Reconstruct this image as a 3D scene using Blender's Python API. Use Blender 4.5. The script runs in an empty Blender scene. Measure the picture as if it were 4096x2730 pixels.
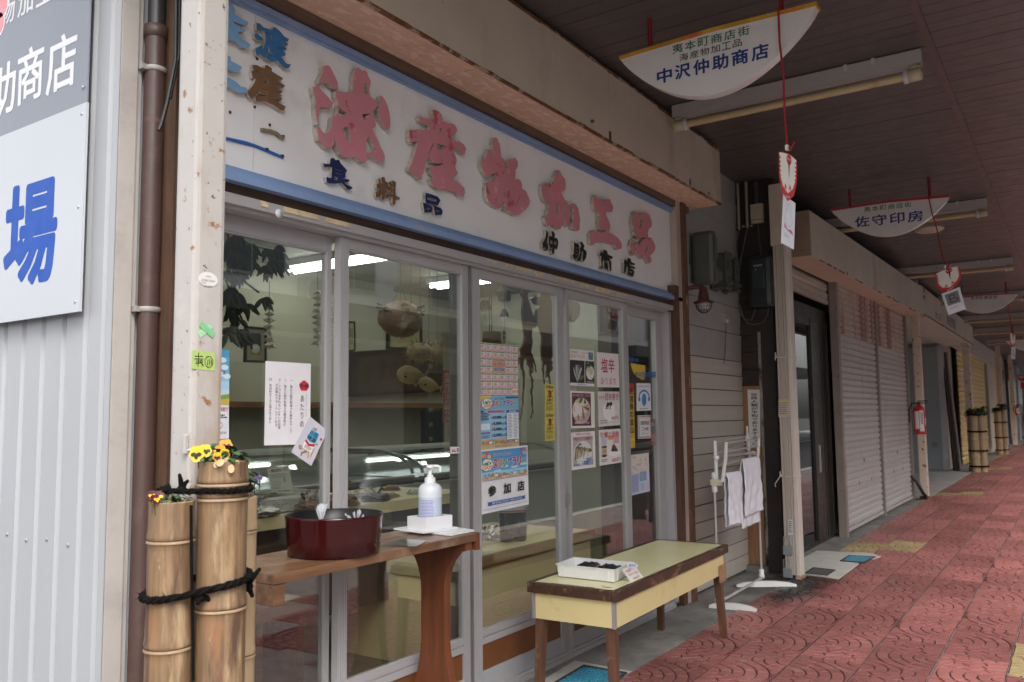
import bpy, bmesh, math, random
from mathutils import Vector, Matrix
from mathutils.geometry import tessellate_polygon
random.seed(7)
S = bpy.context.scene
COL = S.collection
# ------------------------------------------------------------------ camera
F_PX, CX, CY = 3348.0, 2048.0, 1365.0
YAW, PITCH, ROLL = math.radians(34.02), math.radians(5.117), math.radians(-0.6585)
CAM = Vector((0, -2.3, 1.15))
cy_, sy_, cp_, sp_ = math.cos(YAW), math.sin(YAW), math.cos(PITCH), math.sin(PITCH)
FW = Vector((cp_*cy_, cp_*sy_, sp_)); r0 = Vector((sy_, -cy_, 0)); u0 = r0.cross(FW)
RT = r0*math.cos(ROLL) + u0*math.sin(ROLL); UP = u0*math.cos(ROLL) - r0*math.sin(ROLL)
cam = bpy.data.cameras.new('camera'); cam_o = bpy.data.objects.new('camera', cam); COL.objects.link(cam_o)
cam.sensor_width = 36.0; cam.lens = F_PX/4096*36.0; cam.clip_start = 0.05; cam.clip_end = 600
cam_o.matrix_world = Matrix(((RT.x, UP.x, -FW.x, CAM.x), (RT.y, UP.y, -FW.y, CAM.y), (RT.z, UP.z, -FW.z, CAM.z), (0, 0, 0, 1)))
cam.dof.use_dof = True; cam.dof.focus_distance = 3.3; cam.dof.aperture_fstop = 6.3
S.camera = cam_o
# ------------------------------------------------------------------ light: overcast daylight
W = bpy.data.worlds.new('World'); S.world = W; W.use_nodes = True
wn = W.node_tree.nodes; wl = W.node_tree.links; wn.clear()
sky = wn.new('ShaderNodeTexSky'); sky.sky_type = 'NISHITA'; sky.sun_disc = False
sky.sun_elevation = math.radians(48); sky.sun_rotation = math.radians(215); sky.air_density = 1.0; sky.dust_density = 4.0
hsv = wn.new('ShaderNodeHueSaturation'); hsv.inputs['Saturation'].default_value = 0.22
wb = wn.new('ShaderNodeBackground'); wb.inputs['Strength'].default_value = 0.15
wo = wn.new('ShaderNodeOutputWorld')
wl.new(sky.outputs[0], hsv.inputs['Color']); wl.new(hsv.outputs[0], wb.inputs[0]); wl.new(wb.outputs[0], wo.inputs[0])
sun = bpy.data.lights.new('sun', 'SUN'); sun.energy = 0.9; sun.angle = math.radians(25); sun.color = (1, 0.96, 0.9)
sun_o = bpy.data.objects.new('sun', sun); COL.objects.link(sun_o)
sun_o.rotation_euler = Vector((math.sin(math.radians(215))*math.cos(math.radians(48)), math.cos(math.radians(215))*math.cos(math.radians(48)), math.sin(math.radians(48)))).to_track_quat('Z', 'Y').to_euler()
S.cycles.transparent_max_bounces = 24
S.view_settings.view_transform = 'Standard'; S.view_settings.look = 'None'
S.view_settings.exposure = 1.3; S.view_settings.gamma = 1.0
try: S.view_settings.use_curve_mapping = False
except Exception: pass
# ------------------------------------------------------------------ helpers
Fy = -0.20            # plane of the shop's glazing
def PX(p, axis, val):
    d = RT*((p[0]-CX)/F_PX) - UP*((p[1]-CY)/F_PX) + FW
    return CAM + d*((val-CAM[axis])/d[axis])
def cr(x0, y0, s): return lambda a, b: (x0+a/s, y0+b/s)
cH=cr(1250,850,3.1354); c4=cr(1850,1100,1.7424); c5=cr(1400,1700,1.5223); c6=cr(2000,2000,2.1391); c3=cr(1800,400,1.7227)
c2=cr(900,0,1.7227); cS=cr(2400,0,1.7227); cR=cr(3000,500,1.7226); cL=cr(0,0,1.7227); cT=cr(500,1700,1.522); cW=cr(500,850,1.4933)
cM=cr(1300,900,1.5686); cK=cr(2700,1400,1.425); cE=cr(3100,1000,1.3062); cU=cr(2700,700,1.96); cF=cr(2500,2000,1.4743); cD=cr(3600,1000,1.568)
cP=cr(1000,1750,2.6144); cQ=cr(1900,1350,2.1479); cG=cr(2260,1380,3.0154); cLL=cr(0,0,1.206)

MATS = {}
def mat(name, col, rough=.6, var=.12, sc=6., bump=0., bs=80., metal=0., spec=.5, stain=None, grain=None, coat=0., emit=None, alpha=None, dirt=None, rnd=0., world=False, blob=None):
    """procedural material: base colour with two scales of variation, optional stains (colour, scale, threshold, width), wood grain (stretch vector)"""
    if name in MATS: return MATS[name]
    m = bpy.data.materials.new(name); m.use_nodes = True; MATS[name] = m
    N, L = m.node_tree.nodes, m.node_tree.links
    b = N['Principled BSDF']
    b.inputs['Roughness'].default_value = rough; b.inputs['Metallic'].default_value = metal
    b.inputs['Specular IOR Level'].default_value = spec
    if coat: b.inputs['Coat Weight'].default_value = coat; b.inputs['Coat Roughness'].default_value = .06
    if alpha is not None: b.inputs['Alpha'].default_value = alpha
    if emit: b.inputs['Emission Color'].default_value = (*emit[0], 1); b.inputs['Emission Strength'].default_value = emit[1]
    tc = N.new('ShaderNodeTexCoord'); oi = N.new('ShaderNodeObjectInfo')
    ml = N.new('ShaderNodeMath'); ml.operation = 'MULTIPLY'; ml.inputs[1].default_value = 37.
    L.new(oi.outputs['Random'], ml.inputs[0])
    mp = N.new('ShaderNodeMapping'); 
    if world: L.new(N.new('ShaderNodeNewGeometry').outputs['Position'], mp.inputs['Vector'])
    else: L.new(tc.outputs['Object'], mp.inputs['Vector']); L.new(ml.outputs[0], mp.inputs['Location'])
    def noise(scale, det=5., rgh=.6, vec=None):
        n = N.new('ShaderNodeTexNoise'); n.inputs['Scale'].default_value = scale; n.inputs['Detail'].default_value = det; n.inputs['Roughness'].default_value = rgh
        L.new((vec or mp).outputs[0], n.inputs['Vector']); return n
    def ramp(src, lo, hi):
        r = N.new('ShaderNodeMapRange'); r.inputs[1].default_value = lo; r.inputs[2].default_value = hi; L.new(src, r.inputs[0]); return r.outputs[0]
    def mix(fac, a, c):
        x = N.new('ShaderNodeMix'); x.data_type = 'RGBA'
        if isinstance(fac, float): x.inputs[0].default_value = fac
        else: L.new(fac, x.inputs[0])
        for k, v in ((6, a), (7, c)):
            if isinstance(v, tuple): x.inputs[k].default_value = (*v[:3], 1)
            else: L.new(v, x.inputs[k])
        return x.outputs[2]
    c0 = tuple(max(0, k*(1-var)) for k in col); c1 = tuple(min(1, k*(1+var)) for k in col)
    out = mix(ramp(noise(sc).outputs[0], .3, .7), c0, c1)
    if grain:
        gm = N.new('ShaderNodeMapping'); gm.inputs['Scale'].default_value = grain[0]; L.new(mp.outputs[0], gm.inputs['Vector'])
        g = noise(1., 6., .65, gm); out = mix(ramp(g.outputs[0], .35, .68), tuple(k*grain[1] for k in col), out)
    if rnd:    # piece to piece difference
        rm = N.new('ShaderNodeMapRange'); rm.inputs[3].default_value = 1-rnd; rm.inputs[4].default_value = 1+rnd; L.new(oi.outputs['Random'], rm.inputs[0])
        vm = N.new('ShaderNodeVectorMath'); vm.operation = 'SCALE'; L.new(out, vm.inputs[0]); L.new(rm.outputs[0], vm.inputs['Scale']); out = vm.outputs[0]
    if dirt:   # fine darker speckle / grime: colour, scale, lo, hi
        out = mix(ramp(noise(dirt[1], 8., .7).outputs[0], dirt[2], dirt[3]), out, dirt[0])
    if stain:
        for st in (stain if isinstance(stain, list) else [stain]):
            vec = None
            if len(st) > 4:
                vec = N.new('ShaderNodeMapping'); vec.inputs['Scale'].default_value = st[4]; L.new(mp.outputs[0], vec.inputs['Vector'])
            out = mix(ramp(noise(st[1], 6., .6, vec).outputs[0], st[2], st[2]+st[3]), out, st[0])
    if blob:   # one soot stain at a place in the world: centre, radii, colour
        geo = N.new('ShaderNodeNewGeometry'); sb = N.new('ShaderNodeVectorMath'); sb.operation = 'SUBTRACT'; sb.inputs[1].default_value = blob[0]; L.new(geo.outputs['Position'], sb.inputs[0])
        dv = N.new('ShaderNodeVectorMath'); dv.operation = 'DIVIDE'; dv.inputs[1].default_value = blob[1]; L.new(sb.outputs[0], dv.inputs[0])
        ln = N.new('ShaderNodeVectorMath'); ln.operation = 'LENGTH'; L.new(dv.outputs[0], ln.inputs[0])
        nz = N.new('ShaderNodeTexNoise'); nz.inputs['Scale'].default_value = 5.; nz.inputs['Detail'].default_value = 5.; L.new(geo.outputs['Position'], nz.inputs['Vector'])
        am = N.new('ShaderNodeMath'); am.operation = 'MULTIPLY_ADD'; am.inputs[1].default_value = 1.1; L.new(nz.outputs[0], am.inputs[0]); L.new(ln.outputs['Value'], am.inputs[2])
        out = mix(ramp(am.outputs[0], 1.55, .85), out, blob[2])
    L.new(out, b.inputs['Base Color'])
    rn = N.new('ShaderNodeMapRange'); rn.inputs[1].default_value = .3; rn.inputs[2].default_value = .7
    rv = min(.08, rough*rough*.5); rn.inputs[3].default_value = rough-rv; rn.inputs[4].default_value = min(1, rough+rv)
    L.new(noise(sc*2.3).outputs[0], rn.inputs[0]); L.new(rn.outputs[0], b.inputs['Roughness'])
    if bump:
        bp = N.new('ShaderNodeBump'); bp.inputs['Strength'].default_value = min(1., bump); bp.inputs['Distance'].default_value = .004
        L.new((g if grain else noise(bs, 4.)).outputs[0], bp.inputs['Height']); L.new(bp.outputs[0], b.inputs['Normal'])
    return m
def glass_mat(name, tint=(1, 1, 1), extra=0.0, rough=0.0):
    if name in MATS: return MATS[name]
    m = bpy.data.materials.new(name); m.use_nodes = True; MATS[name] = m
    N, L = m.node_tree.nodes, m.node_tree.links; N.clear()
    o = N.new('ShaderNodeOutputMaterial'); mx = N.new('ShaderNodeMixShader'); t = N.new('ShaderNodeBsdfTransparent'); g = N.new('ShaderNodeBsdfGlossy')
    t.inputs[0].default_value = (*tint, 1); g.inputs['Roughness'].default_value = rough
    lw = N.new('ShaderNodeLayerWeight'); p = N.new('ShaderNodeMath'); p.operation = 'POWER'; p.inputs[1].default_value = 4.2
    a = N.new('ShaderNodeMath'); a.operation = 'MULTIPLY_ADD'; a.inputs[1].default_value = .9; a.inputs[2].default_value = .13+extra
    lw.inputs['Blend'].default_value = .5
    L.new(lw.outputs['Facing'], p.inputs[0]); L.new(p.outputs[0], a.inputs[0]); L.new(a.outputs[0], mx.inputs[0])
    L.new(t.outputs[0], mx.inputs[1]); L.new(g.outputs[0], mx.inputs[2]); L.new(mx.outputs[0], o.inputs[0])
    return m
def paint(col, rough=.55):
    k = 'paint_%02x%02x%02x' % tuple(int(255*min(1, c)) for c in col)
    return mat(k, col, rough, .05, 20.)
def srgb(h):
    h = h.lstrip('#'); return tuple((c/12.92 if c <= .04045 else ((c+.055)/1.055)**2.4) for c in (int(h[i:i+2], 16)/255 for i in (0, 2, 4)))

class MB:
    """collects geometry and links it as ONE mesh object"""
    def __init__(s): s.v = []; s.f = []; s.m = []; s.sm = []
    def add(s, vs, fs, mi=0, smooth=False):
        o = len(s.v); s.v += [Vector(v) for v in vs]
        for f in fs: s.f.append(tuple(o+i for i in f)); s.m.append(mi); s.sm.append(smooth)
        return s
    def box(s, x0, x1, y0, y1, z0, z1, mi=0, bev=0.0, M=None):
        if bev:
            bm = bmesh.new(); bmesh.ops.create_cube(bm, size=1)
            for v in bm.verts: v.co = Vector(((x0+x1)/2+v.co.x*(x1-x0), (y0+y1)/2+v.co.y*(y1-y0), (z0+z1)/2+v.co.z*(z1-z0)))
            bmesh.ops.bevel(bm, geom=bm.edges[:], offset=bev, segments=2, affect='EDGES', profile=.6)
            bm.verts.index_update(); vs = [v.co.copy() for v in bm.verts]; fs = [[v.index for v in f.verts] for f in bm.faces]; bm.free()
        else:
            vs = [Vector((x, y, z)) for x in (x0, x1) for y in (y0, y1) for z in (z0, z1)]
            fs = [(0, 1, 3, 2), (4, 6, 7, 5), (0, 4, 5, 1), (2, 3, 7, 6), (0, 2, 6, 4), (1, 5, 7, 3)]
        if M is not None: vs = [M @ v for v in vs]
        return s.add(vs, fs, mi)
    def tube(s, path, r, n=8, caps=True, mi=0, closed=False):
        P = [Vector(p) for p in path]; k = len(P); rs = r if isinstance(r, (list, tuple)) else [r]*k
        rings = []; prev = None
        for i, p in enumerate(P):
            t = (P[(i+1) % k]-P[i-1]) if closed else (P[min(i+1, k-1)]-P[max(i-1, 0)])
            t = t.normalized() if t.length > 1e-9 else Vector((0, 0, 1))
            if prev is None: a = t.orthogonal().normalized()
            else:
                a = prev - t*prev.dot(t); a = a.normalized() if a.length > 1e-6 else t.orthogonal().normalized()
            prev = a; b = t.cross(a)
            rings.append([p+(a*math.cos(2*math.pi*j/n)+b*math.sin(2*math.pi*j/n))*rs[i] for j in range(n)])
        vs = [v for R_ in rings for v in R_]; fs = []
        for i in range(k if closed else k-1):
            for j in range(n):
                a, b = i*n+j, i*n+(j+1) % n; c, d = ((i+1) % k)*n+(j+1) % n, ((i+1) % k)*n+j
                fs.append((a, b, c, d))
        s.add(vs, fs, mi, True)
        if caps and not closed:
            s.add(rings[0], [tuple(range(n-1, -1, -1))], mi); s.add(rings[-1], [tuple(range(n))], mi)
        return s
    def lathe(s, prof, c=(0, 0, 0), n=24, mi=0, M=None, smooth=True, wob=None):
        vs = []; k = len(prof)
        for i, (r, z) in enumerate(prof):
            for j in range(n):
                a = 2*math.pi*j/n; rr = r*(wob(a, z) if wob else 1)
                v = Vector((rr*math.cos(a), rr*math.sin(a), z))
                vs.append((M @ v) if M is not None else v+Vector(c))
        fs = [(i*n+j, i*n+(j+1) % n, (i+1)*n+(j+1) % n, (i+1)*n+j) for i in range(k-1) for j in range(n)]
        s.add(vs, fs, mi, smooth)
        return s
    def prism(s, pts, d, mi=0, mi_side=None, holes=()):
        """pts: 3D outline (list of Vectors); d: extrusion vector; both caps tessellated"""
        loops = [[Vector(p) for p in pts]]+[[Vector(p) for p in h] for h in holes]
        d = Vector(d); flat = [v for l in loops for v in l]; n = len(flat)
        tris = tessellate_polygon(loops)
        s.add(flat+[v+d for v in flat], [tuple(t) for t in tris]+[tuple(n+i for i in t[::-1]) for t in tris], mi)
        o = 0
        for l in loops:
            k = len(l)
            s.add(l+[v+d for v in l], [(i, (i+1) % k, k+(i+1) % k, k+i) for i in range(k)], mi if mi_side is None else mi_side); o += k
        return s
    def quad(s, a, b, c, d, mi=0): return s.add([a, b, c, d], [(0, 1, 2, 3)], mi)
    def mesh(s, name, mats):
        me = bpy.data.meshes.new(name); me.from_pydata([tuple(v) for v in s.v], [], s.f)
        for m in (mats if isinstance(mats, (list, tuple)) else [mats]): me.materials.append(m)
        me.polygons.foreach_set('material_index', s.m); me.polygons.foreach_set('use_smooth', s.sm)
        bm = bmesh.new(); bm.from_mesh(me); bmesh.ops.recalc_face_normals(bm, faces=bm.faces[:]); bm.to_mesh(me); bm.free()
        me.update(); return me
    def build(s, name, mats, parent=None, world=True, **kw):
        if parent is not None and world:
            I = wm(parent).inverted(); s.v = [I @ v for v in s.v]
        return link(name, s.mesh(name, mats), parent, **kw)
def wm(o):
    M = Matrix.LocRotScale(o.location, o.rotation_euler, o.scale)
    return wm(o.parent) @ M if o.parent else M
def link(name, me, parent=None, label=None, cat=None, group=None, kind=None, loc=None):
    o = bpy.data.objects.new(name, me); COL.objects.link(o)
    if parent is not None: o.parent = parent
    if loc is not None: o.location = loc
    return tag(o, label, cat, group, kind)
def tag(o, label=None, cat=None, group=None, kind=None):
    for k, v in (('label', label), ('category', cat), ('group', group), ('kind', kind)):
        if v: o[k] = v
    return o
def T(name, label, cat, loc=(0, 0, 0), rz=0., group=None):
    o = bpy.data.objects.new(name, None); COL.objects.link(o); o.location = loc; o.rotation_euler = (0, 0, rz); o.empty_display_size = .1
    return tag(o, label, cat, group)
def dup(o, parent=None):
    c = o.copy(); COL.objects.link(c); c.parent = parent
    for ch in [x for x in COL.objects if x.parent == o]: dup(ch, c)
    return c
def BOX(name, m, parent, *a, bev=0., **kw): return MB().box(*a, bev=bev).build(name, m, parent, **kw)
# ------------------------------------------------------------------ lettering
GL = {}
def glyphs(txt, bold=0.0, res=2):
    """triangles of a line of text, em = 1"""
    key = (txt, bold, res)
    if key in GL: return GL[key]
    cu = bpy.data.curves.new('t', 'FONT'); cu.body = txt; cu.size = 1.0; cu.resolution_u = res; cu.fill_mode = 'FRONT'
    ob = bpy.data.objects.new('t', cu); COL.objects.link(ob)
    dg = bpy.context.evaluated_depsgraph_get(); me = bpy.data.meshes.new_from_object(ob.evaluated_get(dg))
    vs = [v.co.copy() for v in me.vertices]; fs = [tuple(p.vertices) for p in me.polygons]
    bpy.data.objects.remove(ob); bpy.data.curves.remove(cu); bpy.data.meshes.remove(me)
    if bold and vs:
        V0, F0 = vs[:], fs[:]; vs, fs = [], []
        nb = 6 if bold < .025 else 14
        for k in range(nb+1):
            a = 2*math.pi*k/nb; r = 0 if k == nb else bold; o = len(vs)
            vs += [v+Vector((r*math.cos(a), r*math.sin(a), k*.004*6/nb)) for v in V0]; fs += [tuple(o+i for i in f) for f in F0]
    if vs:
        xs = [v.x for v in vs]; ys = [v.y for v in vs]; bb = (min(xs), max(xs), min(ys), max(ys))
    else: bb = (0, 1, 0, 1)
    GL[key] = (vs, fs, bb); return GL[key]
def fit(mb, txt, org, U, V, bold=0., mi=0, off=Vector((0, 0, 0))):
    """fit the ink box of txt to the parallelogram org + u*U + v*V"""
    vs, fs, (x0, x1, y0, y1) = glyphs(txt, bold)
    n_ = U.cross(V).normalized()
    if n_.dot(CAM-org) < 0: n_ = -n_
    mb.add([org+U*((v.x-x0)/max(1e-6, x1-x0))+V*((v.y-y0)/max(1e-6, y1-y0))+off+n_*(v.z*.004) for v in vs], fs, mi)
class Sheet:
    """thin sheet given by 3D corners TL TR BR BL; prints are laid on it in u (0..1 right), v (0..1 DOWN) coordinates"""
    def __init__(s, name, label, cat, corners, col=(.8, .8, .8), thick=.0006, group=None, parent=None, mats=None, rough=.5, curl=0.):
        s.c = [Vector(c) for c in corners]; TL, TR, BR, BL = s.c
        s.n = (BL-TL).cross(TR-TL).normalized()
        if s.n.dot(CAM-TL) < 0: s.n = -s.n
        s.w = (TR-TL).length; s.h = (BL-TL).length; s.curl = curl
        s.root = T(name, label, cat, tuple((BL+BR)/2), 0, group) if parent is None else parent
        mb = MB(); nx, ny = (8, 8) if curl else (1, 1)
        for sd in (0, 1):
            vs = [s.p(i/nx, j/ny, -thick*sd) for j in range(ny+1) for i in range(nx+1)]
            mb.add(vs, [(j*(nx+1)+i, j*(nx+1)+i+1, (j+1)*(nx+1)+i+1, (j+1)*(nx+1)+i) for j in range(ny) for i in range(nx)], 0, bool(curl))
        s.sheet = mb.build('sheet', mats or paint(col, rough), s.root)
        s.layers = {}; s.k = 0
    def p(s, u, v, off=0.):
        TL, TR, BR, BL = s.c
        q = TL*(1-u)*(1-v)+TR*u*(1-v)+BR*u*v+BL*(1-u)*v
        return q+s.n*(off+(s.curl*(math.sin(u*5+v*3)+math.sin(v*7.))*.5 if s.curl else 0))
    def lay(s, col):
        s.k += 1; key = (col, s.k)
        mb = s.layers.setdefault(key, MB()); mb.off = .0005+.00006*s.k; return mb
    def rect(s, u0, v0, u1, v1, col):
        mb = s.lay(col); n = 6 if s.curl else 1
        for i in range(n):
            for j in range(n):
                a, b, c, d = u0+(u1-u0)*i/n, u0+(u1-u0)*(i+1)/n, v0+(v1-v0)*j/n, v0+(v1-v0)*(j+1)/n
                mb.quad(s.p(a, c, mb.off), s.p(b, c, mb.off), s.p(b, d, mb.off), s.p(a, d, mb.off))
        return s
    def rects(s, L, col):
        mb = s.lay(col)
        for (u0, v0, u1, v1) in L: mb.quad(s.p(u0, v0, mb.off), s.p(u1, v0, mb.off), s.p(u1, v1, mb.off), s.p(u0, v1, mb.off))
        return s
    def poly(s, pts, col):
        mb = s.lay(col); P = [s.p(u, v, mb.off) for u, v in pts]
        mb.add(P, [tuple(t) for t in tessellate_polygon([P])]); return s
    def ell(s, u, v, ru, rv, col, n=20, rot=0.):
        return s.poly([(u+ru*math.cos(a)*math.cos(rot)-rv*math.sin(a)*math.sin(rot)*s.h/s.w, v+ru*math.cos(a)*math.sin(rot)*s.w/s.h+rv*math.sin(a)*math.cos(rot)) for a in [2*math.pi*i/n for i in range(n)]], col)
    def stroke(s, pts, wd, col):
        """polyline of width wd (fraction of sheet width)"""
        mb = s.lay(col); asp = s.h/s.w
        for (a, b), (c, d) in zip(pts, pts[1:]):
            dx, dy = c-a, (d-b)*asp; l = math.hypot(dx, dy) or 1; nx_, ny_ = -dy/l*wd/2, dx/l*wd/2/asp; ex, ey = dx/l*wd*.3, dy/l*wd*.3/asp
            mb.quad(s.p(a+nx_-ex, b+ny_-ey, mb.off), s.p(c+nx_+ex, d+ny_+ey, mb.off), s.p(c-nx_+ex, d-ny_+ey, mb.off), s.p(a-nx_-ex, b-ny_-ey, mb.off))
        return s
    def text(s, txt, u0, v0, u1, v1, col, bold=0.):
        """ink box of txt fitted to the given box"""
        mb = s.lay(col); vs, fs, (x0, x1, y0, y1) = glyphs(txt, bold)
        mb.add([s.p(u0+(u1-u0)*(v.x-x0)/max(1e-6, x1-x0), v1-(v1-v0)*(v.y-y0)/max(1e-6, y1-y0), mb.off+v.z*.0012) for v in vs], fs); return s
    def vtext(s, txt, u0, v0, u1, v1, col, bold=0.):
        mb = s.lay(col); n = len(txt); h = (v1-v0)/n
        for i, ch in enumerate(txt):
            if ch in ' \u3000': continue
            vs, fs, _ = glyphs(ch, bold)
            if ch == 'ー': vs = [Vector((.5-(v.y-.38), .38-(v.x-.5), v.z)) for v in vs]
            for_ = [(v.x, v.y, v.z) for v in vs]
            mb.add([s.p(u0+(u1-u0)*x, v0+h*(i+.86-y*.96), mb.off+z*.0012) for x, y, z in for_], fs)
        return s
    def lines(s, u0, v0, u1, v1, n, col, fill=.5, rag=.25):
        """rows of small illegible print"""
        mb = s.lay(col); h = (v1-v0)/n
        for i in range(n):
            e = u1-(u1-u0)*rag*random.random(); u = u0
            while u < e:
                l = (u1-u0)*random.uniform(.05, .16); mb.quad(*[s.p(a, b, mb.off) for a, b in ((u, v0+h*i), (min(e, u+l), v0+h*i), (min(e, u+l), v0+h*(i+fill)), (u, v0+h*(i+fill)))])
                u += l+(u1-u0)*.025
        return s
    def done(s, name='print'):
        by = {}
        for (col, k), mb in s.layers.items():
            if mb.f: by.setdefault(col, MB()); o = len(by[col].v); t = by[col]; t.v += mb.v; t.f += [tuple(o+i for i in f) for f in mb.f]; t.m += mb.m; t.sm += mb.sm
        for col, mb in by.items(): mb.build(name, paint(col), s.root)
        return s.root
def pxs(pts, axis, val): return [PX(p, axis, val) for p in pts]
# ------------------------------------------------------------------ materials
WHITE_P = mat('white_sign_board', (.80, .795, .80), .34, .03, 3., stain=((.62, .60, .58), 5., .60, .25))
BLUE_P = mat('blue_frame_paint', (.22, .32, .53), .5, .08, 5., bump=.15, bs=40, stain=[((.30, .36, .50), 6., .55, .2), ((.05, .03, .02), 30., .72, .03)])
ALU = mat('aluminium', (.40, .39, .40), .40, .03, 5., metal=.12, bump=.04, bs=120, dirt=((.38, .36, .36), 12., .58, .9))
ALU_D = mat('aluminium_dark', (.20, .195, .19), .5, .08, 9., metal=.3)
CREAM = mat('cream_fascia_panel', (.56, .475, .385), .62, .08, 3., bump=.12, bs=60, rnd=.05, stain=[((.30, .20, .13), 2.2, .60, .2, (1, 1, .4)), ((.10, .045, .02), 11., .70, .06)])
SOFFIT = mat('soffit_panel', (.62, .41, .295), .65, .05, 4., bump=.1, bs=50, rnd=.04, stain=[((.72, .53, .41), 16., .52, .07, (1, 2.4, 1)), ((.33, .18, .10), 2.5, .62, .15)])
RUST = mat('rusty_edge', (.16, .062, .025), .85, .45, 22., bump=.6, bs=60, stain=[((.42, .30, .22), 13., .52, .08), ((.04, .018, .01), 25., .55, .1)])
BROWN_T = mat('brown_channel', (.16, .105, .075), .55, .2, 8., grain=((2, 40, 40), .6))
LINTEL = mat('dark_brown_wood', (.085, .045, .028), .6, .2, 8., bump=.3, grain=((3, 60, 60), .55))
TAPE = mat('old_tape', (.62, .49, .31), .7, .15, 25., dirt=((.40, .28, .15), 22., .5, .7))
CEIL = mat('ceiling_plank', (.090, .077, .074), .40, .05, 4., rnd=.05, dirt=((.066, .052, .05), 2., .5, .9))
CEIL_D = mat('ceiling_gap', (.024, .018, .017), .9)
POST = mat('rusty_cream_post', (.40, .375, .355), .36, .04, 5., bump=.35, bs=22, stain=[((.24, .11, .045), 24., .632, .05), ((.10, .045, .025), 46., .67, .02), ((.33, .255, .21), 7., .57, .14, (1, 1, .3)), ((.49, .455, .43), 3., .60, .1)])
POST_FAR = mat('very_rusty_post', (.60, .50, .40), .5, .08, 5., bump=.25, bs=30, stain=[((.25, .10, .035), 16., .60, .03), ((.09, .04, .02), 30., .68, .03)])
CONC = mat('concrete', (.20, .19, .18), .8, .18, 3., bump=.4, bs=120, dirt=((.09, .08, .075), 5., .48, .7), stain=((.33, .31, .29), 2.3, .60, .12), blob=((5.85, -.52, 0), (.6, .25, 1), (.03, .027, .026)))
CONC_L = mat('pale_concrete', (.48, .455, .42), .85, .08, 4., bump=.3, bs=100, dirt=((.30, .27, .24), 7., .52, .8))
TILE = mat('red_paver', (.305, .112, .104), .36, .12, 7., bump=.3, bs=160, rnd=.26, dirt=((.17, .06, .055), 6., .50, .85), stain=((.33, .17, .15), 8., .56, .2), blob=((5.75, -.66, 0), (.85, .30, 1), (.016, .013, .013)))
TILE_Y = mat('yellow_paver', (.36, .27, .13), .5, .12, 7., bump=.25, bs=160, rnd=.08, dirt=((.2, .14, .08), 9., .5, .8))
GROUT = mat('paver_grout', (.30, .24, .23), .9, .2, 20., dirt=((.14, .11, .10), 9., .45, .8))
ASPH = mat('asphalt', (.055, .055, .057), .85, .2, 14., bump=.5, bs=300)
GLASS = glass_mat('window_glass', (.935, .95, .93))
PLASTIC_CLEAR = glass_mat('clear_plastic', (.96, .97, .97), .05, .12)
# ------------------------------------------------------------------ ground
g = MB().box(-120, 200, -90, 90, -.40, -.25).build('ground', mat('ground_earth', (.09, .085, .08), .9, .2, .5), kind='structure')
MB().box(-60, 160, -9.4, -3.16, -.25, -.14).build('road', ASPH, kind='structure')
MB().box(-60, 1.30, -.2, 40, -.25, -.02).build('alley', mat('alley_asphalt', (.10, .10, .10), .85, .2, 8., bump=.5, bs=200), kind='structure')
rm = MB()
for y0, y1 in ((-3.75, -3.60), (-8.95, -8.80)): rm.box(-60, 160, y0, y1, -.14, -.136)
rm.build('road_marking', mat('road_paint', (.72, .72, .70), .7, .08, 10.), kind='structure')
MB().box(-60, 160, -3.16, -3.0, -.2, .002).build('kerb', CONC_L, kind='structure')
MB().box(-60, 160, -13, -9.4, -.2, .0).build('far_pavement', CONC_L, kind='structure')
pav = MB().box(-60, 60, -3.0, -.567, -.2, -.003).build('pavement', GROUT, kind='structure')
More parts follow.
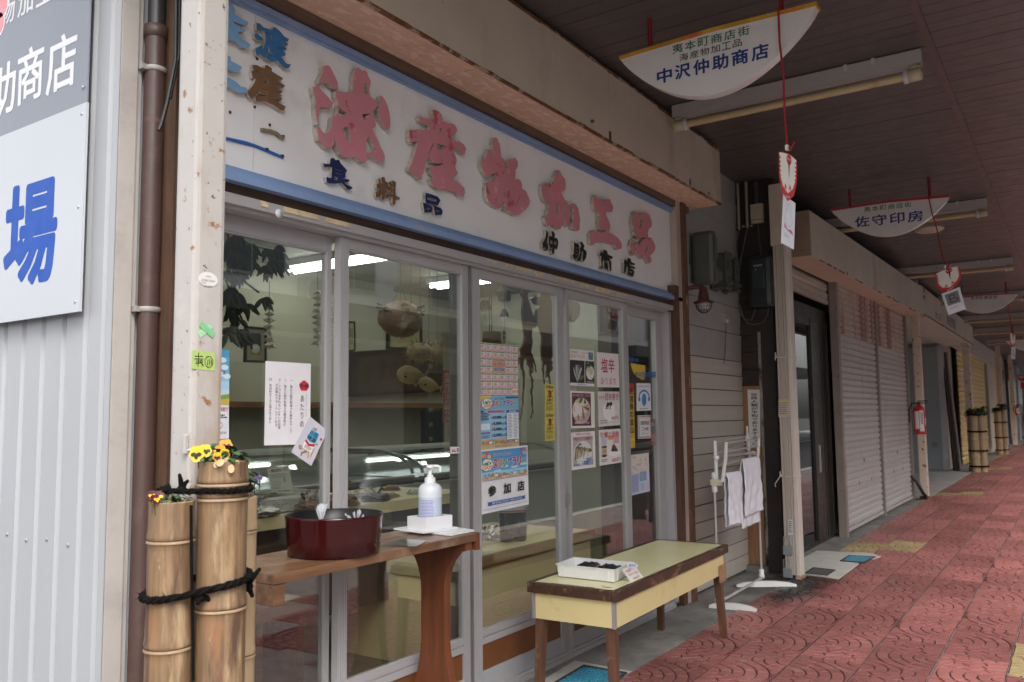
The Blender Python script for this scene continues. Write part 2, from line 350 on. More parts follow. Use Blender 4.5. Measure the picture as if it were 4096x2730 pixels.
# paver with a moulded fan pattern, 0.6 x 0.28 m
TL_, TW_ = .596, .275
def clip(poly, x0, x1, y0, y1):
    for ax, val, sg in ((0, x0, 1), (0, x1, -1), (1, y0, 1), (1, y1, -1)):
        out = []
        for i, p in enumerate(poly):
            q = poly[(i+1) % len(poly)]; a = (p[ax]-val)*sg; b = (q[ax]-val)*sg
            if a >= 0: out.append(p)
            if a*b < 0:
                t = a/(a-b); out.append((p[0]+(q[0]-p[0])*t, p[1]+(q[1]-p[1])*t))
        poly = out
        if len(poly) < 3: return []
    return poly
def area(p): return abs(sum(p[i][0]*p[(i+1) % len(p)][1]-p[(i+1) % len(p)][0]*p[i][1] for i in range(len(p))))/2
def paver_mb(flip=False, h=.007):
    mb = MB(); gp = .0037; cells = []
    cx, R_ = .30, [.0, .052, .104, .156, .208, .262]
    def ring(cx, cy, r0, r1, a0, a1):
        k = max(2, int((a1-a0)*r1/.05)+1); aa = [a0+(a1-a0)*i/k for i in range(k+1)]
        return [(cx+r1*math.cos(a), cy+r1*math.sin(a)) for a in aa]+[(cx+r0*math.cos(a), cy+r0*math.sin(a)) for a in aa[::-1]] if r0 > 0 else [(cx+r1*math.cos(a), cy+r1*math.sin(a)) for a in aa]+[(cx, cy)]
    for i in range(5):
        n = (2, 3, 5, 6, 8)[i]; gi = gp/max(.03, R_[i+1])
        for k in range(n):
            a0 = math.pi*k/n; a1 = math.pi*(k+1)/n
            c = clip(ring(cx, 0., R_[i]+(gp if i else 0), R_[i+1]-gp, a0+gi, a1-gi), 0, TL_, 0, TW_)
            if c: cells.append(c)
    for sx in (0., TL_):   # quarter fans of the neighbours, from the opposite edge
        RR = [.06, .115, .17, .225, .28, .335, .39]
        for i in range(6):
            n = 5+i
            for k in range(n):
                a0 = math.pi*k/n; a1 = math.pi*(k+1)/n; gi = gp/RR[i+1]
                rg = ring(sx, TW_, RR[i]+gp, RR[i+1]-gp, -a1+gi, -a0-gi)
                # keep what lies outside the main fan
                pts = [p for p in rg]
                if all(math.hypot(p[0]-cx, p[1]) > R_[5]+gp*.5 for p in pts):
                    c = clip(pts, 0, TL_, 0, TW_)
                    if c: cells.append(c)
                elif any(math.hypot(p[0]-cx, p[1]) > R_[5]+gp for p in pts):
                    q = []
                    for p in pts:
                        d = math.hypot(p[0]-cx, p[1])
                        q.append(p if d > R_[5]+gp else (cx+(p[0]-cx)*(R_[5]+gp)/d, p[1]*(R_[5]+gp)/d))
                    c = clip(q, 0, TL_, 0, TW_)
                    if c and area(c) > 1e-4: cells.append(c)
        c = clip([(sx+.056*math.cos(a), TW_+.056*math.sin(a)) for a in [2*math.pi*i/10 for i in range(10)]], 0, TL_, 0, TW_)
        if c: cells.append(c)
    mb.box(0, TL_, 0, TW_, -.008, .0005, 1)
    for c in cells:
        if area(c) < 0.8e-4: continue
        if flip: c = [(TL_-x, TW_-y) for x, y in c]
        n = len(c); mx = sum(p[0] for p in c)/n; my = sum(p[1] for p in c)/n
        top = [(mx+(x-mx)*.97, my+(y-my)*.97, h-.002) for x, y in c]; bot = [(x, y, -.001) for x, y in c]
        mb.add(top, [tuple(t) for t in tessellate_polygon([[Vector(p) for p in top]])])
        mb.add(top+bot, [(i, (i+1) % n, n+(i+1) % n, n+i) for i in range(n)])
    return mb
GRV = mat('paver_groove', (.06, .032, .03), .9, .3, 30.)
pv = [paver_mb(f).mesh('paver', [m, GRV]) for m in (TILE,) for f in (0, 1)]
pvy = [paver_mb(f).mesh('paver_yellow', [TILE_Y, GRV]) for f in (0, 1)]
phase = [.16, .40, .55, .50, .32, .10, .44, .22, .05]
yel = [(7.65, -.70), (7.9, -.98), (13.2, -.70), (13.35, -.98), (18.9, -.70), (19.1, -.98)]; q_ = PX((4085, 2640), 2, 0); yel.append((q_.x, q_.y))
far = MB(); npav = 0
cand = []
for r in range(9):
    ya = -.567-.28*(r+1)
    for k in range(-4, 75):
        x0 = phase[r]+.6*k
        if x0+.6 > 2.2 and x0 < 44: cand.append((math.hypot(x0, ya-CAM.y), r, x0, ya))
cand.sort()
def vis(x0, ya):
    for px_, py_ in ((x0, ya), (x0+.6, ya), (x0, ya+.28), (x0+.6, ya+.28)):
        d = Vector((px_, py_, 0))-CAM; w = d.dot(FW)
        if w > 0 and abs(d.dot(RT)/w*F_PX) < 2250 and -d.dot(UP)/w*F_PX < 1500: return True
    return False
for d, r, x0, ya in cand:
    if not vis(x0, ya): continue
    # pavers left out under the pale concrete patch
    if r == 0 and 6.05 < x0+.3 < 7.30: continue
    if npav < 260:
        c = (x0+.3, ya+.14); near = lambda L_, dx, dy: any(abs(c[0]-a) < dx and abs(c[1]-b) < dy for a, b in L_)
        src = pvy if near(yel, .31, .15) else pv
        me = src[random.random() < .5]; rot = 0
        o = link('paver', me, pav); o.location = (x0+.002, ya+.0025, random.uniform(-.0012, .0012)); o.rotation_euler = (random.uniform(-.002, .002), random.uniform(-.002, .002), random.uniform(-.002, .002)); npav += 1
    else: far.box(x0+.004, x0+.596, ya+.004, ya+.276, -.008, .004)
far.build('paver', TILE, pav, kind='stuff')
# concrete strip along the shop fronts, recess floor and patch
ap = MB(); ap.box(1.25, 6.25, -.565, 3.4, -.2, .0); ap.box(6.252, 8.25, -.565, .6, -.2, .001); ap.box(8.252, 12.3, -.55, .6, -.2, .001)
apron = ap.build('concrete_apron', CONC, kind='structure')
MB().box(12.302, 18.4, -.56, 6, -.2, .004).build('recess_floor', mat('recess_concrete', (.33, .32, .30), .85, .1, 3., bump=.3, bs=90, dirt=((.2, .19, .18), 4., .5, .8)), kind='structure')
MB().box(18.402, 60, -.56, .6, -.2, .001).build('far_apron', CONC, kind='structure')
P_ = [(7.27, -.42), (7.37, -.83), (7.22, -.93), (6.83, -.835), (6.12, -.845), (6.28, -.42)]
MB().prism([Vector((x, y, .008)) for x, y in P_], (0, 0, -.1)).build('concrete_patch', CONC_L, kind='structure')
gr_ = PX(c6(720, 1412), 2, 0)
MB().prism([PX(p, 2, .004) for p in (c6(640, 1375), c6(1170, 1475), c6(900, 1640), c6(200, 1640))], (0, 0, -.05)).build('concrete_surround', CONC_L, kind='structure')
def cover(name, label, corners, col, frame, n=9, z=.01):
    t = T(name, label, 'drain cover', tuple(sum((Vector(c) for c in corners), Vector())/4))
    C_ = [Vector((c[0], c[1], z)) for c in corners]; m = sum(C_, Vector())/4
    inn = [m+(c-m)*.9 for c in C_]
    MB().prism(C_, (0, 0, -.04), holes=[inn]).build('rim', frame, t)
    cm = mat(name+'_'+label[:4], col, .55, .12, 14., bump=.2, bs=60, dirt=(tuple(k*.45 for k in col), 12., .5, .75))
    MB().prism([c+Vector((0, 0, -.004)) for c in inn], (0, 0, -.03)).build('plate', cm, t)
    sb = MB()
    for i in range(n):
        for j in range(n):
            u, v = (i+.5)/n, (j+.5)/n; w = .36/n
            f = lambda a, b: inn[0]*(1-a)*(1-b)+inn[1]*a*(1-b)+inn[2]*a*b+inn[3]*(1-a)*b
            if (i+j) % 2: q = [f(u-w, v-w*.4), f(u+w, v-w*.4), f(u+w, v+w*.4), f(u-w, v+w*.4)]
            else: q = [f(u-w*.4, v-w), f(u+w*.4, v-w), f(u+w*.4, v+w), f(u-w*.4, v+w)]
            sb.prism([p+Vector((0, 0, -.004)) for p in q], (0, 0, .004))
    sb.build('tread', cm, t, kind='stuff'); return t
DKF = mat('dark_iron', (.045, .042, .04), .6, .2, 20.)
cover('drain_cover', 'bright blue square drain cover in the concrete under the near end of the bench', [PX(c6(*p), 2, .01) for p in ((715, 1412), (1088, 1478), (900, 1640), (330, 1640))], (.05, .27, .40), DKF, 12, .012)
cover('drain_cover', 'blue drain cover in the pale concrete patch before the dark glass door', [PX(cF(*p), 2, .01) for p in ((1320, 330), (1478, 338), (1410, 373), (1268, 362))], (.08, .27, .36), DKF, 9, .016)
cover('drain_cover', 'dark grey steel plate set in the pale concrete beside the shutter post', [PX(cF(*p), 2, .01) for p in ((1110, 400), (1242, 415), (1192, 447), (1060, 432))], (.11, .11, .115), DKF, 8, .014)
# ------------------------------------------------------------------ arcade ceiling: dark planks laid across the walk
CZ = 2.90; SEAM = -1.81
ceil = MB().box(1.0, 70, -3.1, -.2, CZ+.012, CZ+.08).build('ceiling', CEIL_D, kind='structure')
pl_a = MB().box(0, .0965, SEAM+.012, -.22, 0, .012).mesh('plank', CEIL); pl_b = MB().box(0, .096, -3.05, SEAM-.012, -.004, .012).mesh('plank', CEIL)
fc = MB(); k = 0; x = 1.55
while x < 60:
    if x < 15.6:
        o = link('plank', pl_a, ceil); o.location = (x, 0, CZ+random.uniform(-.001, .001))
        o = link('plank', pl_b, ceil); o.location = (x+.04, 0, CZ+random.uniform(-.001, .001))
    elif x < 45:
        fc.box(x, x+.093, SEAM+.012, -.22, CZ, CZ+.012); fc.box(x+.04, x+.133, -3.05, SEAM-.012, CZ-.004, CZ+.012)
    x += .1
fc.build('plank', CEIL, ceil, kind='stuff')
MB().box(1.5, 60, SEAM-.018, SEAM+.018, CZ-.012, CZ+.01).build('joint_strip', mat('joint_strip', (.10, .07, .065), .4), ceil)
MB().box(1.0, 70, -3.16, -3.06, CZ-.12, CZ+.35).build('arcade_edge', mat('arcade_edge', (.30, .28, .27), .5), kind='structure')
roof = MB().box(1.0, 70, -3.16, 4.2, CZ+.3, CZ+.36).build('arcade_roof', mat('arcade_roof', (.25, .25, .26), .6), kind='structure')
# ------------------------------------------------------------------ the shop building
shop = T('shop_building', 'old corner shop with white corrugated side wall and glazed front', 'building', (1.3, Fy, 0))
CORR = mat('white_corrugated_steel', (.345, .355, .375), .38, .03, 2., dirt=((.34, .345, .36), 3., .55, .9), stain=[((.33, .33, .335), 5., .56, .2, (1, 3, .12)), ((.20, .19, .18), 60., .76, .02)])
WX = 1.30
# side wall: steel sheet with deep vertical ribs (direction +y), faces -x
mb = MB(); y = -.09; prof = []
ys = []
edge_ = [PX((420*1.0, 1200), 0, WX).y]
rib = .118
pts = [(WX, -.076), (WX, -.048), (WX+.016, -.041), (WX+.016, -.030), (WX, -.022)]
yy = .055
while yy < 6:
    pts += [(WX, yy-.012), (WX+.014, yy-.004), (WX+.014, yy+.008), (WX, yy+.016)]; yy += rib
pts.append((WX, 6))
for (xa, ya), (xb, yb) in zip(pts, pts[1:]):
    mb.quad(Vector((xa, ya, -.02)), Vector((xb, yb, -.02)), Vector((xb, yb, 5.2)), Vector((xa, ya, 5.2)))
mb.box(WX+.03, WX+.1, -.060, 6, -.02, 5.2)
mb.build('side_wall', CORR, shop)
TRIM = mat('grey_corner_trim', (.40, .37, .345), .55, .05, 4., dirt=((.30, .27, .25), 6., .5, .8))
mb = MB().box(WX+.002, WX+.052, -.080, -.074, -.02, 5.2); mb.box(WX+.052, WX+.070, -.072, -.058, -.02, 5.2); mb.box(WX+.070, WX+.13, -.056, -.045, -.02, 5.2)
mb.build('corner_trim', TRIM, shop)
WOODB = mat('old_brown_timber', (.10, .048, .026), .7, .2, 9., bump=.4, grain=((60, 60, 3), .5))
mb = MB().box(1.425, 1.50, -.16, -.06, 0, 3.0); mb.box(1.47, 1.515, -.215, -.17, 0, 3.0)
mb.build('corner_post', WOODB, shop)
# shop fascia recess above the sign, lintel below it, aluminium head and side jambs
MB().box(1.5, 5.10, Fy+.02, Fy+.06, 2.40, 2.95).build('upper_wall', LINTEL, shop)
mb = MB().box(1.5, 5.13, Fy-.05, Fy-.02, 2.462, 2.515); mb.box(1.5, 5.13, Fy-.03, Fy+.02, 2.455, 2.49); mb.build('brown_channel', BROWN_T, shop)
MB().box(1.5, 4.84, Fy-.022, Fy+.06, 1.822, 1.9).build('lintel', LINTEL, shop)
MB().box(1.5, 4.84, Fy-.045, Fy-.02, 1.790, 1.8215).box(1.5, 4.84, Fy-.03, Fy+.10, 1.778, 1.7915).build('door_head', ALU, shop)
mb = MB().box(2.769, 2.789, Fy-.012, Fy+.09, .02, 1.778); mb.box(2.775, 2.783, Fy-.02, Fy-.01, .02, 1.778)
mb.build('door_mullion', ALU_D, shop)
mb = MB().box(4.795, 4.835, Fy-.03, Fy+.09, .0, 1.79); mb.build('door_jamb', ALU, shop)
JW = mat('red_brown_timber', (.11, .048, .028), .6, .15, 7., bump=.3, grain=((50, 50, 2.5), .55))
mb = MB().box(4.838, 4.90, Fy-.06, Fy+.06, 0, 1.95); mb.build('jamb_post', JW, shop)
mb = MB().box(4.905, 4.965, Fy-.055, Fy+.06, 0, 2.50); mb.build('cover_strip', mat('beige_metal_strip', (.42, .355, .30), .5, .06, 6.), shop)
mb = MB().box(4.967, 5.03, Fy-.07, Fy+.06, 0, 2.50); mb.build('outer_post', mat('flaking_brown_post', (.13, .06, .035), .7, .3, 14., bump=.4, stain=((.45, .33, .26), 14., .60, .08, (1, 1, .25))), shop)
mb = MB().box(1.5, 4.84, Fy-.03, Fy+.10, .0, .022); mb.box(1.5, 4.84, Fy-.02, Fy-.012, .022, .034); mb.build('door_sill', ALU, shop)
# leftover pieces of yellowed tape along the head
tp = MB()
for a, b in ((250, 330), (380, 430), (455, 560), (580, 640), (720, 860), (880, 985), (1000, 1110), (1125, 1220)):
    p, q = PX(c3(a, 1110+(a-250)*.255), 1, Fy-.046), PX(c3(b, 1110+(b-250)*.255), 1, Fy-.046)
    h = random.uniform(.010, .022); z = 1.818
    n = 5; tops = [Vector((p.x+(q.x-p.x)*i/n, Fy-.0465, z-random.uniform(0, .003))) for i in range(n+1)]; bots = [Vector((v.x, Fy-.0465, v.z-h*random.uniform(.6, 1.15))) for v in tops]
    tp.prism(tops+bots[::-1], (0, -.0012, 0))
for p, q in ((c2(245, 1405), c2(295, 1450)), (c2(405, 1450), c2(640, 1530)), (c2(695, 1520), c2(860, 1568))):
    a, b = PX(p, 1, Fy-.046), PX(q, 1, Fy-.046); tp.box(a.x, b.x, Fy-.048, Fy-.0462, 1.803, 1.8205)
tp.build('tape_remnant', TAPE, shop, kind='stuff')
p = PX(c2(368, 1475), 1, Fy-.046); MB().lathe([(0, 0), (.014, 0), (.014, .003), (0, .004)], n=18, M=Matrix.Translation((p.x, p.y-.001, p.z)) @ Matrix.Rotation(math.pi/2, 4, 'X')).build('round_disc', paint((.60, .62, .60)), shop)
# interior shell
IN_WALL = mat('interior_cream_wall', (.47, .445, .34), .8, .06, 2.)
mb = MB().box(1.5, 7.2, 3.3, 3.4, 0, 2.5); mb.box(7.1, 7.2, .4, 3.3, 0, 2.5); mb.box(1.40, 1.5, -.05, 3.3, 0, 2.5)
mb.build('interior_wall', IN_WALL, shop)
MB().box(5.05, 7.1, .30, .4, 0, 2.5).build('side_partition', mat('dark_partition', (.11, .075, .05), .6, .1, 4., grain=((30, 30, 2), .7)), shop)
MB().box(1.5, 7.1, Fy+.1, 3.3, .005, .02).build('shop_floor', mat('shop_floor', (.20, .20, .15), .5, .15, 5., dirt=((.15, .15, .11), 30., .5, .7)), shop)
MB().box(1.40, 7.2, Fy+.06, 3.4, 2.45, 2.52).build('shop_ceiling', mat('shop_ceiling', (.55, .54, .46), .8), shop)
mb = MB().box(1.3, 5.0, Fy+.07, 4.3, 2.95, 3.25); mb.box(1.4, 7.2, 3.4, 4.3, 0, 3.2); mb.build('upper_floor', CORR, shop)
# ------------------------------------------------------------------ sliding glass doors
KICK = mat('amber_kick_panel', (.17, .06, .018), .4, .12, 5., dirt=((.2, .08, .02), 6., .5, .9))
BASE_AL = mat('dull_base_panel', (.36, .36, .38), .5, .06, 4., dirt=((.2, .2, .2), 8., .55, .9))
def door(label, x0, x1, y, sl, sr, zt, ztop, zg, kick=True, handle=None):
    t = T('sliding_door', label, 'sliding door', ((x0+x1)/2, y, .022), 0, 'glazed sliding doors of the shop front')
    m = ALU
    def stile(a, b):
        mb = MB().box(a, b, y-.012, y+.016, .022, ztop, bev=0); w = b-a
        n = 4
        for i in range(n):
            c = a+w*(i+.5)/n; mb.box(c-w*.07, c+w*.07, y-.0145, y-.0125, .03, ztop-.005)
        mb.build('stile', m, t)
    stile(x0, x0+sl); stile(x1-sr, x1)
    a, b = x0+sl+.0005, x1-sr-.0005
    MB().box(a, b, y-.009, y+.013, zt, ztop).box(a, b, y-.006, y+.010, zt-.006, zt-.0003).build('top_rail', m, t)
    MB().box(a, b, y-.011, y+.013, zg-.060, zg-.034).box(a, b, y-.006, y+.011, zg-.0335, zg-.0275).box(a, b, y-.011, y+.013, zg-.027, zg-.006).box(a, b, y-.007, y+.009, zg-.0057, zg).build('bottom_rail', m, t)
    MB().box(a, b, y-.001, y+.004, zg, zt-.006).build('pane', GLASS, t)
    if kick:
        MB().box(a, b, y-.003, y+.010, .108, zg-.0605).build('kick_panel', KICK, t)
        MB().box(a, b, y-.009, y+.012, .022, .1075).build('base_panel', BASE_AL, t)
    else: MB().box(a, b, y-.009, y+.012, .022, zg-.0605).build('base_panel', BASE_AL, t)
    if handle:
        hx, z0, z1 = handle
        h = MB().box(hx-.007, hx+.007, y-.0185, y-.0148, z0, z1).build('handle', ALU, t)
        MB().box(hx-.0035, hx+.0035, y-.0192, y-.0188, z0+.012, z1-.012).build('finger_slot', ALU_D, h)
    return t
door('leftmost sliding glass door behind the bamboo planters with a paper notice on it', 1.505, 2.030, Fy+.035, .035, .020, 1.725, 1.777, .25)
door('sliding glass door behind the wooden table with the dark red tub', 2.037, 2.768, Fy, .043, .040, 1.741, 1.777, .273)
hz = [PX(c5(1285, b), 1, Fy).z for b in (520, 405)]
door('sliding glass door covered at its left by the stamp rally posters', 2.791, 3.542, Fy, .062, .054, 1.741, 1.777, .275, True, (PX(c5(1291, 460), 1, Fy).x, hz[0], hz[1]))
door('sliding glass door with six food photo sheets in two columns', 3.577, 4.262, Fy, .024, .060, 1.741, 1.777, .20, True, (PX(c5(1318, 460), 1, Fy).x, hz[0], hz[1]))
door('narrow rightmost sliding glass door with the yellow gold mine strip', 4.268, 4.793, Fy+.035, .012, .075, 1.728, 1.777, .20)
# ------------------------------------------------------------------ shop sign
SZ0, SZ1 = 1.862, 2.455
sg = T('shop_sign', 'long white shop sign in a blue frame with big pink raised characters', 'shop sign', (3.2, Fy-.01, SZ0))
ax = [1.50, PX((1016, 460), 1, Fy-.01).x, PX((2166, 800), 1, Fy-.01).x, 4.955]
for a, b in zip(ax, ax[1:]): MB().box(a+.001, b-.001, Fy-.01, Fy+.018, SZ0+.03, SZ1-.02).build('board', WHITE_P, sg)
MB().box(1.5, 5.015, Fy-.036, Fy+.018, SZ1-.020, SZ1).box(1.5, 5.015, Fy-.024, Fy-.0105, SZ1-.028, SZ1-.0205).build('frame', BLUE_P, sg)
MB().box(1.5, 5.015, Fy-.055, Fy+.018, SZ0-.004, SZ0+.020).box(1.5, 5.012, Fy-.040, Fy-.0105, SZ0+.0205, SZ0+.036).box(1.5, 5.01, Fy-.022, Fy-.0105, SZ0+.0365, SZ0+.05).build('frame', BLUE_P, sg)
MB().box(4.957, 5.015, Fy-.036, Fy+.018, SZ0+.0505, SZ1-.0205).build('frame', BLUE_P, sg)
PINK = mat('weathered_pink_paint', (.58, .225, .265), .6, .07, 4., bump=.1, bs=40, stain=[((.46, .09, .12), 6., .63, .02), ((.66, .36, .38), 14., .62, .08)])
EDGE = mat('letter_plywood_edge', (.42, .37, .31), .8, .3, 40., stain=((.16, .13, .11), 28., .58, .08))
L_BLUE = mat('letter_blue', (.035, .16, .36), .55, .15, 20., stain=((.015, .08, .2), 30., .55, .1, (.3, 1, 2)))
L_LBLUE = mat('letter_faded_blue', (.19, .38, .60), .6, .12, 16., stain=((.35, .5, .62), 26., .6, .1))
L_BROWN = mat('letter_bare_brown', (.20, .105, .05), .7, .2, 20., bump=.2, grain=((90, 90, 6), .7))
L_NAVY = mat('letter_navy', (.012, .025, .11), .5, .2, 20., stain=((.12, .05, .03), 9., .70, .03))
L_BLACK = mat('letter_black', (.008, .008, .009), .5, .2, 20.)
def letters(cz, yf, depth, m, *shapes):
    """raised characters traced as outlines (front face at y = yf), each shape = (outline, holes...)"""
    mb = MB()
    for sh in shapes:
        L_ = [pxs([cz(*p) for p in l], 1, yf) for l in sh]
        mb.prism(L_[0], (0, depth, 0), 0, 1, holes=L_[1:])
    return mb.build('character', [m, EDGE], sg)
YF, DP = Fy-.034, .022
z1_=cr(1220,240,3.564); z2_=cr(1590,420,4.02); z3_=cr(1890,530,4.48); z4_=cr(2140,660,5.6); z5_=cr(2330,760,4.9); z6_=cr(900,0,2.3767); z7_=cr(1270,610,4.4396); z8_=cr(2140,900,5.6024)
letters(z1_, YF, DP, PINK,
 ([(255,95),(290,85),(330,78),(365,110),(400,180),(440,260),(470,340),(462,400),(430,422),(380,395),(340,340),(300,320),(250,320),(205,335),(200,290),(235,220),(262,160)],),
 ([(120,385),(205,365),(215,410),(270,470),(340,540),(375,590),(400,605),(390,675),(300,685),(225,665),(205,720),(195,820),(195,900),(182,920),(165,840),(152,740),(150,600),(135,520),(118,450)],),
 ([(435,450),(470,442),(530,455),(590,465),(650,460),(685,450),(688,340),(690,250),(705,170),(755,110),(800,140),(815,155),(850,148),(885,175),(900,230),(940,310),(925,380),(915,440),(930,520),(980,560),(1025,600),(1028,660),(1010,700),(955,735),(940,765),(975,800),(1000,870),(1012,930),(1000,960),(960,985),(1000,1070),(1040,1150),(1070,1240),(1110,1300),(1140,1380),(1135,1450),(1100,1470),(1050,1440),(980,1405),(890,1360),(880,1370),(895,1430),(850,1468),(800,1450),(740,1400),(720,1360),(690,1380),(640,1405),(570,1395),(500,1340),(460,1250),(430,1160),(410,1100),(420,1180),(405,1225),(375,1240),(360,1265),(300,1250),(250,1190),(200,1150),(190,1080),(172,1010),(172,970),(205,960),(240,1010),(290,1055),(340,1030),(380,930),(385,850),(400,810),(450,790),(470,740),(480,640),(470,600),(440,530)],
  [(490,670),(540,720),(600,750),(600,790),(480,792)],[(850,350),(880,320),(900,400),(895,490),(850,475)],[(820,775),(930,768),(880,800),(860,870),(830,840)],[(530,985),(570,955),(630,960),(645,1040),(650,1170),(610,1170),(580,1110),(560,1040)],[(900,1110),(930,1100),(975,1200),(1010,1300),(960,1320),(870,1320),(870,1190)]),
 ([(1070,515),(1100,515),(1140,570),(1180,660),(1205,760),(1215,850),(1215,940),(1200,985),(1160,975),(1110,910),(1070,850),(1045,780),(1060,720),(1075,650),(1065,570)],))
letters(z2_, YF, DP, PINK,
 ([(560,90),(600,82),(650,100),(705,150),(730,220),(730,260),(800,290),(910,312),(955,380),(960,430),(920,470),(860,490),(850,530),(940,585),(1000,590),(1070,640),(1105,710),(1080,790),(1060,808),(1010,760),(960,715),(880,675),(900,740),(940,830),(955,900),(930,960),(930,1020),(970,1105),(935,1150),(885,1150),(880,1210),(960,1230),(1020,1290),(1075,1340),(1088,1410),(1060,1465),(1010,1475),(940,1405),(850,1370),(740,1358),(670,1370),(600,1320),(550,1270),(535,1210),(545,1180),(600,1180),(590,1150),(545,1110),(525,1050),(545,1005),(620,980),(690,975),(740,955),(735,935),(640,940),(560,930),(530,880),(505,850),(470,890),(435,1000),(415,1110),(395,1130),(395,1195),(360,1210),(300,1150),(220,1090),(180,1045),(230,950),(265,830),(300,720),(325,590),(270,590),(205,610),(190,520),(195,405),(260,405),(340,390),(420,405),(520,405),(520,340),(440,310),(370,270),(345,210),(370,180),(410,205),(480,220),(600,228),(580,170)],
  [(670,370),(710,370),(715,440),(690,410)],[(650,620),(770,650),(735,725),(690,720),(640,720),(640,640)],[(575,622),(600,620),(540,720),(515,790),(508,842),(500,790),(522,720)]))
letters(z3_, YF, DP, PINK,
 ([(375,115),(415,90),(450,120),(465,180),(485,200),(500,290),(510,400),(520,450),(560,480),(590,540),(585,600),(595,650),(620,640),(640,560),(650,510),(700,470),(765,455),(810,520),(815,590),(795,655),(775,660),(770,760),(760,850),(820,835),(860,860),(885,930),(890,1010),(960,1060),(1000,1150),(1035,1230),(1010,1310),(950,1390),(890,1440),(830,1485),(760,1485),(700,1440),(640,1405),(580,1405),(610,1340),(600,1280),(560,1270),(545,1210),(540,1240),(520,1340),(480,1370),(430,1345),(380,1310),(300,1260),(255,1160),(245,1050),(250,960),(250,905),(330,890),(425,850),(420,730),(365,735),(310,770),(290,800),(240,780),(185,680),(155,590),(160,515),(230,480),(250,400),(280,300),(330,320),(365,360),(365,460),(385,460),(385,300),(365,200)],
  [(405,1200),(445,1175),(435,1240)],[(562,1040),(580,1000),(600,1100),(580,1180),(556,1180)],[(645,1270),(690,1160),(720,1080),(705,1170),(660,1270)],[(755,1330),(820,1200),(850,1110),(855,1140),(820,1240),(770,1330)],[(710,1000),(745,975),(725,1010)],[(530,740),(580,695),(572,725),(535,755)]))
letters(z4_, YF, DP, PINK,
 ([(490,190),(530,115),(570,160),(620,260),(670,310),(690,420),(690,510),(655,590),(615,590),(595,640),(620,700),(660,770),(672,850),(655,960),(650,1050),(655,1150),(655,1280),(640,1340),(590,1390),(570,1435),(540,1445),(480,1410),(430,1370),(405,1340),(360,1370),(300,1370),(255,1330),(215,1190),(240,1160),(285,1120),(310,980),(325,830),(265,840),(210,800),(175,700),(150,580),(160,470),(200,460),(330,405),(360,430),(415,440),(425,350),(450,240)],
  [(495,870),(540,830),(545,920),(535,1080),(510,1135),(480,1090),(490,960)]),
 ([(690,860),(710,800),(735,870),(765,910),(870,865),(920,890),(970,980),(990,1100),(1010,1200),(1000,1330),(1000,1440),(980,1475),(930,1470),(840,1440),(840,1400),(860,1250),(880,1100),(880,990),(850,930),(800,970),(810,1010),(775,1080),(785,1250),(770,1350),(745,1390),(700,1340),(670,1200),(665,1100),(665,990)],))
letters(z5_, YF, DP, PINK,
 ([(225,160),(250,95),(285,160),(310,175),(380,185),(450,210),(540,180),(560,240),(598,320),(600,380),(575,435),(540,415),(475,430),(462,500),(510,580),(540,670),(545,750),(520,830),(600,880),(690,935),(750,1010),(772,1080),(772,1150),(700,1170),(650,1140),(645,1080),(590,1060),(480,1035),(330,1025),(250,1045),(215,1085),(160,1060),(145,980),(150,850),(210,790),(260,815),(400,838),(445,820),(455,740),(420,740),(410,790),(365,785),(340,740),(320,660),(325,560),(330,460),(285,440),(240,370),(215,260)],))
letters(z5_, YF, DP, PINK,
 ([(985,540),(1010,500),(1035,410),(1085,450),(1085,490),(1170,465),(1250,445),(1310,490),(1340,570),(1365,660),(1350,730),(1300,770),(1280,860),(1290,920),(1230,940),(1150,925),(1100,950),(1040,1000),(1030,1050),(1010,1020),(1020,970),(1080,920),(1020,890),(1000,780),(985,650)],[(1120,600),(1195,580),(1160,700),(1140,770),(1115,770),(1130,660)]),
 ([(965,990),(985,985),(1010,1060),(1028,1120),(1025,1230),(1015,1280),(985,1290),(955,1210),(935,1110)],),
 ([(1050,1060),(1080,1050),(1105,1080),(1130,1130),(1140,1040),(1200,970),(1300,935),(1345,940),(1385,1000),(1430,1100),(1425,1180),(1380,1245),(1325,1295),(1350,1350),(1350,1410),(1310,1445),(1270,1400),(1220,1300),(1200,1330),(1160,1355),(1110,1290),(1070,1200),(1045,1110)],[(1240,1190),(1295,1065),(1290,1110),(1250,1230),(1230,1240)]))
letters(z6_, Fy-.026, .014, L_BLUE,
 ([(300,220),(330,225),(370,265),(390,270),(450,290),(455,260),(480,262),(525,300),(560,345),(608,375),(600,395),(560,392),(600,420),(595,435),(555,430),(585,465),(580,480),(540,472),(575,510),(575,530),(530,540),(560,580),(590,610),(628,615),(610,645),(575,652),(540,625),(495,575),(460,590),(420,580),(380,545),(370,550),(330,510),(320,525),(300,525),(285,470),(330,440),(355,430),(350,485),(365,470),(385,390),(385,340),(375,300),(340,290),(302,285)],[(405,470),(415,440),(430,500),(460,525),(400,520)],[(420,352),(440,342),(440,370),(420,373)]),
 ([(280,330),(300,315),(355,360),(362,388),(310,385),(285,365)],))
